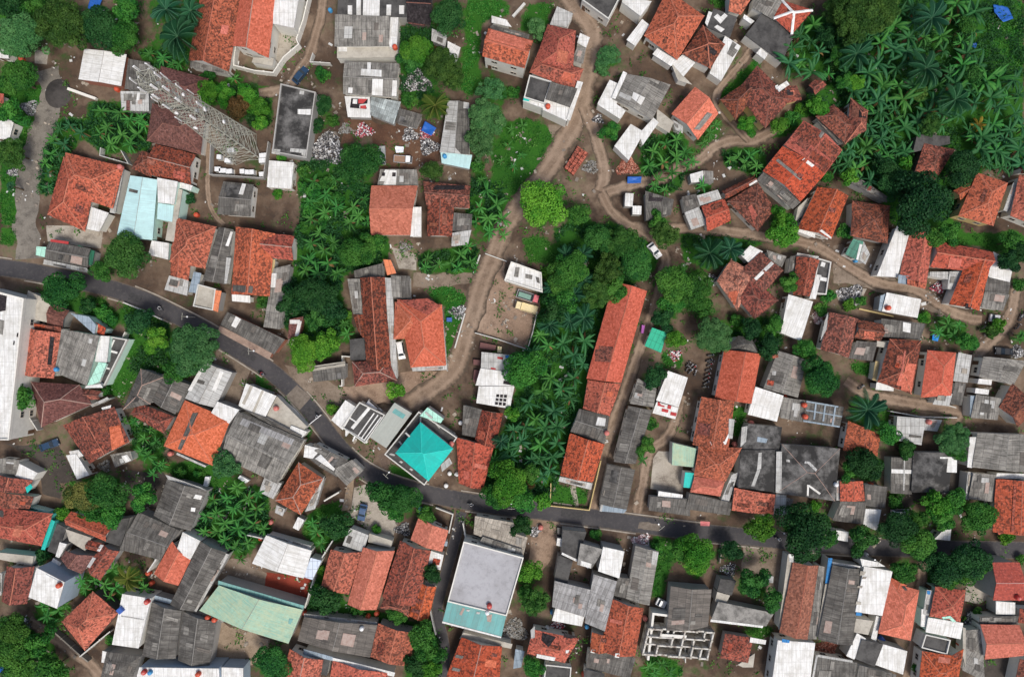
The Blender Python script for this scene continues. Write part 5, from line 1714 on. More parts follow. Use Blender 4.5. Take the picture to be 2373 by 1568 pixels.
w l 2.2 .3 1500 1185 1460 1480|pale wall west of the sandy pit
w l 2 .25 590 1400 800 1225|thin white wall beside the orange pyramid hip house
w C 1.6 .3 390 1220 590 1400 640 1440|dark low wall at the foot of the orange pyramid hip
w w 2.2 .3 2270 330 2373 270|pale wall at the driveway of the parked blue car
b 1440 170 1470 172 1455 238 1425 236 w|small white framed box in the brown garden
b 1680 160 1745 195 1720 215 1665 180 w|pale board pile beneath the grey warehouse
Y RC 1850 840 2165 880 2130 1025 1830 1000|red_courtyard
Y S 1510 1195 1880 1300 1860 1400 1750 1480 1470 1480|sand_pit
Y A 0 -60 100 -40 260 80 300 300 430 330 420 220 560 200 400 -40|dark_yard
Y D 1550 750 1750 740 1740 800 1850 850 1820 960 1520 890|yard
Y A 870 130 1130 150 1180 200 1090 400 960 400 870 300|dark_yard
k 420 925 o|orange water tank on the tall white cube building
k 1042 838 o|orange water tank beside the small orange gable's south corner
k 1062 910 o|red tank in the black yard by the palm
k 1030 1038 r|red canopy drum on the tall white narrow roof
k 845 1098 bq|square blue tub on the tall white narrow roof
k 1450 1148 o|orange tank on the mint hall's south edge, western one
k 1498 1162 o|orange tank on the mint hall's south edge, eastern one
k 2128 1115 o|orange tank at the east end of the mint hall
k 1822 598 o|orange tank at the north corner of the white courtyard house
k 1195 12 p|pink tank by the orange hip with the white slab
k 1890 485 p|pink drum beside the red hip with grey side
k 1010 1525 r|red drum on the white building at the bottom edge
k 1050 1530 b|blue drum on the white building at the bottom edge
k 1385 1540 o|orange drum on the white building at the bottom edge
j 1.2 .5 730 100 dgrey|scrap heap between white building and grey porch
j 1.0 .4 180 1195 white|small white litter heap on the dark path
j 1.2 .4 2270 930 dgrey|litter under the dark tree by the red courtyard
q blue .8 -20 1480 25 1490 20 1540 -20 1530|small blue sheet at the lower left edge
t m 560 310 130|mottled yellow-green half of the big courtyard tree
t g 720 280 145|dark green half of the big courtyard tree
t b 780 440 100|lower green lobe tree beside the big courtyard tree
t b 640 420 90|green tree over the tucked orange gable roof
t b 1000 310 105|round tree west of the grey ridged skylight house
t y 430 430 60|bushy tree along the turquoise walled house
t s 1565 90 105|round feathery tree below the orange hip house
t b 1250 140 60|bush between bananas and the brown garden
u 1370 160 30|little shrub in the brown garden
t d 290 730 60|dark bush beside the black court
t c 880 890 110|olive coconut palm above the tall white narrow roof
t b 90 1260 120|tree in the bottom left thicket, upper
t b 80 1400 130|tree in the bottom left thicket, middle
t b 250 1340 110|tree in the bottom left thicket beside the path
t b 130 1520 100|tree at the bottom left corner
t b 350 1520 110|tree at the bottom edge near the lower left path
t g 1890 1470 125|round green tree at the bottom below the mint hall
t d 2250 1030 110|dark tree east of the mint hall
t d 2330 520 110|dark tree beside the driveway of the blue car
t y 2230 830 50|bush at the corner of the red courtyard
t b 770 1310 45|shrub along the white narrow building's west wall
N 1020 30 75 1090 100 80 980 0 70 1060 160 60 1130 90 60|banana plant below the pink tank by the orange hip|bananas below the orange hip
N 1640 250 80 1720 330 85 1620 400 85 1700 450 95 1780 400 90 1560 500 90 1650 540 90 1760 510 90 1830 540 70 1430 450 70 1420 560 75 1500 430 80 1560 620 80 1640 660 80 1720 640 80 1480 340 70 1790 300 70 1510 560 80 1670 750 60 1580 330 75|banana plant in the big clump north of the white courtyard house|bananas north of the white courtyard house
N 2200 560 85 2170 500 70 2250 480 75 2230 640 70|banana plant beside the driveway wall and dark tree|bananas by the driveway wall
N 780 820 75 720 930 80 800 950 80 650 900 60 1000 950 75 760 1010 70 560 900 70 590 960 60 860 1000 60 960 880 70|banana plant in the palm clump beside the tall white cube|bananas beside the tall white cube
N 320 1150 85 400 1110 80 290 1080 70 450 1070 60 360 1200 60|banana plant south of the tall white cube|bananas south of the tall white cube
U .5 5 1380 300 1560 230 1850 260 1880 560 1700 680 1500 660 1360 560|undergrowth of the large banana clump|undergrowth
U .5 5 0 1150 180 1150 380 1380 450 1567 0 1567|thicket at the bottom left corner|undergrowth
U .35 5 2180 400 2373 330 2373 600 2320 620 2160 600 2100 560|grass by the driveway wall|grass
U .3 4 1180 70 1450 60 1560 200 1480 260 1200 180|weeds in the brown garden|weeds
U .5 4 2150 900 2373 880 2373 1190 2140 1150|undergrowth beside the mint hall's east end|undergrowth
T 1 2
H house|three parallel red gables, the orange western part with white-grey porch roof|w
g O/o 3.8 1.6 -75 680 -140 930 52 992 152 700
g o/o 4.2 1.8 150 665 42 1062 245 1100 372 690
s l 3.6 .3 57 528 192 580 150 702 8 652
f C 3 - 195 570 355 620 345 668 185 630
p l 185 640 250 655 240 680 180 668
H house|dark red long gable house with hipped south end beside the dark lane|w
g d/O 4.2 2 408 618 285 1010 520 1080 625 690
h d/O 4 1.8 300 1000 480 1020 470 1150 268 1085
g O 3.8 1.2 542 908 468 1140 602 1182 662 940
s C 2.8 .1 590 900 665 935 660 950 580 920
H house|orange gable house with white terrace beside the lane fork|w
g o/o 4 1.4 538 455 480 615 702 698 745 550
f w 3 - 622 690 712 720 688 825 602 798
p O 640 740 690 750 680 790 630 785
s b 2.8 .1 705 620 740 625 735 660 705 655
H large_building|large smooth lilac-grey flat roof building with white parapet|w
F lg 6.2 - 850 625 1268 738 1150 1145 738 1045
H annex|teal corrugated annex roof south of the large grey flat roof|w
s t2 5.6 .3 740 1040 1145 1142 1112 1292 703 1185
p pk 845 1085 860 1090 835 1140 820 1130
p pk 1010 1140 1050 1130 1040 1185 1015 1180
p l 870 1095 895 1098 888 1112 868 1108
p l 940 1112 965 1116 958 1130 938 1126
p w 703 1178 1112 1285 1110 1296 700 1190
H annex|beige corrugated annex roof north of the large grey flat roof|w
s br 4.2 .4 930 445 1195 492 1262 700 920 575
s br 4 .3 1180 560 1295 595 1265 725 1190 690
s g 4.6 .2 985 590 1260 680 1255 735 960 630
p q 855 585 945 600 930 640 850 625
H house|large cluster of grey stained flats and white roof box, south of the road|g
f c 3.6 - 1540 545 1705 560 1640 765 1525 705
f w 2.6 - 1502 602 1560 612 1550 668 1495 652
s c2 4.6 .2 1662 635 1822 680 1742 812 1640 780
f w 5 - 1820 662 1968 695 1932 882 1785 832
s l2 4 .4 1482 895 1745 960 1702 1155 1465 1080
s l2 4.2 .4 1752 850 1915 898 1832 1250 1692 1192
f w 3.6 - 1488 1090 1695 1130 1672 1215 1465 1175
s G 3.6 .3 1925 870 2012 882 1985 1025 1888 1000
f c 3.2 - 1510 720 1610 760 1570 920 1480 890
p w 1642 750 1740 780 1735 812 1638 785
p w 1535 700 1640 750 1635 765 1530 715
p l 1615 880 1690 880 1685 930 1610 925
H house|grey double sheet roof with white edge, east of the stained flats|g
g g 3.8 .6 2045 655 1978 1022 2142 1070 2208 695
p l 2165 690 2205 700 2148 1065 2120 1055
H house|orange T gable house touching the grey stained flats|w
g O/o 4 1.6 1880 1022 1795 1385 2042 1425 2102 1090
g O 3.8 1 1742 1255 1728 1385 1840 1400 1870 1270
p w 1738 1375 1765 1378 1760 1400 1732 1396
p w 1905 1400 1935 1402 1930 1432 1900 1428
s G 3 .3 1715 1390 2045 1432 2005 1580 1700 1500
H house|partly open orange roof with white parapet frame and rubble|w
h O 4.2 1.4 1330 1235 1652 1300 1555 1470 1290 1405
p k 1400 1240 1510 1265 1440 1360 1390 1310
p k 1545 1255 1640 1285 1600 1300 1550 1290
p w 1360 1405 1490 1430 1480 1455 1355 1430
p l 1315 1240 1345 1210 1345 1290 1320 1300
p w 1560 1380 1610 1375 1590 1400 1560 1400
H house|white framed dark roof house at the bottom edge south of rubble|w
F c 4 - 1420 1480 1600 1500 1590 1640 1400 1640
s c 3.4 .2 1690 1510 1830 1540 1820 1640 1680 1640
H house|speckled red and bright orange gable house at the bottom by the lane|w
g O/l 3.8 1.8 835 1290 715 1600 1095 1640 1118 1355
s C 3 .2 850 1255 1190 1335 1180 1370 820 1300
p g 775 1405 850 1420 840 1440 765 1425
p g 745 1490 830 1510 820 1530 740 1512
s b 2.8 .2 1210 1370 1275 1385 1250 1500 1195 1510
H house|orange gable end on the long brown-grey sheet roof, with the sheets|g
g br2 3.8 1 -260 1150 -305 1315 200 1432 252 1205
g O/o 4 1.4 255 1192 202 1425 468 1492 525 1262
s l 3 .1 -260 1125 250 1185 250 1205 -260 1150
H house|red roof with long white parapet edge at the bottom, left of the grove|w
g O 3.8 1.4 -60 1450 -90 1640 300 1680 330 1540
s w 3.8 .1 -60 1430 375 1535 365 1565 -60 1465
H house|red gable house on the bottom edge with dark grey end|w
g O/l 3.8 1.6 -360 1370 -430 1640 -160 1640 -125 1450
s b 3.4 .2 -260 1370 0 1440 -10 1465 -265 1410
f c 3 - -130 1440 -80 1445 -100 1560 -140 1550
H unfinished_building|unfinished white concrete frame building with empty rooms|w
G C 4.2 5 2140 1235 2590 1262 2545 1445 2098 1410
H house|brown-grey ridge house with sooty end beside the unfinished frame|g
g br2 3.8 1.2 2290 935 2262 1245 2550 1215 2575 958
H shed|grey slab shed near the road with pale walls, east of the orange garden house|g
g G 3.2 .5 1850 90 1792 365 1985 405 2042 128
s l 3 .1 1845 165 1858 170 1810 420 1795 415
s b 2.6 .3 1810 345 1985 400 1965 430 1795 415
H shed|low grey roadside shed below the mint tank yard|g
s G 2.8 .3 2145 310 2420 330 2425 450 2135 410
s w 2.8 .1 2205 275 2373 300 2370 335 2200 312
w w 2.4 .2 850 480 875 620|white wall at the corner of the beige annex by the lane
w y 1.2 .2 1455 215 1450 370 1720 400 1800 60|low yellowish wall round the small front garden
w l 1.2 .25 620 1080 640 1180 660 1260|pale kerb along the dark lane
w l 1 .25 660 385 778 430 750 560|low pale wall at the lane fork garden
w w 1.5 .25 1660 75 1540 30|pale wall stub beside the mosque terrace
Y C 90 250 170 230 400 470 360 590 200 560 60 440|driveway
Y C 2170 0 2373 0 2373 290 2150 260|concrete_yard
Y C 1590 240 1630 240 1650 380 1620 385|garden_path
Y F 1370 430 1600 460 1640 600 1500 640 1480 700 1400 840 1290 760|yard
Y S 60 130 110 120 60 400 10 420|beige_strip
v car 165 362 140 475 blue|dark blue car parked in the driveway off the asphalt road
v car 2200 1035 2240 1055 white|small white cart beside the grey double sheet roof
k 1385 522 p|pink tank by the road beside the dark shrub
k 1030 1068 r|red tank on the large grey flat roof
k 1015 1115 w|white dish drum on the teal annex roof
k 190 1140 o|orange tank in greenery below the three gables, western
k 250 1118 o|orange tank in greenery below the three gables, eastern
k 2108 1152 p|pink tank on the corner of the unfinished frame
k 1685 1540 o|orange tank at the bottom edge by the dark framed roof
k 1430 1220 w|small white drum on the open orange roof
k 145 1225 w|small white vent drum on the brown-grey sheet roof
k 1705 1210 b|blue drum beside the grey stained flats
k 1465 1110 b|blue barrel at the edge of the grey stained flats
k 755 150 w|white drum between mosque and red gable, western
k 805 155 w|white drum between mosque and red gable, eastern
k 730 235 w|white drum near the road below the mosque
w w 3.6 .5 2242 1240 2262 1100 2148 1085 2112 1400|white unroofed wall of the garden room beside the unfinished frame
b 1500 520 1560 530 1555 590 1500 585 k|black water box south of the road by the white box roof
j 2.4 .7 1200 1240 dgrey|grey rubble strip south of the beige and teal annexes
j 1.6 .7 2090 620 pinkw|pale plaster rubble at the road by the grey double roof
j 1.4 .6 430 540 white|scattered white boards beside the orange gable's porch
j 1.2 .5 1340 555 white|white boards beside the pink roadside tank
j 1.2 .5 1500 1200 cloth|coloured clutter on the open orange roof's north side
q bl .9 535 385 600 390 600 430 540 432|bright blue tarpaulin under the roadside tree
M 900 362 10|motorcycle on the junction of the main road|person on the motorcycle in a pale shirt, at the junction
t g 280 300 115|green roadside tree west of the yellow flowering tree
t g 450 330 120|green roadside tree with yellow flower patch
t y 400 310 50|yellow flowered shrub between the roadside trees
t b 590 440 70|green bush below the bright blue tarpaulin
t b 370 420 80|leafy tree at the top of the white boards
t y 1160 220 150|big bright leafy tree over the asphalt road, western
t b 1250 330 110|big bright leafy tree over the asphalt road, lower
t b 1060 320 90|bright leafy tree at the road edge beside the palm grove
t b 1310 160 80|leafy tree beside the road grove's eastern side
t r 1320 220 40|small reddish shrub in the road grove
t y 1400 350 65|yellow-green roadside shrub beside the yellowish walled garden
t d 1260 520 85|dark shrub at the corner of the beige annex
t Y 1310 840 90|bright round tree east of the large grey flat roof
t o 1340 1040 105|brownish olive tree east of the large grey flat roof
t b 1280 960 60|bush between the bright and the olive tree
t b 1770 580 45|small shrub before the stained flats at the road
t b 2190 690 60|shrub at the side of the grey double roof
t y 250 550 45|dark shrub in the driveway
t d 630 850 70|dark green bush in the notch of the dark red gable
t b 560 1280 110|round tree in the grove by the dark lane, upper
t b 600 1370 110|round tree in the grove by the dark lane, middle
t d 520 1500 100|dark tree in the grove by the dark lane, lower
t y 610 1520 80|bright tree at the lower end of the dark lane grove
t b 100 1090 60|green bush under the three gables' west end
t b 380 1140 70|leafy bush under the dark red gable's hipped end
t b 1330 1500 80|leafy tree at the bottom edge below the open orange roof
t b 1000 80 60|leafy tree beside the dark red mosque neighbour's foot
N 1060 60 80 1120 130 80 1180 40 85 1380 60 85 1450 130 85 1470 40 90 1400 170 70 1000 150 70 1320 60 75|banana plant in the south end of the palm grove|bananas in the south end of the palm grove
N 2140 1500 70 2230 1480 70 2180 1540 60 2280 1540 60|bright banana plant below the unfinished frame|bananas below the unfinished frame
N 20 80 50 2100 60 60|small banana plant beside a pale slab|
t b 2350 690 80|leafy tree at the middle of the lower road, west
U .35 4 0 1050 220 1090 300 1130 460 1170 480 1230 250 1190 0 1120|greenery strip under the three gables|undergrowth
U .5 5 500 1200 640 1200 690 1320 700 1567 450 1567 540 1300|undergrowth of the dark lane grove|undergrowth
U .12 4 1460 225 1720 270 1700 380 1470 360|garden weeds in the yellowish walled front garden|weeds
U .4 4 340 80 380 90 600 220 560 240 340 150|grass at the foot of the mosque|grass
U .4 5 960 60 1500 0 1500 200 1420 420 1360 400 1000 380|undergrowth at the south end of the palm grove|undergrowth
U .35 4 2150 600 2260 580 2300 700 2240 1040 2160 1000|weeds along the grey double roof|weeds
U .3 5 2140 1420 2373 1470 2373 1567 2080 1567|green weeds below the unfinished frame|weeds
T 2 2
H house|orange and red hip house with mint tank yard at its west side|w
h O/o 4 1.8 112 -35 412 -25 300 210 78 165
h o/o 3.8 1 82 172 295 205 262 312 52 282
s l 3 .2 340 160 385 145 320 355 262 350
f n2 3.2 - -70 -60 95 -20 78 110 -75 95
f t 3.2 - 18 145 85 150 62 255 5 250
H shed|low grey roadside shed with small pale boards in front|g
s G 3 .4 45 290 345 355 325 445 20 400
p C 108 445 195 455 188 480 105 472
p C 250 470 320 480 316 505 246 496
H house|bright red gable house at the roadside next to a grey gap roof|w
g O/o 3.8 1 358 252 342 410 632 438 645 300
f l 3.2 - 650 295 722 305 712 442 622 438
s g 3 .2 715 320 770 330 730 440 715 440
H house|large charred dark flat house with pale cracks down the middle|g
f c3 3.8 - 405 -10 645 -10 640 285 385 250
p l 530 -20 550 -20 545 120 515 130
p l 515 130 540 125 500 240 475 240
H house|huge black hip roof house with white Y-shaped ridge lines|g
h c3/l 4 1.4 690 -50 1095 -20 1060 345 652 290
p l 650 0 690 0 685 290 645 285
p w 865 230 878 232 875 310 862 308
p w 880 232 960 290 950 300 876 245
p l 720 55 880 70 935 125 925 140 870 85 720 72
H house|small red roof house with grey flats and two white slabs|w
g O 3.6 .8 1092 205 1095 345 1268 342 1255 205
s G 3.2 .3 1095 345 1272 350 1255 508 1040 480
s G 3.2 .3 1262 225 1420 245 1405 395 1272 380
f w 3.4 - 1272 400 1382 405 1352 552 1255 512
f w 3 - 1068 548 1155 560 1148 628 1062 612
s l 3.2 .1 1068 205 1092 205 1092 340 1068 340
H house|black crossed hip roof house with white slab and dark court|g
h c3 3.8 1.4 1602 5 1880 10 1850 290 1590 285
f w 4.2 - 1790 38 1908 40 1905 148 1788 142
s G 3.2 .3 1445 40 1595 45 1592 300 1445 290
p w 1450 122 1595 128 1595 155 1450 150
p w 1395 30 1418 30 1415 175 1398 172
p l 1535 60 1545 60 1540 300 1530 300
H house|long grey gable sheet roof at the right edge above the road trees|w
g g 4 1 2050 -130 2012 110 2440 150 2440 -115
s w 3.8 .1 1995 -100 2052 -100 2012 115 1978 110
H house|big red roof house with grey gridded wing at the right edge|w
g O/o 4 2 2178 190 2155 560 2460 575 2460 195
s g 3.4 .3 2015 148 2175 160 2160 352 1985 330
s w 3.4 .2 2180 150 2400 155 2400 190 2178 188
s l 3 .1 1980 140 2015 145 1990 340 1965 330
p O 2300 195 2320 195 2300 560 2280 560
s O 3 .4 2165 540 2240 450 2260 560 2200 580
H house|brownish red ridge house with grey eastern strip and white end wall|w
g rb/O 4 1.4 765 768 672 1258 868 1308 945 792
s g 3.4 .2 945 790 985 800 932 1305 870 1305
s C 3.4 .2 730 715 770 715 690 1240 665 1235
p w 735 712 772 712 768 770 740 765
H warehouse|long dark grey grid roof warehouse with bright blue pipe roof on its side|w
g G 4.2 1.1 1042 788 938 1305 1182 1345 1235 818
s bl 3.8 .1 1012 740 1040 740 1018 920 990 915
s C 3.8 .1 990 920 1018 925 955 1290 930 1285
s w 3.6 .1 1040 768 1250 798 1245 812 1040 785
H house|long white slab roof house with ragged eastern edge|w
f w 4.6 - 1262 798 1460 832 1388 1142 1200 1115
f w 4.4 - 1235 745 1360 770 1410 800 1250 800
f C 4 - 1205 1160 1325 1178 1290 1275 1190 1255
p bl 1205 1115 1245 1120 1240 1142 1202 1138
p C 1235 830 1275 835 1260 860 1230 860
p br 1225 870 1280 870 1270 885 1222 885
p br 1215 930 1250 935 1245 950 1212 945
p C 1205 1040 1240 1045 1238 1065 1202 1060
H house|bright orange hip house with grey notch beside the southern lane|w
h o/o 4.2 2 1440 905 1645 965 1585 1315 1358 1262
g o 3.9 1 1440 872 1420 960 1520 990 1560 930
p c 1520 935 1640 940 1635 965 1545 965
s w 3.4 .1 1345 1140 1372 1150 1345 1320 1310 1300
H building|plain white slab roof on the bottom edge below the brownish ridge|w
f w 4.4 - 662 1312 922 1330 880 1640 615 1640
p bl 690 1300 745 1310 740 1330 690 1325
H house|wide grey twin sheet roof with pale rim on the bottom edge|w
s G 3.8 .4 932 1420 1208 1462 1188 1640 895 1640
s G 3.8 .4 1222 1478 1480 1545 1470 1640 1195 1640
p l 925 1410 940 1412 905 1600 892 1600
p l 935 1408 1180 1450 1178 1465 932 1425
H house|house with white slabs on both sides of a black roof|g
s c 3.8 .4 1240 1302 1388 1335 1335 1495 1198 1440
f w 3.8 - 1212 1262 1275 1300 1192 1445 1138 1420
f w 3.8 - 1390 1338 1562 1388 1532 1550 1338 1482
H house|bare stained concrete house beside two round trees|g
s c2 3.6 .3 245 1040 632 1120 580 1215 198 1170
f c 3 - 262 885 372 900 342 1000 240 970
f C 3.2 - 240 975 330 1000 300 1060 225 1040
p w 245 812 290 815 285 870 245 868
p w 195 1165 560 1210 555 1225 192 1182
H house|collapsed round edged dark red roof among white junk|g
h d 3 1.2 295 1265 490 1295 455 1470 258 1435
p w 470 1290 580 1310 575 1340 465 1325
p w 505 1360 580 1370 575 1392 505 1388
s C 2.6 .2 380 1480 500 1400 490 1500 420 1500
H house|speckled orange hip house with white gridded terrace in front|n
h O/o 4 1.8 1758 938 1968 962 1930 1185 1715 1145
s w 3.6 .3 1702 1150 1945 1188 1932 1305 1688 1255
f w 3.2 - 1660 1095 1715 1100 1695 1222 1655 1215
p bl 1700 942 1748 948 1742 998 1698 990
p n 1800 1150 1860 1142 1900 1180 1880 1185 1850 1160 1810 1165
s l 3.2 .1 1695 960 1740 965 1710 1140 1670 1130
H house|tall pinkish red gable house with grey side walls|g
g pr/p 6.6 1.2 2150 770 2342 770 2375 1035 2158 1035
f w 3.2 - 2178 1040 2312 1050 2312 1135 2178 1130
H house|clean orange gable house with grey sheet strips near the right bottom|w
g o/o 4.2 1.4 2068 1200 2342 1205 2370 1420 2100 1445
s G 3.4 .3 2060 1145 2335 1140 2335 1202 2062 1200
s g 3 .3 1958 1240 2080 1230 2100 1600 1945 1520
p C 1945 1220 1965 1225 1965 1500 1945 1420
H house|red roof house around a square black court at the bottom|w
h O/o 3.8 1.2 1665 1385 1945 1430 1905 1640 1635 1640
F c 3.6 - 1690 1270 1865 1310 1840 1412 1660 1365
s O 3.6 .2 1865 1420 1950 1370 1940 1450 1880 1460
H house|white canopy slab with a pale rim beside the roadside dark red corner|w
f w 3 - 1830 530 1868 535 1860 620 1750 610
H house|dark maroon house corner at the right edge below the orange gable|w
g d 3.6 1 2345 1090 2330 1190 2500 1200 2500 1100
g d 3.6 1.2 2345 1440 2300 1640 2500 1640 2500 1450
w C 1.6 .25 260 650 245 760|thin pale wall by the dark round shrub at the road
w l 2 .2 0 1250 5 1440|pale end wall of the unfinished concrete frame
Y D 420 650 750 690 730 760 700 950 600 1060 570 900 420 850|dirt_yard
Y A 1880 0 1990 40 1960 350 1720 300 1560 400 1440 380 1430 310 1800 290|dark_yard
Y C 1980 880 2150 1010 2060 1060 1960 1040|yard
Y A 1960 1090 2180 1050 2050 1140 1960 1150|dark_yard
Y A 2090 1440 2373 1440 2373 1640 2090 1640|dark_yard
v van 1440 425 1562 422 white|long white van parked by the roadside trees
q red 1.7 122 485 190 488 186 518 124 516|small faded red awning on the edge of the lower asphalt road
k 1298 228 o|orange tank beside the small red roofed house
k 1115 1370 o|orange tank below the long grey grid warehouse
k 1915 1332 o|orange tank on the rim of the black court house
k 2320 1010 r|red tank at the corner of the pinkish gable
k 2312 1500 p|pink tank at the bottom right corner
k 710 1312 b|blue barrel on the white bottom slab roof
k 1372 1298 bq|blue box south of the bright orange hip house
k 1225 1130 b|light blue tub on the long white slab roof
k 1268 712 w|white drum at the roadside above the ragged white roof
k 1060 228 w|white drum beside the small red roofed house
j 2.0 .6 1000 1370 brick|reddish rubble below the long grey grid warehouse
j 1.4 .5 320 820 white|white and pink litter above the bare concrete house
j 1.4 .5 2010 1160 white|white scrap between the gridded terrace and orange gable
j 1.0 .4 700 1500 dgrey|dark litter beside the plain white slab
b 590 860 625 862 622 908 588 905 l|small pale concrete block in the dirt yard
M 655 600 20|motorcycle on the lower asphalt road near the dark tree|person on the motorcycle in a white shirt, near the dark tree
t y 540 540 110|round tree beside the lower road at the red gable
t d 860 560 195|very large dark tree over the lower road
t b 1010 610 80|green tree on the east side of the very large dark one
t y 925 380 45|small bright tree north of the very large dark one
t g 1260 610 110|round tree between white slabs at the lower road
t d 1500 540 130|dark tree west half of the pair beside the white van
t b 1630 640 130|spotted tree over the road below the white van
t b 1640 480 80|leafy tree behind the white van
t y 1780 370 105|bright leafy tree in the dark yard, west half
t b 1900 340 90|bright leafy tree in the dark yard, east half
t b 1810 470 95|leafy tree in the dark yard, lower half
t b 2070 460 125|round tree against the big red right edge house
t d 1280 100 135|dense tree below the big palm by the small red house
t b 1180 130 80|tree at the west of the dense one by the small red house
t g 1560 -10 70|tree above the black crossed hip roof
t b 1920 10 70|tree at the corner of the grey gable right edge house
t y 100 700 130|bright tall tree south of the lower road, west end
t y 90 800 80|bright leafy lower branch tree south of the road
t d 345 690 85|dark round shrub south of the road by the dirt yard
t g 480 910 115|round tree at the bare concrete house, larger
t g 625 1040 85|round tree at the bare concrete house, smaller
t b 1540 840 95|leafy tree at the ragged white roof's corner
t d 1820 820 140|very dark tree below the lower road, western
t d 2010 760 140|very dark tree below the lower road, eastern
t b 2030 830 100|dark leafy tree beside the pinkish gable
t b 1850 900 70|dark bushy tree above the gridded terrace house
t y 2250 600 55|flat bright shrub at the roadside right end
t b 1480 350 55|shrub in the dark court by the white van
t b 2050 1120 40|small shrub beside the white scrap
t u 1630 1500 45|shrub beside the bottom red roof's west corner
t b 2360 750 40|small bush above the pinkish gable's corner
U .35 4 420 1200 640 1210 600 1300 420 1280|weeds below the bare concrete house|weeds
U .5 4 1700 700 2150 640 2150 900 1980 900 1700 960|undergrowth below the very dark trees|undergrowth
U .35 4 1430 250 1640 320 1560 400 1430 390|weeds near the white van|weeds
'''
def tl(c, r, s):
    v = list(map(float, s.split()))
    return [(c*791+v[i]/3, r*522.667+v[i+1]/3) for i in range(0, len(v), 2)]

mats(); leafmats(); shared(); parse(DATA)

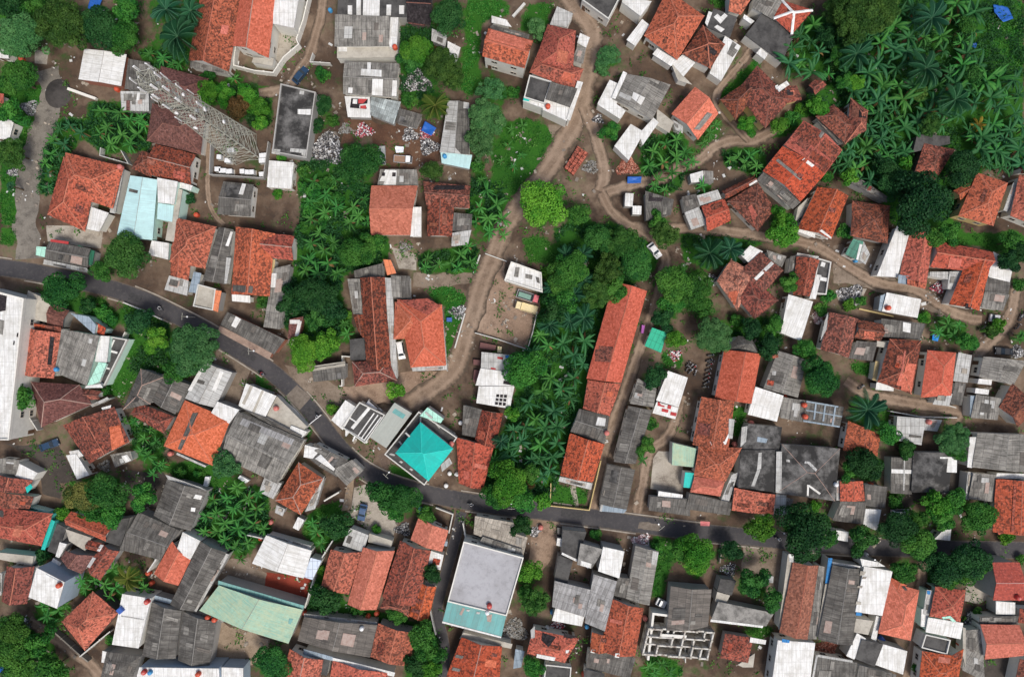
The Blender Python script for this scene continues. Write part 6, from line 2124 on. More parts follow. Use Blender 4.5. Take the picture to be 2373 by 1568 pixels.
# ------------------------------------------------------------------ houses
def centroid(p): return (sum(a for a, b in p)/len(p), sum(b for a, b in p)/len(p))
for hd in houses:
    first = next(p for p in hd['parts'] if p[0] != 'p')
    c = W(*centroid(first[4]), first[2])
    h = empty(hd['name'], (c.x, c.y, 0)); tag(h, hd['label'], hd['name'].replace('_', ' '))
    t0 = len(TRI['f'])
    _CURW = wl = []
    for kind, mat, hh, rise, pts in hd['parts']:
        if kind == 'p': continue
        if kind == 'G': grid_frame(h, hh, pts)
        else: make_roof(h, kind, mat, hh, rise, pts, hd['wall'])
    finish_house(h, hd['wall'], wl)
    # sheets and panels on this house's roofs; some black ones paint shade inside holes
    patches = [p for p in hd['parts'] if p[0] == 'p']
    # weathered replacement sheets and re-laid areas of tile, different on every roof
    pr = random.Random(hd['label'])
    for kind, mat, hh, rise, pts in hd['parts']:
        mt = mat.split('/')[0]
        if kind not in 'ghs' or len(pts) != 4: continue
        if mt in ('G', 'g', 'l', 'l2', 'br', 'br2'): cnt, opts = pr.choice([1, 2, 3, 4]), {'G': ['g', 'br2', 'pk', 'c3', 'g'], 'g': ['G', 'l', 'pk', 'br2'], 'br2': ['G', 'g', 'pk']}.get(mt, ['g', 'br', 'pk', 'G'])
        elif mt in ('O', 'd', 'r'): cnt, opts = pr.choice([0, 0, 1, 1, 2]), {'O': ['d', 'o', 'd'], 'd': ['O', 'k', 'rb'], 'r': ['d', 'O']}[mt]
        else: continue
        for _ in range(cnt):
            L0, L1 = max(8, math.dist(pts[0], pts[1])), max(8, math.dist(pts[1], pts[2]))
            ds, dt = min(.4, pr.choice([9, 10, 19, 28])/L0), min(.4, pr.choice([12, 17, 30])/L1)
            s0, t0_ = pr.uniform(.06, .92-ds), pr.choice([pr.uniform(.06, max(.07, .46-dt)), pr.uniform(.54, max(.55, .92-dt))]) if kind == 'g' else pr.uniform(.08, .9-dt)
            P_ = lambda s, t: ((pts[0][0]*(1-s)+pts[1][0]*s)*(1-t)+(pts[3][0]*(1-s)+pts[2][0]*s)*t, (pts[0][1]*(1-s)+pts[1][1]*s)*(1-t)+(pts[3][1]*(1-s)+pts[2][1]*s)*t)
            patches.insert(0, ('p', pr.choice(opts), 0, 0, [P_(s0, t0_), P_(s0+ds, t0_), P_(s0+ds, t0_+dt), P_(s0, t0_+dt)]))
    if patches:
        f = TRI['f'][t0:]
        bv = BVHTree.FromPolygons(TRI['v'], f)
        cam = Vector((0, 0, H))
        for k, (_, mat, _, _, pts) in enumerate(patches):
            if len(pts) == 4:
                a, b, cc, d = pts; n1 = max(1, min(8, int(math.dist(a, b)/8))); n2 = max(1, min(8, int(math.dist(b, cc)/8)))
                grid = [[(a[0]*(1-s)*(1-t)+b[0]*s*(1-t)+cc[0]*s*t+d[0]*(1-s)*t, a[1]*(1-s)*(1-t)+b[1]*s*(1-t)+cc[1]*s*t+d[1]*(1-s)*t)
                         for s in [i/n1 for i in range(n1+1)]] for t in [j/n2 for j in range(n2+1)]]
            else: grid = [pts]
            hits = [[bv.ray_cast(cam, (W(x, y)-cam).normalized())[0] for x, y in row] for row in grid]
            zs = [p.z for row in hits for p in row if p is not None]
            if not zs: continue
            zm = sorted(zs)[len(zs)//2]
            lift = .055+.011*(k % 9)
            up = Vector((0, 0, lift))
            P = [[(p if p is not None and abs(p.z-zm) < 1.6 else W(*grid[j][i], zm))+up for i, p in enumerate(row)] for j, row in enumerate(hits)]
            mb = MB()
            if len(pts) == 4:
                n2, n1 = len(P)-1, len(P[0])-1
                L1 = (P[0][-1]-P[0][0]).length; L2 = (P[-1][0]-P[0][0]).length
                hm = [[p is not None and abs(p.z-zm) < 1.6 for p in row] for row in hits]
                okq = lambda j, i: hm[j][i] and hm[j+1][i] and hm[j][i+1] and hm[j+1][i+1]
                anyq = any(okq(j, i) for j in range(n2) for i in range(n1))
                for j in range(n2):
                    for i in range(n1):
                        if anyq and not okq(j, i): continue
                        q = [P[j][i], P[j+1][i], P[j+1][i+1], P[j][i+1]]
                        uv = [(L1*i/n1, L2*j/n2), (L1*i/n1, L2*(j+1)/n2), (L1*(i+1)/n1, L2*(j+1)/n2), (L1*(i+1)/n1, L2*j/n2)]
                        if (q[1]-q[0]).cross(q[3]-q[0]).z < 0: q = q[::-1]; uv = uv[::-1]
                        mb.face(q, uv)
            else:
                q = P[0]
                if not ccw(q): q = q[::-1]
                mb.face(q)
            o = mb.build('roof_panel', M[mat], h)
            solid(o, .04)
print('houses', len(houses), 'tris', len(TRI['f']))
ALLBVH = BVHTree.FromPolygons(TRI['v'], TRI['f'])
CAM = Vector((0, 0, H))
def drop(gx, gy):
    hit = ALLBVH.ray_cast(CAM, (W(gx, gy)-CAM).normalized())[0]
    return hit if hit is not None else W(gx, gy, 0)
def on_roof(x, y):
    return ALLBVH.ray_cast(Vector((x, y, 60)), Vector((0, 0, -1)))[0]

# ------------------------------------------------------------------ ground, roads, yards
ROAD = [(-60, 612), (0, 619), (70, 629), (140, 642), (210, 657), (285, 676), (340, 697), (400, 726), (467, 760), (550, 809), (633, 862), (690, 915),
        (735, 968), (775, 1023), (815, 1068), (862, 1101), (920, 1126), (1000, 1146), (1075, 1160), (1135, 1169), (1200, 1177), (1291, 1188), (1375, 1199),
        (1458, 1211), (1582, 1228), (1700, 1240), (1799, 1250), (1949, 1264), (2049, 1269), (2215, 1272), (2440, 1275)]
SLANE = tl(1, 2, '835 420 815 520 790 620 745 780 700 940 665 1080 680 1200 712 1310 722 1420 705 1520 690 1640 700 1800')
LANES = [
    ('dirt_lane', 4.3, tl(1, 0, '1540 -60 1600 20 1690 120 1760 220 1735 330 1715 440 1700 560 1680 690 1640 830 1550 980 1480 1110 1400 1230 1310 1340 1230 1430 1180 1520 1120 1600')+tl(1, 1, '1080 150 1020 300 960 450 920 600 870 740 835 880 780 1010 680 1100 560 1180 440 1260 300 1330')),
    ('dirt_lane', 2.7, tl(1, 0, '1685 740 1730 850 1780 980 1820 1120 1832 1240 1800 1330')),
    ('dirt_lane', 2.6, tl(1, 0, '1830 1340 1930 1310 2080 1270 2200 1260')+tl(2, 0, '0 1150 120 1120 200 1030 300 985 400 970 470 985 560 940 640 900 720 860')),
    ('dirt_lane', 1.6, tl(2, 0, '460 980 380 890 290 800 230 720 230 650 330 530 430 410 510 300')),
    ('dirt_lane', 2.4, tl(1, 0, '1810 1340 1850 1430 1900 1500 1980 1560')+tl(1, 1, '2080 20 2190 110 2265 220 2235 340 2210 460 2180 560 2140 680 2085 820 2040 960 2000 1080 1950 1220 1890 1380 1830 1560')+tl(1, 2, '1790 160 1755 300 1745 420')),
    ('dirt_lane', 2.2, tl(0, 0, '2250 -60 2230 120 2190 260 2150 400 2070 500 2020 600 1900 640 1800 650')),
    ('gravel_lane', 5.0, tl(0, 0, '330 480 370 620 330 800 270 960 220 1120 190 1300 180 1500')+tl(0, 1, '190 60 200 160 205 230')),
    ('dirt_lane', 1.2, tl(0, 0, '1440 1000 1450 1120 1440 1260 1450 1400 1490 1500 1560 1560')),
    ('dirt_lane', 2.4, tl(2, 1, '-100 20 150 20 450 60 620 80 800 110 960 150 1060 220 1180 300 1290 370 1420 420 1640 440 1800 560 1950 640 2080 650')),
    ('dirt_lane', 2.6, tl(2, 1, '2320 420 2290 600 2230 730 2120 820 2030 920 1990 1060 1950 1180 1920 1300 1890 1350')),
    ('dirt_lane', 2.6, tl(2, 1, '1930 1290 1700 1250 1450 1210 1250 1160 1130 1080')),
    ('dirt_lane', 2.2, tl(1, 1, '2370 1180 2330 1330 2270 1480')+tl(1, 2, '2140 -20 2110 150 2080 300 2055 430')),
    ('dirt_lane', 2.2, tl(2, 2, '1670 760 1660 900 1650 1060 1620 1220 1590 1400 1560 1567 1540 1640')),
    ('dirt_lane', 2.6, tl(0, 2, '200 1180 330 1250 470 1360 600 1450 700 1560')),
]
def smooth_line(p, it=2):
    for _ in range(it):
        q = [p[0]]
        for a, b in zip(p, p[1:]):
            q += [(a[0]*.75+b[0]*.25, a[1]*.75+b[1]*.25), (a[0]*.25+b[0]*.75, a[1]*.25+b[1]*.75)]
        p = q+[p[-1]]
    return p
def ribbon(name, pts, width, mat, z, wob=.0, kind='structure'):
    p = [W(*q) for q in smooth_line(pts)]
    mb = MB(); u = 0; prev = None
    for i, a in enumerate(p):
        d = (p[min(i+1, len(p)-1)]-p[max(0, i-1)]); d.normalize(); s = Vector((-d.y, d.x, 0))
        if i: u += (a-p[i-1]).length
        n1 = 1+wob*noise.noise(a*.35); n2 = 1+wob*noise.noise(a*.35+Vector((50, 0, 0)))
        row = [a+s*width/2*n1, a+s*width/6, a-s*width/6, a-s*width/2*n2]
        row = [Vector((q.x, q.y, z)) for q in row]
        if prev:
            for k in range(3):
                mb.face([prev[0][k+1], row[k+1], row[k], prev[0][k]],
                        [((k+1)/3, prev[1]), ((k+1)/3, u), (k/3, u), (k/3, prev[1])])
        prev = (row, u)
    return tag(mb.build(name, mat, None), kind=kind)

def ground_mats():
    n = N('bare_earth'); oc = n.coord('Object', rnd=False)
    a = n.noise(oc, .045, 5, .6); b = n.noise(oc, .5, 6, .72); c = n.noise(oc, 3.0, 3, .7)
    col = n.mix(n.ramp(a, .38, .64), (.060, .040, .029), (.118, .080, .056))
    col = n.mix(n.math('MULTIPLY', n.ramp(b, .46, .7), .7), col, (.036, .031, .027))
    col = n.mix(n.math('MULTIPLY', n.ramp(c, .6, .78), .45), col, (.24, .21, .175))
    g = n.n('ShaderNodeAttribute', attribute_name='grass')
    gk = n.math('ADD', g.outputs['Fac'], n.math('MULTIPLY', n.math('SUBTRACT', b, .5), 1.5))
    gc = n.mix(n.ramp(c, .35, .7), (.018, .080, .010), (.046, .155, .018))
    gc = n.mix(n.ramp(a, .4, .65), gc, (.022, .085, .012))
    wild = n.math('MULTIPLY', n.ramp(n.noise(oc, .11, 4, .6), .52, .64), .55)
    gk = n.math('MAXIMUM', n.ramp(gk, .38, .62), n.math('MULTIPLY', wild, n.ramp(b, .45, .6)))
    col = n.mix(n.ramp(n.noise(oc, .09, 5, .65), .46, .62), col, n.mix(n.ramp(b, .35, .6), (.135, .096, .068), (.205, .150, .108)))
    col = n.mix(gk, col, gc)
    n.bump(b, .6, .15)
    M['ground'] = n.done(col, .95, .1)
    def earth(nm, c0, c1, c2, ruts=False, s=.5):
        n = N(nm); oc = n.coord('Object', rnd=False)
        b = n.noise(oc, s, 6, .72); c = n.noise(oc, 3.2, 3, .7); a = n.noise(oc, .12, 4, .6)
        col = n.mix(n.ramp(a, .38, .65), c0, c1)
        col = n.mix(n.math('MULTIPLY', n.ramp(b, .47, .66), .8), col, c2)
        col = n.mix(n.math('MULTIPLY', n.ramp(c, .54, .72), .45), col, tuple(min(1, x*1.6) for x in c1))
        if ruts:
            uv = n.coord('UV', rnd=False); sx = n.n('ShaderNodeSeparateXYZ'); n.l(uv, sx.inputs[0])
            w = n.math('ABSOLUTE', n.math('SUBTRACT', n.math('ABSOLUTE', n.math('SUBTRACT', sx.outputs[0], .5)), .22))
            w2 = n.math('ADD', w, n.math('MULTIPLY', n.math('SUBTRACT', b, .5), .16))
            col = n.mix(n.math('MULTIPLY', n.ramp(w2, .03, .12, (1, 1, 1), (0, 0, 0)), .32), col, tuple(min(1, x*1.4) for x in c1))
            ed = n.math('ADD', n.math('ABSOLUTE', n.math('SUBTRACT', sx.outputs[0], .5)), n.math('MULTIPLY', n.math('SUBTRACT', n.noise(oc, .8, 5, .7), .5), .55))
            col = n.mix(n.ramp(ed, .33, .47), col, (.085, .065, .048))
        n.bump(b, .5, .1)
        return n.done(col, .95, .1)
    M['lane'] = earth('packed_dirt', (.195, .138, .098), (.265, .198, .146), (.125, .088, .062), True)
    M['glane'] = earth('grey_gravel', (.15, .135, .115), (.215, .195, .165), (.085, .075, .066))
    M['sF'] = earth('trodden_field', (.21, .142, .10), (.33, .24, .175), (.12, .08, .058))
    M['sD'] = earth('bare_dirt', (.16, .122, .09), (.24, .192, .148), (.105, .08, .06))
    M['sd'] = M['sD']
    M['sR'] = earth('reddish_dirt', (.085, .045, .030), (.15, .085, .052), (.055, .036, .028))
    M['sRC'] = earth('red_painted_floor', (.19, .035, .022), (.26, .052, .032), (.13, .03, .02), s=.25)
    M['sS'] = earth('sandy_soil', (.24, .18, .125), (.31, .245, .18), (.17, .125, .085))
    M['sC'] = earth('worn_concrete', (.30, .265, .22), (.39, .355, .30), (.155, .13, .105), s=.35)
    M['sA'] = earth('dark_wet_soil', (.055, .047, .041), (.08, .068, .058), (.04, .035, .032))
    M['sB'] = earth('brown_paving', (.14, .10, .078), (.175, .13, .10), (.11, .08, .062), s=1.2)
    # asphalt
    n = N('asphalt'); oc = n.coord('Object', rnd=False); uv = n.coord('UV', rnd=False)
    a = n.noise(oc, .12, 4, .6); b = n.noise(oc, 1.4, 5, .7)
    col = n.mix(n.ramp(a, .4, .62), (.046, .044, .048), (.068, .064, .066))
    col = n.mix(n.math('MULTIPLY', n.ramp(b, .52, .75), .5), col, (.13, .118, .105))
    sx = n.n('ShaderNodeSeparateXYZ'); n.l(uv, sx.inputs[0])
    e = n.math('ABSOLUTE', n.math('SUBTRACT', sx.outputs[0], .5))
    e = n.math('ADD', e, n.math('MULTIPLY', n.math('SUBTRACT', b, .5), .18))
    col = n.mix(n.math('MULTIPLY', n.ramp(e, .43, .5), .8), col, (.15, .12, .09))
    n.bump(b, .3, .04)
    M['asphalt'] = n.done(col, .85, .25)
    M['kerb'] = m_slab('kerb_concrete', (.34, .30, .25), .55, (.16, .13, .10), .6)
ground_mats()

# vegetated areas (plan polygons) drive the grass on the single ground sheet
def inpoly(X, Y, poly):
    res = np.zeros(X.shape, bool); n = len(poly)
    for i in range(n):
        x1, y1 = poly[i]; x2, y2 = poly[(i+1) % n]
        c = ((y1 > Y) != (y2 > Y)) & (X < (x2-x1)*(Y-y1)/((y2-y1) or 1e-9)+x1)
        res ^= c
    return res
gx = np.concatenate([[-4000, -1200, -400, -200], np.arange(-135, 135.1, 1.0), [200, 400, 1200, 4000]])
gy = np.concatenate([[-4000, -1200, -400, -160], np.arange(-95, 95.1, 1.0), [160, 400, 1200, 4000]])
GX, GY = np.meshgrid(gx, gy)
grass = np.zeros(GX.shape)
UNDER = [[(W(*p).x, W(*p).y) for p in u[2]] for u in under]
for poly in UNDER+[[(W(*p).x, W(*p).y) for p in f[4]] for f in fills]: grass[inpoly(GX, GY, poly)] = 1.0
for kind, x, y, r, *_ in trees_:
    c = W(x, y); d = np.hypot(GX-c.x, GY-c.y); grass = np.maximum(grass, np.clip(1.25-d/(r/30*1.2), 0, .7))
for _ in range(2):
    g2 = grass.copy(); g2[1:-1, 1:-1] = (grass[1:-1, 1:-1]*2+grass[:-2, 1:-1]+grass[2:, 1:-1]+grass[1:-1, :-2]+grass[1:-1, 2:])/6; grass = g2
ny, nx = GX.shape
Vg = np.stack([GX.ravel(), GY.ravel(), np.zeros(nx*ny)], 1)
idx = np.arange(nx*ny).reshape(ny, nx)
Fg = np.stack([idx[:-1, :-1], idx[:-1, 1:], idx[1:, 1:], idx[1:, :-1]], -1).reshape(-1, 4)
me = bpy.data.meshes.new('ground'); me.vertices.add(nx*ny); me.vertices.foreach_set('co', Vg.astype(np.float32).ravel())
me.loops.add(len(Fg)*4); me.loops.foreach_set('vertex_index', Fg.astype(np.int32).ravel())
me.polygons.add(len(Fg)); me.polygons.foreach_set('loop_start', np.arange(0, len(Fg)*4, 4, dtype=np.int32)); me.update(calc_edges=True)
at = me.attributes.new('grass', 'FLOAT', 'POINT'); at.data.foreach_set('value', grass.ravel().astype(np.float32))
me.materials.append(M['ground'])
tag(link(bpy.data.objects.new('ground', me)), kind='structure')

LV = []
def level(pts, pad=0):
    x0, x1 = min(p[0] for p in pts)-pad, max(p[0] for p in pts)+pad; y0, y1 = min(p[1] for p in pts)-pad, max(p[1] for p in pts)+pad
    l = 1+max([b[4] for b in LV if b[0] < x1 and b[1] > x0 and b[2] < y1 and b[3] > y0], default=0)
    LV.append((x0, x1, y0, y1, l)); return l*.005
for mat, pts, nm in sheets:
    q = [W(*p) for p in pts]
    # ragged outline
    out = []
    for a, b in zip(q, q[1:]+q[:1]):
        k = max(1, int((b-a).length/1.0))
        for i in range(k):
            p = a.lerp(b, i/k); nv = noise.noise_vector(p*.45)*(.15 if mat in ('C', 'RC', 'B') else .7); out.append((p.x+nv.x, p.y+nv.y))
    z = level([(p[0], p[1]) for p in out])
    mb = MB(); f = [(x, y, z) for x, y in out]
    mb.face(f if ccw(f) else f[::-1]); tag(mb.build(nm, M['s'+mat], None), kind='structure')
for nm, wd, pts in LANES:
    z = level([(W(*p).x, W(*p).y) for p in pts], 2); ribbon(nm, pts, wd*1.15, M['glane' if 'gravel' in nm else 'lane'], z, .38)
zr = level([(-120, -60), (120, 60)], 9)
ribbon('road', SLANE, 2.5, M['asphalt'], zr, .06)
ribbon('road', ROAD, 4.1, M['asphalt'], zr+.006, .04)
def m_patch():
    n = N('road_patch'); oc = n.coord('Object', rnd=False); b = n.noise(oc, 1.2, 5, .7)
    M['rpatch'] = n.done(n.mix(n.ramp(b, .4, .65), (.135, .112, .092), (.20, .17, .14)), .9, .2)
    n = N('tar_repair'); oc = n.coord('Object', rnd=False); b = n.noise(oc, 1.5, 5, .7)
    M['rtar'] = n.done(n.mix(n.ramp(b, .4, .65), (.034, .033, .035), (.06, .057, .057)), .8, .3)
m_patch()
for x0, y0, x1, y1, w0, mt in ((676, 905, 706, 934, 3.9, 'rpatch'), (716, 944, 728, 958, 3.9, 'rtar'), (300, 683, 330, 692, 1.8, 'rtar'), (560, 815, 590, 834, 1.5, 'rtar'), (1065, 1155, 1110, 1166, 2.4, 'rtar'),
                               (1300, 1187, 1350, 1194, 2.0, 'rtar'), (1480, 1215, 1530, 1221, 1.6, 'rpatch'), (1640, 1232, 1690, 1238, 2.2, 'rtar'), (120, 638, 150, 643, 1.6, 'rpatch'), (1880, 1255, 1940, 1261, 1.7, 'rtar')):
    a, b = W(x0, y0), W(x1, y1); d = (b-a).normalized(); s = Vector((-d.y, d.x, 0))*w0/2; off = Vector((-d.y, d.x, 0))*R.uniform(-.5, .5)*(w0 < 3)
    mb = MB(); k = 12; L = [a.lerp(b, i/k)+s+off+noise.noise_vector(a.lerp(b, i/k)*.9)*.3 for i in range(k+1)]; Q = [a.lerp(b, i/k)-s+off+noise.noise_vector(a.lerp(b, i/k)*.9+s)*.3 for i in range(k+1)]
    f = [Vector((p.x, p.y, zr+.011)) for p in Q+L[::-1]]
    mb.face(f if ccw(f) else f[::-1]); tag(mb.build('road_patch', M[mt], None), kind='structure')
# kerbs along both sides with gaps at junctions
kp = [W(*q) for q in smooth_line(ROAD)]
def kerb(side, i0, i1):
    mb = MB()
    seg = kp[i0:i1]
    if len(seg) < 2: return
    rows = []
    for i, a in enumerate(seg):
        d = seg[min(i+1, len(seg)-1)]-seg[max(0, i-1)]; d.normalize(); s = Vector((-d.y, d.x, 0))*side
        w0 = 2.12+.06*noise.noise(a*.3); rows.append((a+s*w0, a+s*(w0+.3)))
    for (a, b), (c, d) in zip(rows, rows[1:]):
        z = Vector((0, 0, zr+.12)); lo = Vector((0, 0, -.02))
        f = [(a+z, c+z, d+z, b+z), (a+lo, c+lo, c+z, a+z), (d+lo, b+lo, b+z, d+z)]
        for q in f: mb.face(q if side < 0 else q[::-1])
    tag(mb.build('kerb', M['kerb'], None), kind='structure')
n = len(kp)
def at_x(x): return min(range(n), key=lambda i: abs(kp[i].x-W(x, 0).x))
for side, spans in ((1, [(-40, 40), (95, 260), (300, 640), (690, 760), (800, 1010), (1060, 1250), (1290, 1340), (1420, 1660), (1900, 2060)]),
                    (-1, [(60, 180), (250, 420), (520, 640), (660, 790), (850, 905), (930, 1030), (1080, 1240), (1300, 1500), (1600, 1800), (1860, 2000), (2160, 2373)])):
    for a, b in spans: kerb(side, at_x(a), at_x(b))

# ------------------------------------------------------------------ walls / fences
for col, hh, th, pts, label in walls_:
    p = [W(*q) for q in pts]; mb = MB()
    name = 'fence' if 'fence' in label else 'plank' if 'plank lying' in label else 'kerb_wall' if 'kerb' in label else 'boundary_wall'
    for i in range(len(p)-1):
        a, b = p[i], p[i+1]; d = (b-a).normalized(); s = Vector((-d.y, d.x, 0))*th/2
        e = d*th*.5 if i else Vector((0, 0, 0))
        hz = hh-.003*i
        mb.prism([(a-s-e)[:2], (b-s)[:2], (b+s)[:2], (a+s-e)[:2]], -.02, hz)
        if hh > 1.3 and 'fence' not in label:
            k = int((b-a).length/4)
            for j in range(1, k+1):
                c = a.lerp(b, j/(k+1)); r = th*.5+.06; mb.box(c.x-r, c.x+r, c.y-r, c.y+r, 0, hh+.08+.002*j)
    mb.prism([(p[0].x-.01, p[0].y-.01), (p[0].x+.01, p[0].y-.01), (p[0].x+.01, p[0].y+.01), (p[0].x-.01, p[0].y+.01)], 0, hh-.01)
    tag(mb.build(name, M['W'+{'l': 'l'}.get(col, col)], None), label, name.replace('_', ' '))

# ------------------------------------------------------------------ water tanks and drums
def tank_mesh(square):
    b = MB()
    if square: b.box(-.6, .6, -.6, .6, 0, .9)
    else: b.lathe([(0, 0), (.56, 0), (.58, .25), (.55, .30), (.58, .35), (.58, .6), (.55, .65), (.58, .7), (.57, 1.0), (.42, 1.2), (.24, 1.27)], 16)
    body = b
    l = MB(); l.lathe([(.26, 1.22), (.26, 1.32), (.18, 1.36), (0, 1.38)], 12) if not square else l.box(-.45, .45, -.45, .45, .9, .98)
    return body, l
TK = {}
for gx_, gy_, col, label in tanks:
    mat = {'o': 'Porange', 'r': 'Ptankred', 'p': 'Ptankpink', 'b': 'Ptankblue', 'w': 'Ptankwhite', 'bq': 'Pbluebox'}[col]
    p = drop(gx_, gy_)
    nm = 'water_drum' if 'drum' in label else 'water_tank' if 'tank' in label else 'tub' if 'tub' in label else 'barrel' if 'barrel' in label else 'box'
    root = empty(nm, p-Vector((0, 0, .12 if p.z > .5 else 0)), R.uniform(0, 6)); tag(root, label, nm.replace('_', ' '))
    if (col, 1) not in TK:
        a, b = tank_mesh(col == 'bq'); TK[(col, 1)] = (a.mesh('body', M[mat]), b.mesh('lid', M[mat if col != 'r' else 'Ptankpink']))
    s = .85 if col in 'bw' else 1.0
    root.scale = (s, s, s)
    link(bpy.data.objects.new('body', TK[(col, 1)][0]), root); link(bpy.data.objects.new('lid', TK[(col, 1)][1]), root)

# ------------------------------------------------------------------ vehicles
def shell(prof, wid, top_in, belt, mi=0):
    """side profile (x,z) closed, swept across the width; everything above the belt leans in"""
    mb = MB(); L, Rr = [], []
    for x, z in prof:
        w = wid/2-(top_in*max(0, z-belt))
        L.append((x, w, z)); Rr.append((x, -w, z))
    n = len(prof)
    for i in range(n):
        j = (i+1) % n; mb.face([L[i], L[j], Rr[j], Rr[i]])
    mb.face(L[::-1]); mb.face(Rr)
    return mb
WHEEL = {}
def wheels(root, xs, w, r):
    if r not in WHEEL:
        b = MB()
        prof = [(.0, -.1), (r*.6, -.1), (r*.95, -.1), (r, -.06), (r, .06), (r*.95, .1), (r*.6, .1), (0, .1)]
        b.lathe(prof, 18); t = b.mesh('tyre', M['Pblack'])
        c = MB(); c.lathe([(0, .115), (r*.3, .115), (r*.58, .104)], 12); c.lathe([(0, -.115), (r*.3, -.115), (r*.58, -.104)], 12); WHEEL[r] = (t, c.mesh('rim', M['Psilver']))
    for x in xs:
        for s in (1, -1):
            o = link(bpy.data.objects.new('wheel', WHEEL[r][0]), root); o.location = (x, s*(w/2-.1), r); o.rotation_euler = (math.pi/2, 0, 0)
            link(bpy.data.objects.new('rim', WHEEL[r][1]), o)
def glass_quads(root, quads):
    for nm, q in quads:
        mb = MB(); mb.face(q); o = link(bpy.data.objects.new(nm, mb.mesh(nm, M['glass'])), root); solid(o, .02)
def vehicle(kind, a, b, col, label):
    A, B = W(*a), W(*b); d = B-A; ang = math.atan2(d.y, d.x); c = (A+B)/2
    cat = {'minitruck': 'truck', 'pickup': 'car'}.get(kind, kind)
    if 'cart' in label: cat = 'cart'
    root = empty({'minitruck': 'small_truck', 'pickup': 'parked_car', 'car': 'parked_car', 'van': 'parked_van', 'truck': 'truck'}[kind] if cat != 'cart' else 'cart', (c.x, c.y, zr+.01 if 'road' in label else .03), ang)
    tag(root, label, cat); pm = M['P'+col]
    def parts(mb, nm, m=None, bev=.05):
        o = link(bpy.data.objects.new(nm, mb.mesh(nm, m or pm)), root)
        if bev:
            bv = o.modifiers.new('edge', 'BEVEL'); bv.width = bev; bv.segments = 2; bv.limit_method = 'ANGLE'
        return o
    if kind in ('car', 'pickup', 'van'):
        L = {'car': 3.9, 'pickup': 4.4, 'van': 4.3}[kind]; L = L if cat != 'cart' else 2.4; w = 1.68; h = L/2
        if kind == 'van': prof = [(-h, .35), (-h, 1.0), (-h+.25, 1.72), (-h+.6, 1.8), (h-1.35, 1.8), (h-.75, 1.12), (h-.1, .92), (h, .7), (h, .35)]; ws = (h-1.33, 1.78, h-.8, 1.16); rw = (-h+.02, 1.06, -h+.23, 1.66); roof = (-h+.55, h-1.4)
        else: prof = [(-h, .35), (-h, .9), (-h+.35, 1.0), (-h+.85, 1.42), (-h+1.2, 1.48), (h-1.75, 1.48), (h-1.1, .98), (h-.1, .82), (h, .65), (h, .35)]; ws = (h-1.72, 1.46, h-1.14, 1.01); rw = (-h+.38, 1.03, -h+.83, 1.39); roof = (-h+1.1, h-1.75)
        parts(shell(prof, w, .28, .95), 'body')
        def wq(x0, z0, x1, z1, off):
            y0, y1 = w/2-.28*max(0, z0-.95)-.1, w/2-.28*max(0, z1-.95)-.1
            return [(x0+off, y0, z0+.02), (x0+off, -y0, z0+.02), (x1+off, -y1, z1+.02), (x1+off, y1, z1+.02)]
        glass_quads(root, [('windscreen', wq(*ws, .02)), ('rear_window', wq(*rw, -.02)[::-1])])
        zt = 1.68 if kind == 'van' else 1.40
        for s in (1, -1):
            y0, y1 = w/2+.012, w/2-.28*(zt-.95)+.012
            q = [(roof[0]-.1, s*y0, .99), (roof[1]+.35, s*y0, .99), (roof[1], s*y1, zt), (roof[0]+.1, s*y1, zt)]
            glass_quads(root, [('side_window', q if s < 0 else q[::-1])])
            hb = MB(); hb.box(h-.06, h+.015, s*.6-.17, s*.6+.17, .58, .74); parts(hb, 'headlight', M['Psilver'], 0)
            tb = MB(); tb.box(-h-.015, -h+.06, s*.65-.13, s*.65+.13, .62, .82); parts(tb, 'tail_light', M['Pred'], 0)
        wheels(root, (-h+.75, h-.8), w, .31)
    else:
        big = kind == 'truck'; L = 5.4 if big else 4.2; w = 1.9 if big else 1.65; h = L/2; cl = 1.45 if big else 1.35; ch = 2.1 if big else 1.75
        cabc = 'pinkcab' if col == 'green' else col
        parts(shell([(h-cl, .5), (h-cl, ch), (h-.35, ch), (h-.02, 1.15), (h, .5)], w*.96, .08, 1.1), 'cab', M['P'+cabc])
        y = w*.44
        glass_quads(root, [('windscreen', [(h-.30, y, ch-.08), (h-.30, -y, ch-.08), (h-.02, -y, 1.2), (h-.02, y, 1.2)])])
        for s in (1, -1):
            q = [(h-cl+.2, s*(w*.48+.01), 1.15), (h-.25, s*(w*.48+.01), 1.15), (h-.42, s*(w*.48-.05), ch-.2), (h-cl+.2, s*(w*.48-.05), ch-.2)]
            glass_quads(root, [('side_window', q if s < 0 else q[::-1])])
            hb = MB(); hb.box(h-.05, h+.02, s*.6-.15, s*.6+.15, .62, .8); parts(hb, 'headlight', M['Psilver'], 0)
        bedm = {'wbrown': 'Pbrown', 'grey': 'Pgrey', 'green': 'Pgreen', 'yellow': 'Pyellow'}[col]
        bd = MB(); bd.box(-h, h-cl-.1, -w/2, w/2, .62, .74); sd = MB(); t = .07; bh = 1.15 if big else 1.05
        sd.box(-h, h-cl-.1, -w/2, -w/2+t, .741, bh); sd.box(-h, h-cl-.1, w/2-t, w/2, .741, bh); sd.box(-h, -h+t, -w/2+t, w/2-t, .741, bh-.01); sd.box(h-cl-.1-t, h-cl-.1, -w/2+t, w/2-t, .741, bh+.15)
        parts(bd, 'load_bed', M['Pdark' if col == 'green' else bedm], 0); parts(sd, 'bed_sides', M['Psilver' if col in ('green', 'wbrown') else bedm], 0)
        if col == 'green':
            ld = MB(); ld.box(-h+.4, h-cl-.6, -.6, .5, .745, 1.0); parts(ld, 'load', M['Pgreen'], .03)
        wheels(root, (-h+.85, h-.85), w, .38 if big else .3)
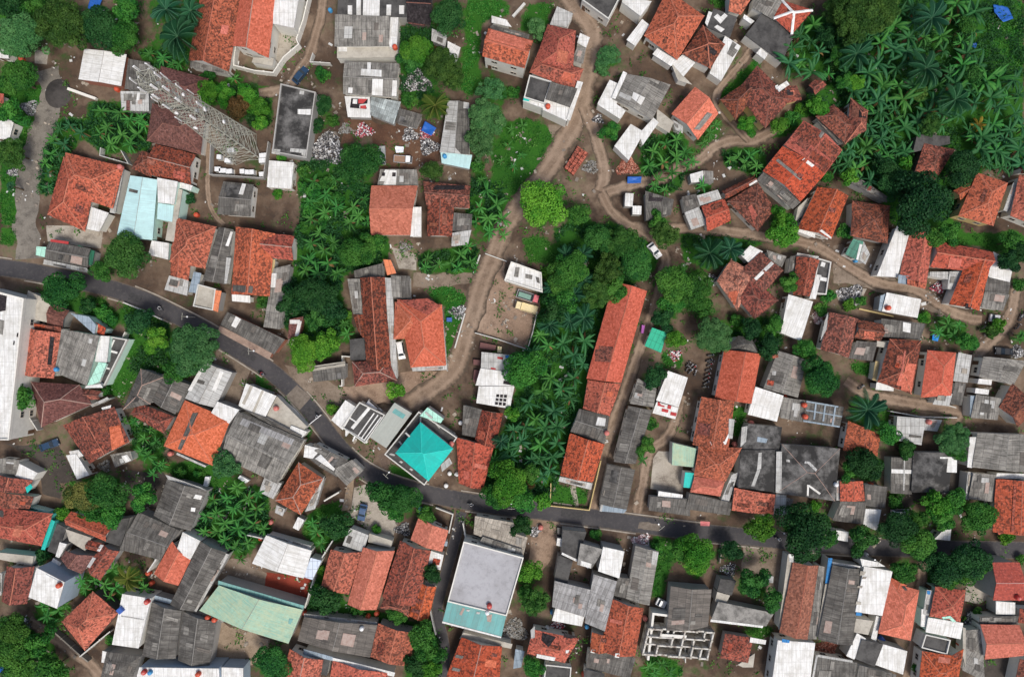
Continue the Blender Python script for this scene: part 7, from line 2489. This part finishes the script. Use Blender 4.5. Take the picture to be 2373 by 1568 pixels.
for v in vehicles: vehicle(*v)

# motorcycles and riders
def moto_parts():
    b = MB()
    b.bar((-.35, 0, .62), (.42, 0, .55), .07, n=6); b.bar((.42, 0, .55), (.55, 0, .95), .05, n=6); b.bar((-.1, 0, .35), (.25, 0, .32), .13, n=6)
    b.bar((.55, 0, .95), (.64, 0, .3), .035, n=5); b.bar((-.35, .08, .55), (-.62, .08, .3), .03, n=5); b.bar((.1, 0, .62), (.45, 0, .8), .11, n=6, r2=.07)
    b.bar((-.55, -.14, .42), (.0, -.14, .3), .045, n=6)
    s = MB(); s.prism([(-.75, -.12), (.12, -.14), (.12, .14), (-.75, .12)], .70, .80)
    hbar = MB(); hbar.bar((.52, -.34, 1.02), (.55, 0, .98), .02, n=5); hbar.bar((.55, 0, .98), (.52, .34, 1.02), .02, n=5)
    lamp = MB(); lamp.bar((.58, 0, .9), (.68, 0, .88), .08, n=8)
    return [('frame', b.mesh('frame', M['Pred'])), ('seat', s.mesh('seat', M['Pblack'])), ('handlebar', hbar.mesh('handlebar', M['Psilver'])), ('headlight', lamp.mesh('headlight', M['Psilver']))]
MP = moto_parts()
def rider_mesh(shirt):
    v = [(-.18, 0, .90), (-.14, 0, 1.12), (-.08, 0, 1.38), (-.05, 0, 1.50), (-.03, 0, 1.60), (-.02, 0, 1.74),
         (-.06, .20, 1.38), (.14, .30, 1.16), (.44, .31, 1.05), (-.06, -.20, 1.38), (.14, -.30, 1.16), (.44, -.31, 1.05),
         (-.14, .11, .88), (.26, .19, .80), (.14, .17, .42), (.30, .18, .34), (-.14, -.11, .88), (.26, -.19, .80), (.14, -.17, .42), (.30, -.18, .34)]
    e = [(0, 1), (1, 2), (2, 3), (3, 4), (4, 5), (2, 6), (6, 7), (7, 8), (2, 9), (9, 10), (10, 11), (0, 12), (12, 13), (13, 14), (14, 15), (0, 16), (16, 17), (17, 18), (18, 19)]
    rad = [.15, .15, .17, .07, .09, .09, .075, .055, .04, .075, .055, .04, .10, .075, .05, .045, .10, .075, .05, .045]
    me = bpy.data.meshes.new('rider'); me.from_pydata(v, e, [])
    o = link(bpy.data.objects.new('tmp', me)); sk = o.modifiers.new('s', 'SKIN'); o.modifiers.new('d', 'SUBSURF').levels = 1
    for i, r in enumerate(rad): me.skin_vertices[0].data[i].radius = (r, r)
    me.skin_vertices[0].data[0].use_root = True
    dg = bpy.context.evaluated_depsgraph_get(); out = bpy.data.meshes.new_from_object(o.evaluated_get(dg)); bpy.data.objects.remove(o)
    for m in ('P'+shirt, 'Ptrouser', 'Pskin'): out.materials.append(M[m])
    for p in out.polygons:
        c = p.center; p.material_index = 2 if c.z > 1.53 or c.x > .36 and c.z > .95 else 1 if c.z < .97 else 0
    out.shade_smooth(); return out
RD = {}
for x, y, ang, label, group, person in motos:
    p = drop(x, y); on = person is not None
    if on: p.z = zr+.008
    col = R.choice(['Pblack', 'Pblack', 'Pred', 'Pnavy', 'Psilver', 'Pgrey'])
    ar = math.radians(-ang) if on else math.radians(ang+R.uniform(-12, 12))
    root = empty('motorcycle', p, ar); tag(root, label, 'motorcycle', group)
    for nm, me in MP:
        o = link(bpy.data.objects.new(nm, me), root)
        if nm == 'frame': set_mat(o, M[col])
    if .28 not in WHEEL: 
        tmp = empty('x', (0, 0, 0)); wheels(tmp, (), 1, .28); bpy.data.objects.remove(tmp)
    for wx in (-.62, .64):
        o = link(bpy.data.objects.new('wheel', WHEEL[.28][0]), root); o.location = (wx, 0, .28); o.rotation_euler = (math.pi/2, 0, 0); o.scale = (1, 1, .5)
        link(bpy.data.objects.new('rim', WHEEL[.28][1]), o)
    if on:
        sh = 'red' if 'red' in person else 'white'
        if sh not in RD: RD[sh] = rider_mesh(sh)
        me = RD[sh]; o = link(bpy.data.objects.new('person', me)); o.location = p; o.rotation_euler = (0, 0, ar); tag(o, person, 'person')
        hm = MB(); hm.lathe([(.155, 1.66), (.16, 1.74), (.13, 1.85), (.07, 1.90), (0, 1.915)], 14, c=(-.02, 0))
        hb = link(bpy.data.objects.new('helmet', hm.mesh('helmet', M['Pblack'])), o)

# ------------------------------------------------------------------ blocks, stacks, tarps, heaps
for col, pts, label in blocks:
    q = [W(*p) for p in pts]
    if not ccw(q): q = q[::-1]
    c = sum(q, Vector())/4
    if col == 'tiles':
        root = empty('tile_stack', (c.x, c.y, 0)); tag(root, label, 'tile stack')
        mb = MB()
        for i in range(3):
            for j in range(7):
                P = lambda s, t: (q[0].lerp(q[1], s)).lerp(q[3].lerp(q[2], s), t)
                s0, s1, t0, t1 = i/3+.02, (i+1)/3-.02, j/7+.008, (j+1)/7-.008
                if (q[1]-q[0]).length > (q[2]-q[1]).length: f = [P(t0, s0), P(t1, s0), P(t1, s1), P(t0, s1)]
                else: f = [P(s0, t0), P(s1, t0), P(s1, t1), P(s0, t1)]
                mb.prism([v[:2] for v in f], 0, 1.0+R.uniform(-.25, .25))
        mb.build('stacked_tiles', M['O'], root)
        continue
    mat = {'m': 'Pmaroon', 'y': 'Pyellow', 'v': 'Pmagenta', 'bl': 'Pbluebox', 'w': 'Ptankwhite', 'k': 'Pblack', 'l': 'Pgrey'}[col]
    nm = 'stack' if 'stack' in label else 'bench_box' if 'bench' in label else 'board_pile' if 'pile' in label else 'water_box' if 'water' in label else 'concrete_block' if 'block' in label else 'framed_box' if 'framed' in label else 'crate'
    root = empty(nm, (c.x, c.y, 0)); tag(root, label, nm.replace('_', ' '))
    ins = inset(q, .12)
    hgt = 1.0 if col != 'l' else .6
    b = MB(); b.prism([v[:2] for v in q], 0, hgt*.42); b.prism([v[:2] for v in ins], hgt*.421, hgt*.58); b.prism([v[:2] for v in inset(q, .02)], hgt*.581, hgt*.9)
    b.build('box', M[mat], root)
    l = MB(); l.prism([v[:2] for v in inset(q, -.0)], hgt*.901, hgt)
    if col == 'w' and 'framed' in label:
        l = MB(); i2 = inset(q, .35)
        for i in range(4):
            j = (i+1) % 4; l.prism([q[i][:2], q[j][:2], i2[j][:2], i2[i][:2]], hgt*.901, hgt)
    l.build('top_board', M[mat], root)

TM = {'blue': ('tarpaulin_blue', (.02, .11, .42)), 'bl': ('tarpaulin_bright_blue', (.02, .22, .62)), 'red': ('awning_faded_red', (.55, .16, .16)), 'w': ('sheet_white', (.75, .78, .82))}
for k, (nm, c) in list(TM.items()): TM[k] = m_slab(nm, c, .35, tuple(x*.55 for x in c), 1.2, .45)
for col, hh, pts, label in tarps:
    q = [W(*p, hh) for p in pts]
    if not ccw(q): q = q[::-1]
    c = sum(q, Vector((0, 0, 0)))/len(q); mb = MB(); n = 10
    rings = [[c.lerp(q[i].lerp(q[(i+1) % len(q)], t/n), s/6) for i in range(len(q)) for t in range(n)] for s in range(7)]
    def zz(p, s): return Vector((p.x, p.y, p.z*(.92+.08*s/6)+.14*noise.noise(p*1.1)-.12*(1-s/6)))
    m_ = len(rings[0])
    for s in range(6):
        for i in range(m_):
            j = (i+1) % m_
            if s == 0: mb.face([zz(c, 0), zz(rings[1][i], 1), zz(rings[1][j], 1)])
            else: mb.face([zz(rings[s][i], s), zz(rings[s+1][i], s+1), zz(rings[s+1][j], s+1), zz(rings[s][j], s)])
    nm = 'awning' if 'awning' in label else 'tarpaulin'; root = empty(nm, (c.x, c.y, 0)); tag(root, label, nm)
    o = mb.build('canvas', TM[col], root, smooth=True); solid(o, .015)
    for p in q[:4]:
        pb = MB(); pb.bar((p.x, p.y, 0), (p.x, p.y, hh*.98), .035, n=6); pb.build('post', M['bark'], root)

def heap_mats():
    d = dict(grey=[(.25, .25, .25), (.4, .4, .4), (.12, .12, .12)], white=[(.70, .70, .70), (.30, .29, .28), (.05, .05, .055)], dgrey=[(.09, .09, .08), (.3, .3, .29), (.2, .18, .15)],
             cloth=[(.03, .03, .05), (.7, .7, .7), (.4, .06, .08)], brick=[(.36, .10, .06), (.5, .25, .18), (.25, .08, .05)], pinkw=[(.75, .6, .58), (.8, .78, .75), (.5, .3, .3)],
             litter=[(.6, .6, .58), (.2, .17, .14), (.35, .3, .24)])
    for k, cs in d.items():
        for i, c in enumerate(cs): M['H%s%d' % (k, i)] = m_plain('scrap_%s_%d' % (k, i), c, .7, .3)
heap_mats()
def heap_bits(mb, pos, size, mi):
    r = R; s = size*r.uniform(.5, 1.3)
    d = Vector((r.gauss(0, 1), r.gauss(0, 1), r.gauss(0, .35))).normalized(); q = d.to_track_quat('X', 'Z')
    a, b, c = s, s*r.uniform(.3, .9), s*r.uniform(.12, .4)
    V = [pos+q @ Vector((x*a/2, y*b/2, z*c/2)) for x in (-1, 1) for y in (-1, 1) for z in (-1, 1)]
    for f in ((0, 1, 3, 2), (4, 6, 7, 5), (0, 4, 5, 1), (2, 3, 7, 6), (0, 2, 6, 4), (1, 5, 7, 3)): mb.face([V[i] for i in f], None, mi)
for rad, hh, (x, y), kind, label in heaps:
    c = W(x, y); mb = MB(); rad *= 1.25
    n = int(rad*rad*90)
    for i in range(n):
        a = R.uniform(0, 6.283); q = math.sqrt(R.random()); rr = rad*(1+.25*math.sin(3*a+x))
        mb_p = Vector((c.x+math.cos(a)*q*rr, c.y+math.sin(a)*q*rr*.8, hh*(1-q*q)*R.uniform(.5, 1)+.06))
        heap_bits(mb, mb_p, .33, R.choice([0, 1, 1, 2, 2, 2]))
    o = mb.build('debris', [M['H%s%d' % (kind, i)] for i in range(3)], None, merge=False); tag(o, label, 'debris', None, 'stuff')
# loose litter over the yards
mb = MB()
while len(mb.f) < 6*2600:
    x, y = R.uniform(-117, 117), R.uniform(-77, 77)
    if on_roof(x, y) is not None or noise.noise(Vector((x*.06, y*.06, 3))) < -.05: continue
    if min((Vector((x, y, 0))-k).length for k in kp[::3]) < 4: continue
    for k in range(R.choice([1, 1, 2, 4])): heap_bits(mb, Vector((x+R.uniform(-.8, .8), y+R.uniform(-.8, .8), .06)), R.choice([.25, .35, .5, .8]), R.choice([0, 1, 1, 2, 2]))
tag(mb.build('litter', [M['Hlitter%d' % i] for i in range(3)], None, merge=False), 'scattered boards, stones and scraps over the bare yards', 'litter', None, 'stuff')

# gravel cone
gp = W(*tl(0, 0, '393 645')[0], .6); mb = MB(); prev = None
for s in range(9):
    row = []
    for i in range(28):
        a = 2*math.pi*i/28; r = 3.2*s/8*(1+.05*math.sin(2*a+1)); p = Vector((gp.x+r*math.cos(a)*.92, gp.y+r*math.sin(a)*1.1, 0))
        row.append(Vector((p.x, p.y, max(-.02, 1.5*(1-s/8)**.85+.1*noise.noise(p*1.3)*(s < 8)))))
    if prev:
        for i in range(28):
            j = (i+1) % 28; mb.face([prev[i], row[i], row[j], prev[j]] if s > 1 else [prev[i], row[i], row[j]])
    prev = row
M['gravel'] = m_slab('black_gravel', (.06, .054, .05), .6, (.022, .021, .02), 1.0)
tag(mb.build('gravel_cone', M['gravel'], None), 'black gravel cone beside the lane in the upper left', 'gravel cone')

# ------------------------------------------------------------------ lattice tower with its cabinets
tb = W(*tl(0, 0, '1712 1040')[0]); tower = empty('lattice_tower', (tb.x, tb.y, 0), math.radians(12))
tag(tower, 'tall grey steel lattice tower loaded with drum and panel antennas', 'tower')
TH = 44.5; NB = 15
def half(z): return 3.0-1.95*min(1, z/TH)
def corner(k, z):
    w = half(z); return Vector(((1, 1, -1, -1)[k]*w, (1, -1, -1, 1)[k]*w, z))
zs = [TH*(1-(1-i/NB)**1.0) for i in range(NB+1)]
for k in range(4):
    mb = MB(); mb.bar(corner(k, 0), corner(k, TH), .13, n=6, r2=.09); mb.build('leg', M['steel'], tower, off=(0, 0, 0))
mb = MB()
for i in range(NB):
    z0, z1 = zs[i], zs[i+1]
    for k in range(4):
        j = (k+1) % 4
        mb.bar(corner(k, z1), corner(j, z1), .05); mb.bar(corner(k, z0), corner(j, z1), .05); mb.bar(corner(j, z0), corner(k, z1), .05)
        m0 = (corner(k, z0)+corner(j, z0))/2; m1 = (corner(k, z1)+corner(j, z1))/2; zm = (corner(k, (z0+z1)/2)+corner(j, (z0+z1)/2))/2
        mb.bar(zm, corner(k, (z0+z1)/2), .03); mb.bar(zm, corner(j, (z0+z1)/2), .03)
    mb.bar(corner(0, z1), corner(2, z1), .035); mb.bar(corner(1, z1), corner(3, z1), .035)
mb.build('lattice', M['steel'], tower, off=(0, 0, 0))
mb = MB()
for i in range(100):
    z = TH*i/100; a = Vector((half(z)*.25, -half(z)*.3, z)); mb.bar(a, a+Vector((.5, 0, 0)), .03)
    if i % 2 == 0 and i < 98: mb.bar(a, Vector((half(z+.98)*.25, -half(z+.98)*.3, z+.98)), .03); mb.bar(a+Vector((.5, 0, 0)), Vector((half(z+.98)*.25+.5, -half(z+.98)*.3, z+.98)), .03)
mb.build('ladder', M['steel'], tower, off=(0, 0, 0))
mb = MB(); mb.bar((-.4, .5, 0), (-.2, .3, TH), .12, n=6); mb.bar((-.7, .5, 0), (-.4, .3, TH*.95), .10, n=6); mb.build('cable_run', M['Pdark'], tower, off=(0, 0, 0))
for z in (TH*.62, TH*.8, TH*.95):
    mb = MB(); w = half(z)+.5
    for a, b in (((-w, -w), (w, -w)), ((w, -w), (w, w)), ((w, w), (-w, w)), ((-w, w), (-w, -w))):
        mb.bar((*a, z), (*b, z), .05); mb.bar((*a, z+1), (*b, z+1), .035)
        for t in (0, .33, .66): p = Vector((*a, z)).lerp(Vector((*b, z)), t); mb.bar(p, p+Vector((0, 0, 1)), .03)
    for t in range(9): x = -w+2*w*t/8; mb.bar((x, -w, z), (x, w, z), .03)
    mb.build('platform', M['steel'], tower, off=(0, 0, 0))
rt = random.Random(3)
for z in (TH-.5, TH-3.2, TH*.83, TH*.68):
    for k in range(6):
        a = k*math.pi/3+z; w = half(z)+.75
        mb = MB(); mb.box(-.08, .08, -.2, .2, -1.1, 1.1); o = mb.build('panel_antenna', M['Pwhite'], tower, off=(0, 0, 0))
        o.location = (w*math.cos(a)*1.15, w*math.sin(a)*1.15, z); o.rotation_euler = (0, 0, a)
        pb = MB(); pb.bar((-.9, 0, 0), (-.05, 0, 0), .04); pb.bar((-.16, 0, -1), (-.16, 0, 1), .04); ar = link(bpy.data.objects.new('bracket', pb.mesh('bracket', M['steel'])), o)
for i in range(9):
    z = TH*(.42+.06*i); a = i*2.1; w = half(z)+.45; s = rt.uniform(.35, .62)
    mb = MB(); mb.lathe([(0, -.16), (s*.8, -.16), (s, 0), (s, .22), (s*.9, .25), (0, .28)], 16)
    o = mb.build('drum_antenna', M['Pwhite'], tower, off=(0, 0, 0)); o.location = (w*math.cos(a), w*math.sin(a), z)
    o.rotation_euler = Vector((math.cos(a), math.sin(a), 0)).to_track_quat('Z', 'Y').to_euler()
mb = MB(); mb.bar((0, 0, TH), (0, 0, TH+3), .04, n=5); mb.build('lightning_rod', M['steel'], tower, off=(0, 0, 0))
cabs = tl(0, 0, '1530 1095 1590 1120 1520 1180 1555 1190 1600 1195 1690 1195 1725 1200 1755 1200 1835 1085 1830 1120 1825 1215 1610 1050')
for i, (x, y) in enumerate(cabs):
    p = W(x, y, .8); root = empty('equipment_cabinet', (p.x, p.y, 0), R.uniform(-.1, .1)); tag(root, 'small white equipment cabinet on the gravel at the foot of the lattice tower', 'cabinet', 'equipment cabinets round the tower foot')
    w = R.uniform(.5, .85); mb = MB(); mb.box(-w, w, -.5, .5, .1, 1.5); mb.build('case', M['Ptankwhite'], root, off=(0, 0, 0))
    d = MB(); d.box(-w+.08, w-.08, -.54, -.502, .2, 1.4); d.build('door', M['Pgrey'], root, off=(0, 0, 0)); pl = MB(); pl.box(-w-.15, w+.15, -.6, .6, 0, .098); pl.build('plinth', M['C'], root, off=(0, 0, 0))

# street poles
for x, y in ((452, 735), (490, 770), (1185, 1163), (1802, 1224), (2004, 1282), (600, 812), (905, 1090), (1520, 1206)):
    p = W(x, y); root = empty('utility_pole', (p.x, p.y, 0), math.atan2(-p.y, -p.x)); tag(root, 'thin grey utility pole with a lamp beside the main asphalt road', 'utility pole', 'utility poles along the asphalt road')
    b = MB(); b.bar((0, 0, 0), (0, 0, 6.6), .11, n=8, r2=.07); b.build('pole', M['C'], root, off=(0, 0, 0))
    b = MB(); b.bar((0, -.8, 6.3), (0, .8, 6.3), .05); b.build('crossarm', M['steel'], root, off=(0, 0, 0))
    b = MB(); b.bar((0, 0, 6.1), (1.1, 0, 6.4), .03); b.build('lamp_arm', M['steel'], root, off=(0, 0, 0))
    b = MB(); b.lathe([(0, 6.45), (.16, 6.44), (.2, 6.34), (.12, 6.28), (0, 6.27)], 12, c=(1.15, 0)); b.build('lamp_head', M['Pwhite'], root, off=(0, 0, 0))
a, b = W(*tl(0, 1, '2155 1380')[0]), W(*tl(0, 1, '2240 1312')[0])
root = empty('road_barrier', (a.x, a.y, zr)); tag(root, 'white painted barrier pole across the road at the bend by the white roof', 'barrier')
mb = MB(); mb.bar(Vector((a.x, a.y, zr+1)), Vector((b.x, b.y, zr+1)), .09, n=8); mb.build('boom', M['Pwhite'], root)
mb = MB(); mb.box(a.x-.2, a.x+.2, a.y-.2, a.y+.2, 0, 1.2); mb.build('post', M['C'], root)
mb = MB(); mb.box(b.x-.12, b.x+.12, b.y-.12, b.y+.12, 0, 1.05); mb.build('rest_post', M['C'], root)

# ------------------------------------------------------------------ plants
for t in trees_:
    k = t[0]
    if k == 'n' and ('west of the long orange roof' in t[4] or 'palm grove' in t[4] or 'left lane' in t[4]) and random.Random(t[1]*7+t[2]).random() < .8: k = 'N'
    t = list(t)
    if k == 'N' and 'left lane' not in t[4]: t[3] *= 1.2
    tree(k, *t[1:])
for seed, kind, cnt, rad, poly, label, group in fills:
    rr = random.Random(seed+91); xs = [p[0] for p in poly]; ys = [p[1] for p in poly]; done = []; tries = 0
    fixed = [(t[1], t[2], t[3]/3) for t in trees_]
    while len(done) < cnt and tries < 6000:
        tries += 1
        x, y = rr.uniform(min(xs), max(xs)), rr.uniform(min(ys), max(ys))
        if not inpoly(np.array([x]), np.array([y]), poly)[0]: continue
        md = rad/3*.62*(1 if tries < 3000 else .75)
        if any(math.hypot(x-a, y-b) < md for a, b in done): continue
        if any(math.hypot(x-a, y-b) < c*.75 for a, b, c in fixed): continue
        p = W(x, y)
        if on_roof(p.x, p.y) is not None: continue
        done.append((x, y)); tree(('N' if kind == 'n' and rr.random() < .75 else rr.choice('bdgo') if kind == 'b' else kind), x, y, rad*rr.uniform(.6, 1.25), label, group)

# weeds and undergrowth
lanes_np = [(np.array([W(*q)[:2] for q in smooth_line(p)]), wd/2+.2) for _, wd, p in LANES]+[(np.array([k[:2] for k in kp]), 2.4)]
def clear(P):
    ok = np.ones(len(P), bool)
    for L, w in lanes_np:
        d = np.min(np.hypot(P[:, None, 0]-L[None, :, 0], P[:, None, 1]-L[None, :, 1]), axis=1); ok &= d > w
    return ok
for k, (dens, size, poly, label, nm) in enumerate(under):
    rs = np.random.RandomState(400+k); q = np.array(UNDER[k])
    x0, y0 = q.min(0); x1, y1 = q.max(0); n = int((x1-x0)*(y1-y0)*dens*9)
    P = np.stack([rs.uniform(x0, x1, n), rs.uniform(y0, y1, n)], 1)
    m = inpoly(P[:, 0], P[:, 1], [tuple(a) for a in q])
    m &= np.array([noise.noise(Vector((a*.33, b*.33, k))) > -.12 for a, b in P])
    P = P[m]; P = P[clear(P)] if len(P) else P
    if not len(P): continue
    g = nm in ('grass', 'weeds', 'verge'); lv = 5
    C = np.repeat(P, lv, 0); n = len(C); hmax = (.35 if g else 1.5)
    cl = np.repeat(rs.uniform(0, 1, len(P)), lv)
    C3 = np.concatenate([C+rs.normal(0, .28, (n, 2)), (rs.uniform(.08, 1, n)*hmax*(.5+cl))[:, None]], 1)
    V, F = leaf_quads(rs, C3, np.tile([0, 0, 1.0], (n, 1)), np.full(n, (.085 if g else .105)*size), np.full(n, (.05 if g else .06)*size), .5)
    me = np_mesh(nm, V, F, np.repeat(rs.uniform(0, 1, n), 4), np.repeat(cl, 4))
    o = link(bpy.data.objects.new(nm, me)); set_mat(o, LEAF['G' if g else 'd']); tag(o, label, nm, None, 'stuff')  # grove undergrowth gets darker leaves, shade of the gaps put into colour

# weeds sprouting in the gaps between houses
rs = np.random.RandomState(77); P = []
while len(P) < 1700:
    x, y = rs.uniform(-118, 118), rs.uniform(-78, 78)
    if noise.noise(Vector((x*.13, y*.13, 9))) < .08 or on_roof(x, y) is not None: continue
    if on_roof(x+.5, y) is not None or on_roof(x-.5, y) is not None: continue
    P.append((x, y))
P = np.array(P); P = P[clear(P)]; lv = 9; C = np.repeat(P, lv, 0); n = len(C); cl = np.repeat(rs.uniform(0, 1, len(P)), lv)
C3 = np.concatenate([C+rs.normal(0, .42, (n, 2)), (rs.uniform(.08, 1, n)*(.25+.9*cl))[:, None]], 1)
V, F = leaf_quads(rs, C3, np.tile([0, 0, 1.0], (n, 1)), np.full(n, .5), np.full(n, .28), .5)
o = link(bpy.data.objects.new('weeds', np_mesh('weeds', V, F, np.repeat(rs.uniform(0, 1, n), 4), np.repeat(cl, 4)))); set_mat(o, LEAF['b'])
tag(o, 'ragged green weeds sprouting in the gaps between the houses', 'weeds', None, 'stuff')

# ------------------------------------------------------------------ light, camera, render settings
w = bpy.data.worlds.new('World'); scene.world = w; w.use_nodes = True
nt = w.node_tree; sky = nt.nodes.new('ShaderNodeTexSky'); sky.sky_type = 'NISHITA'; sky.sun_disc = False
EL, AZ = math.radians(62), math.radians(150)      # sun high in the south-east behind thin cloud
sky.sun_elevation = EL; sky.sun_rotation = AZ; sky.dust_density = 4.0; sky.air_density = 1.0; sky.ozone_density = 1.0
bg = nt.nodes['Background']; bg.inputs[1].default_value = .10
nt.links.new(sky.outputs[0], bg.inputs[0])
sd = bpy.data.lights.new('sun', 'SUN'); sd.energy = 2.0; sd.angle = math.radians(16); sd.color = (1, .96, .90)
so = link(bpy.data.objects.new('sun', sd))
dirv = Vector((math.sin(AZ)*math.cos(EL), math.cos(AZ)*math.cos(EL), math.sin(EL)))
so.rotation_euler = dirv.to_track_quat('Z', 'Y').to_euler()
cd = bpy.data.cameras.new('camera'); cam = link(bpy.data.objects.new('camera', cd)); cam.location = (0, 0, H); cam.rotation_euler = (0, 0, 0)
cd.sensor_fit = 'HORIZONTAL'; cd.angle = 2*math.atan(CX*S/H); cd.clip_end = 12000; cd.clip_start = 1
scene.camera = cam
scene.view_settings.view_transform = 'Standard'; scene.view_settings.look = 'None'; scene.view_settings.gamma = 1; scene.view_settings.exposure = .42
scene.view_settings.use_curve_mapping = False
scene.cycles.use_denoising = True
scene.cycles.max_bounces = 5; scene.cycles.diffuse_bounces = 3; scene.cycles.transparent_max_bounces = 4
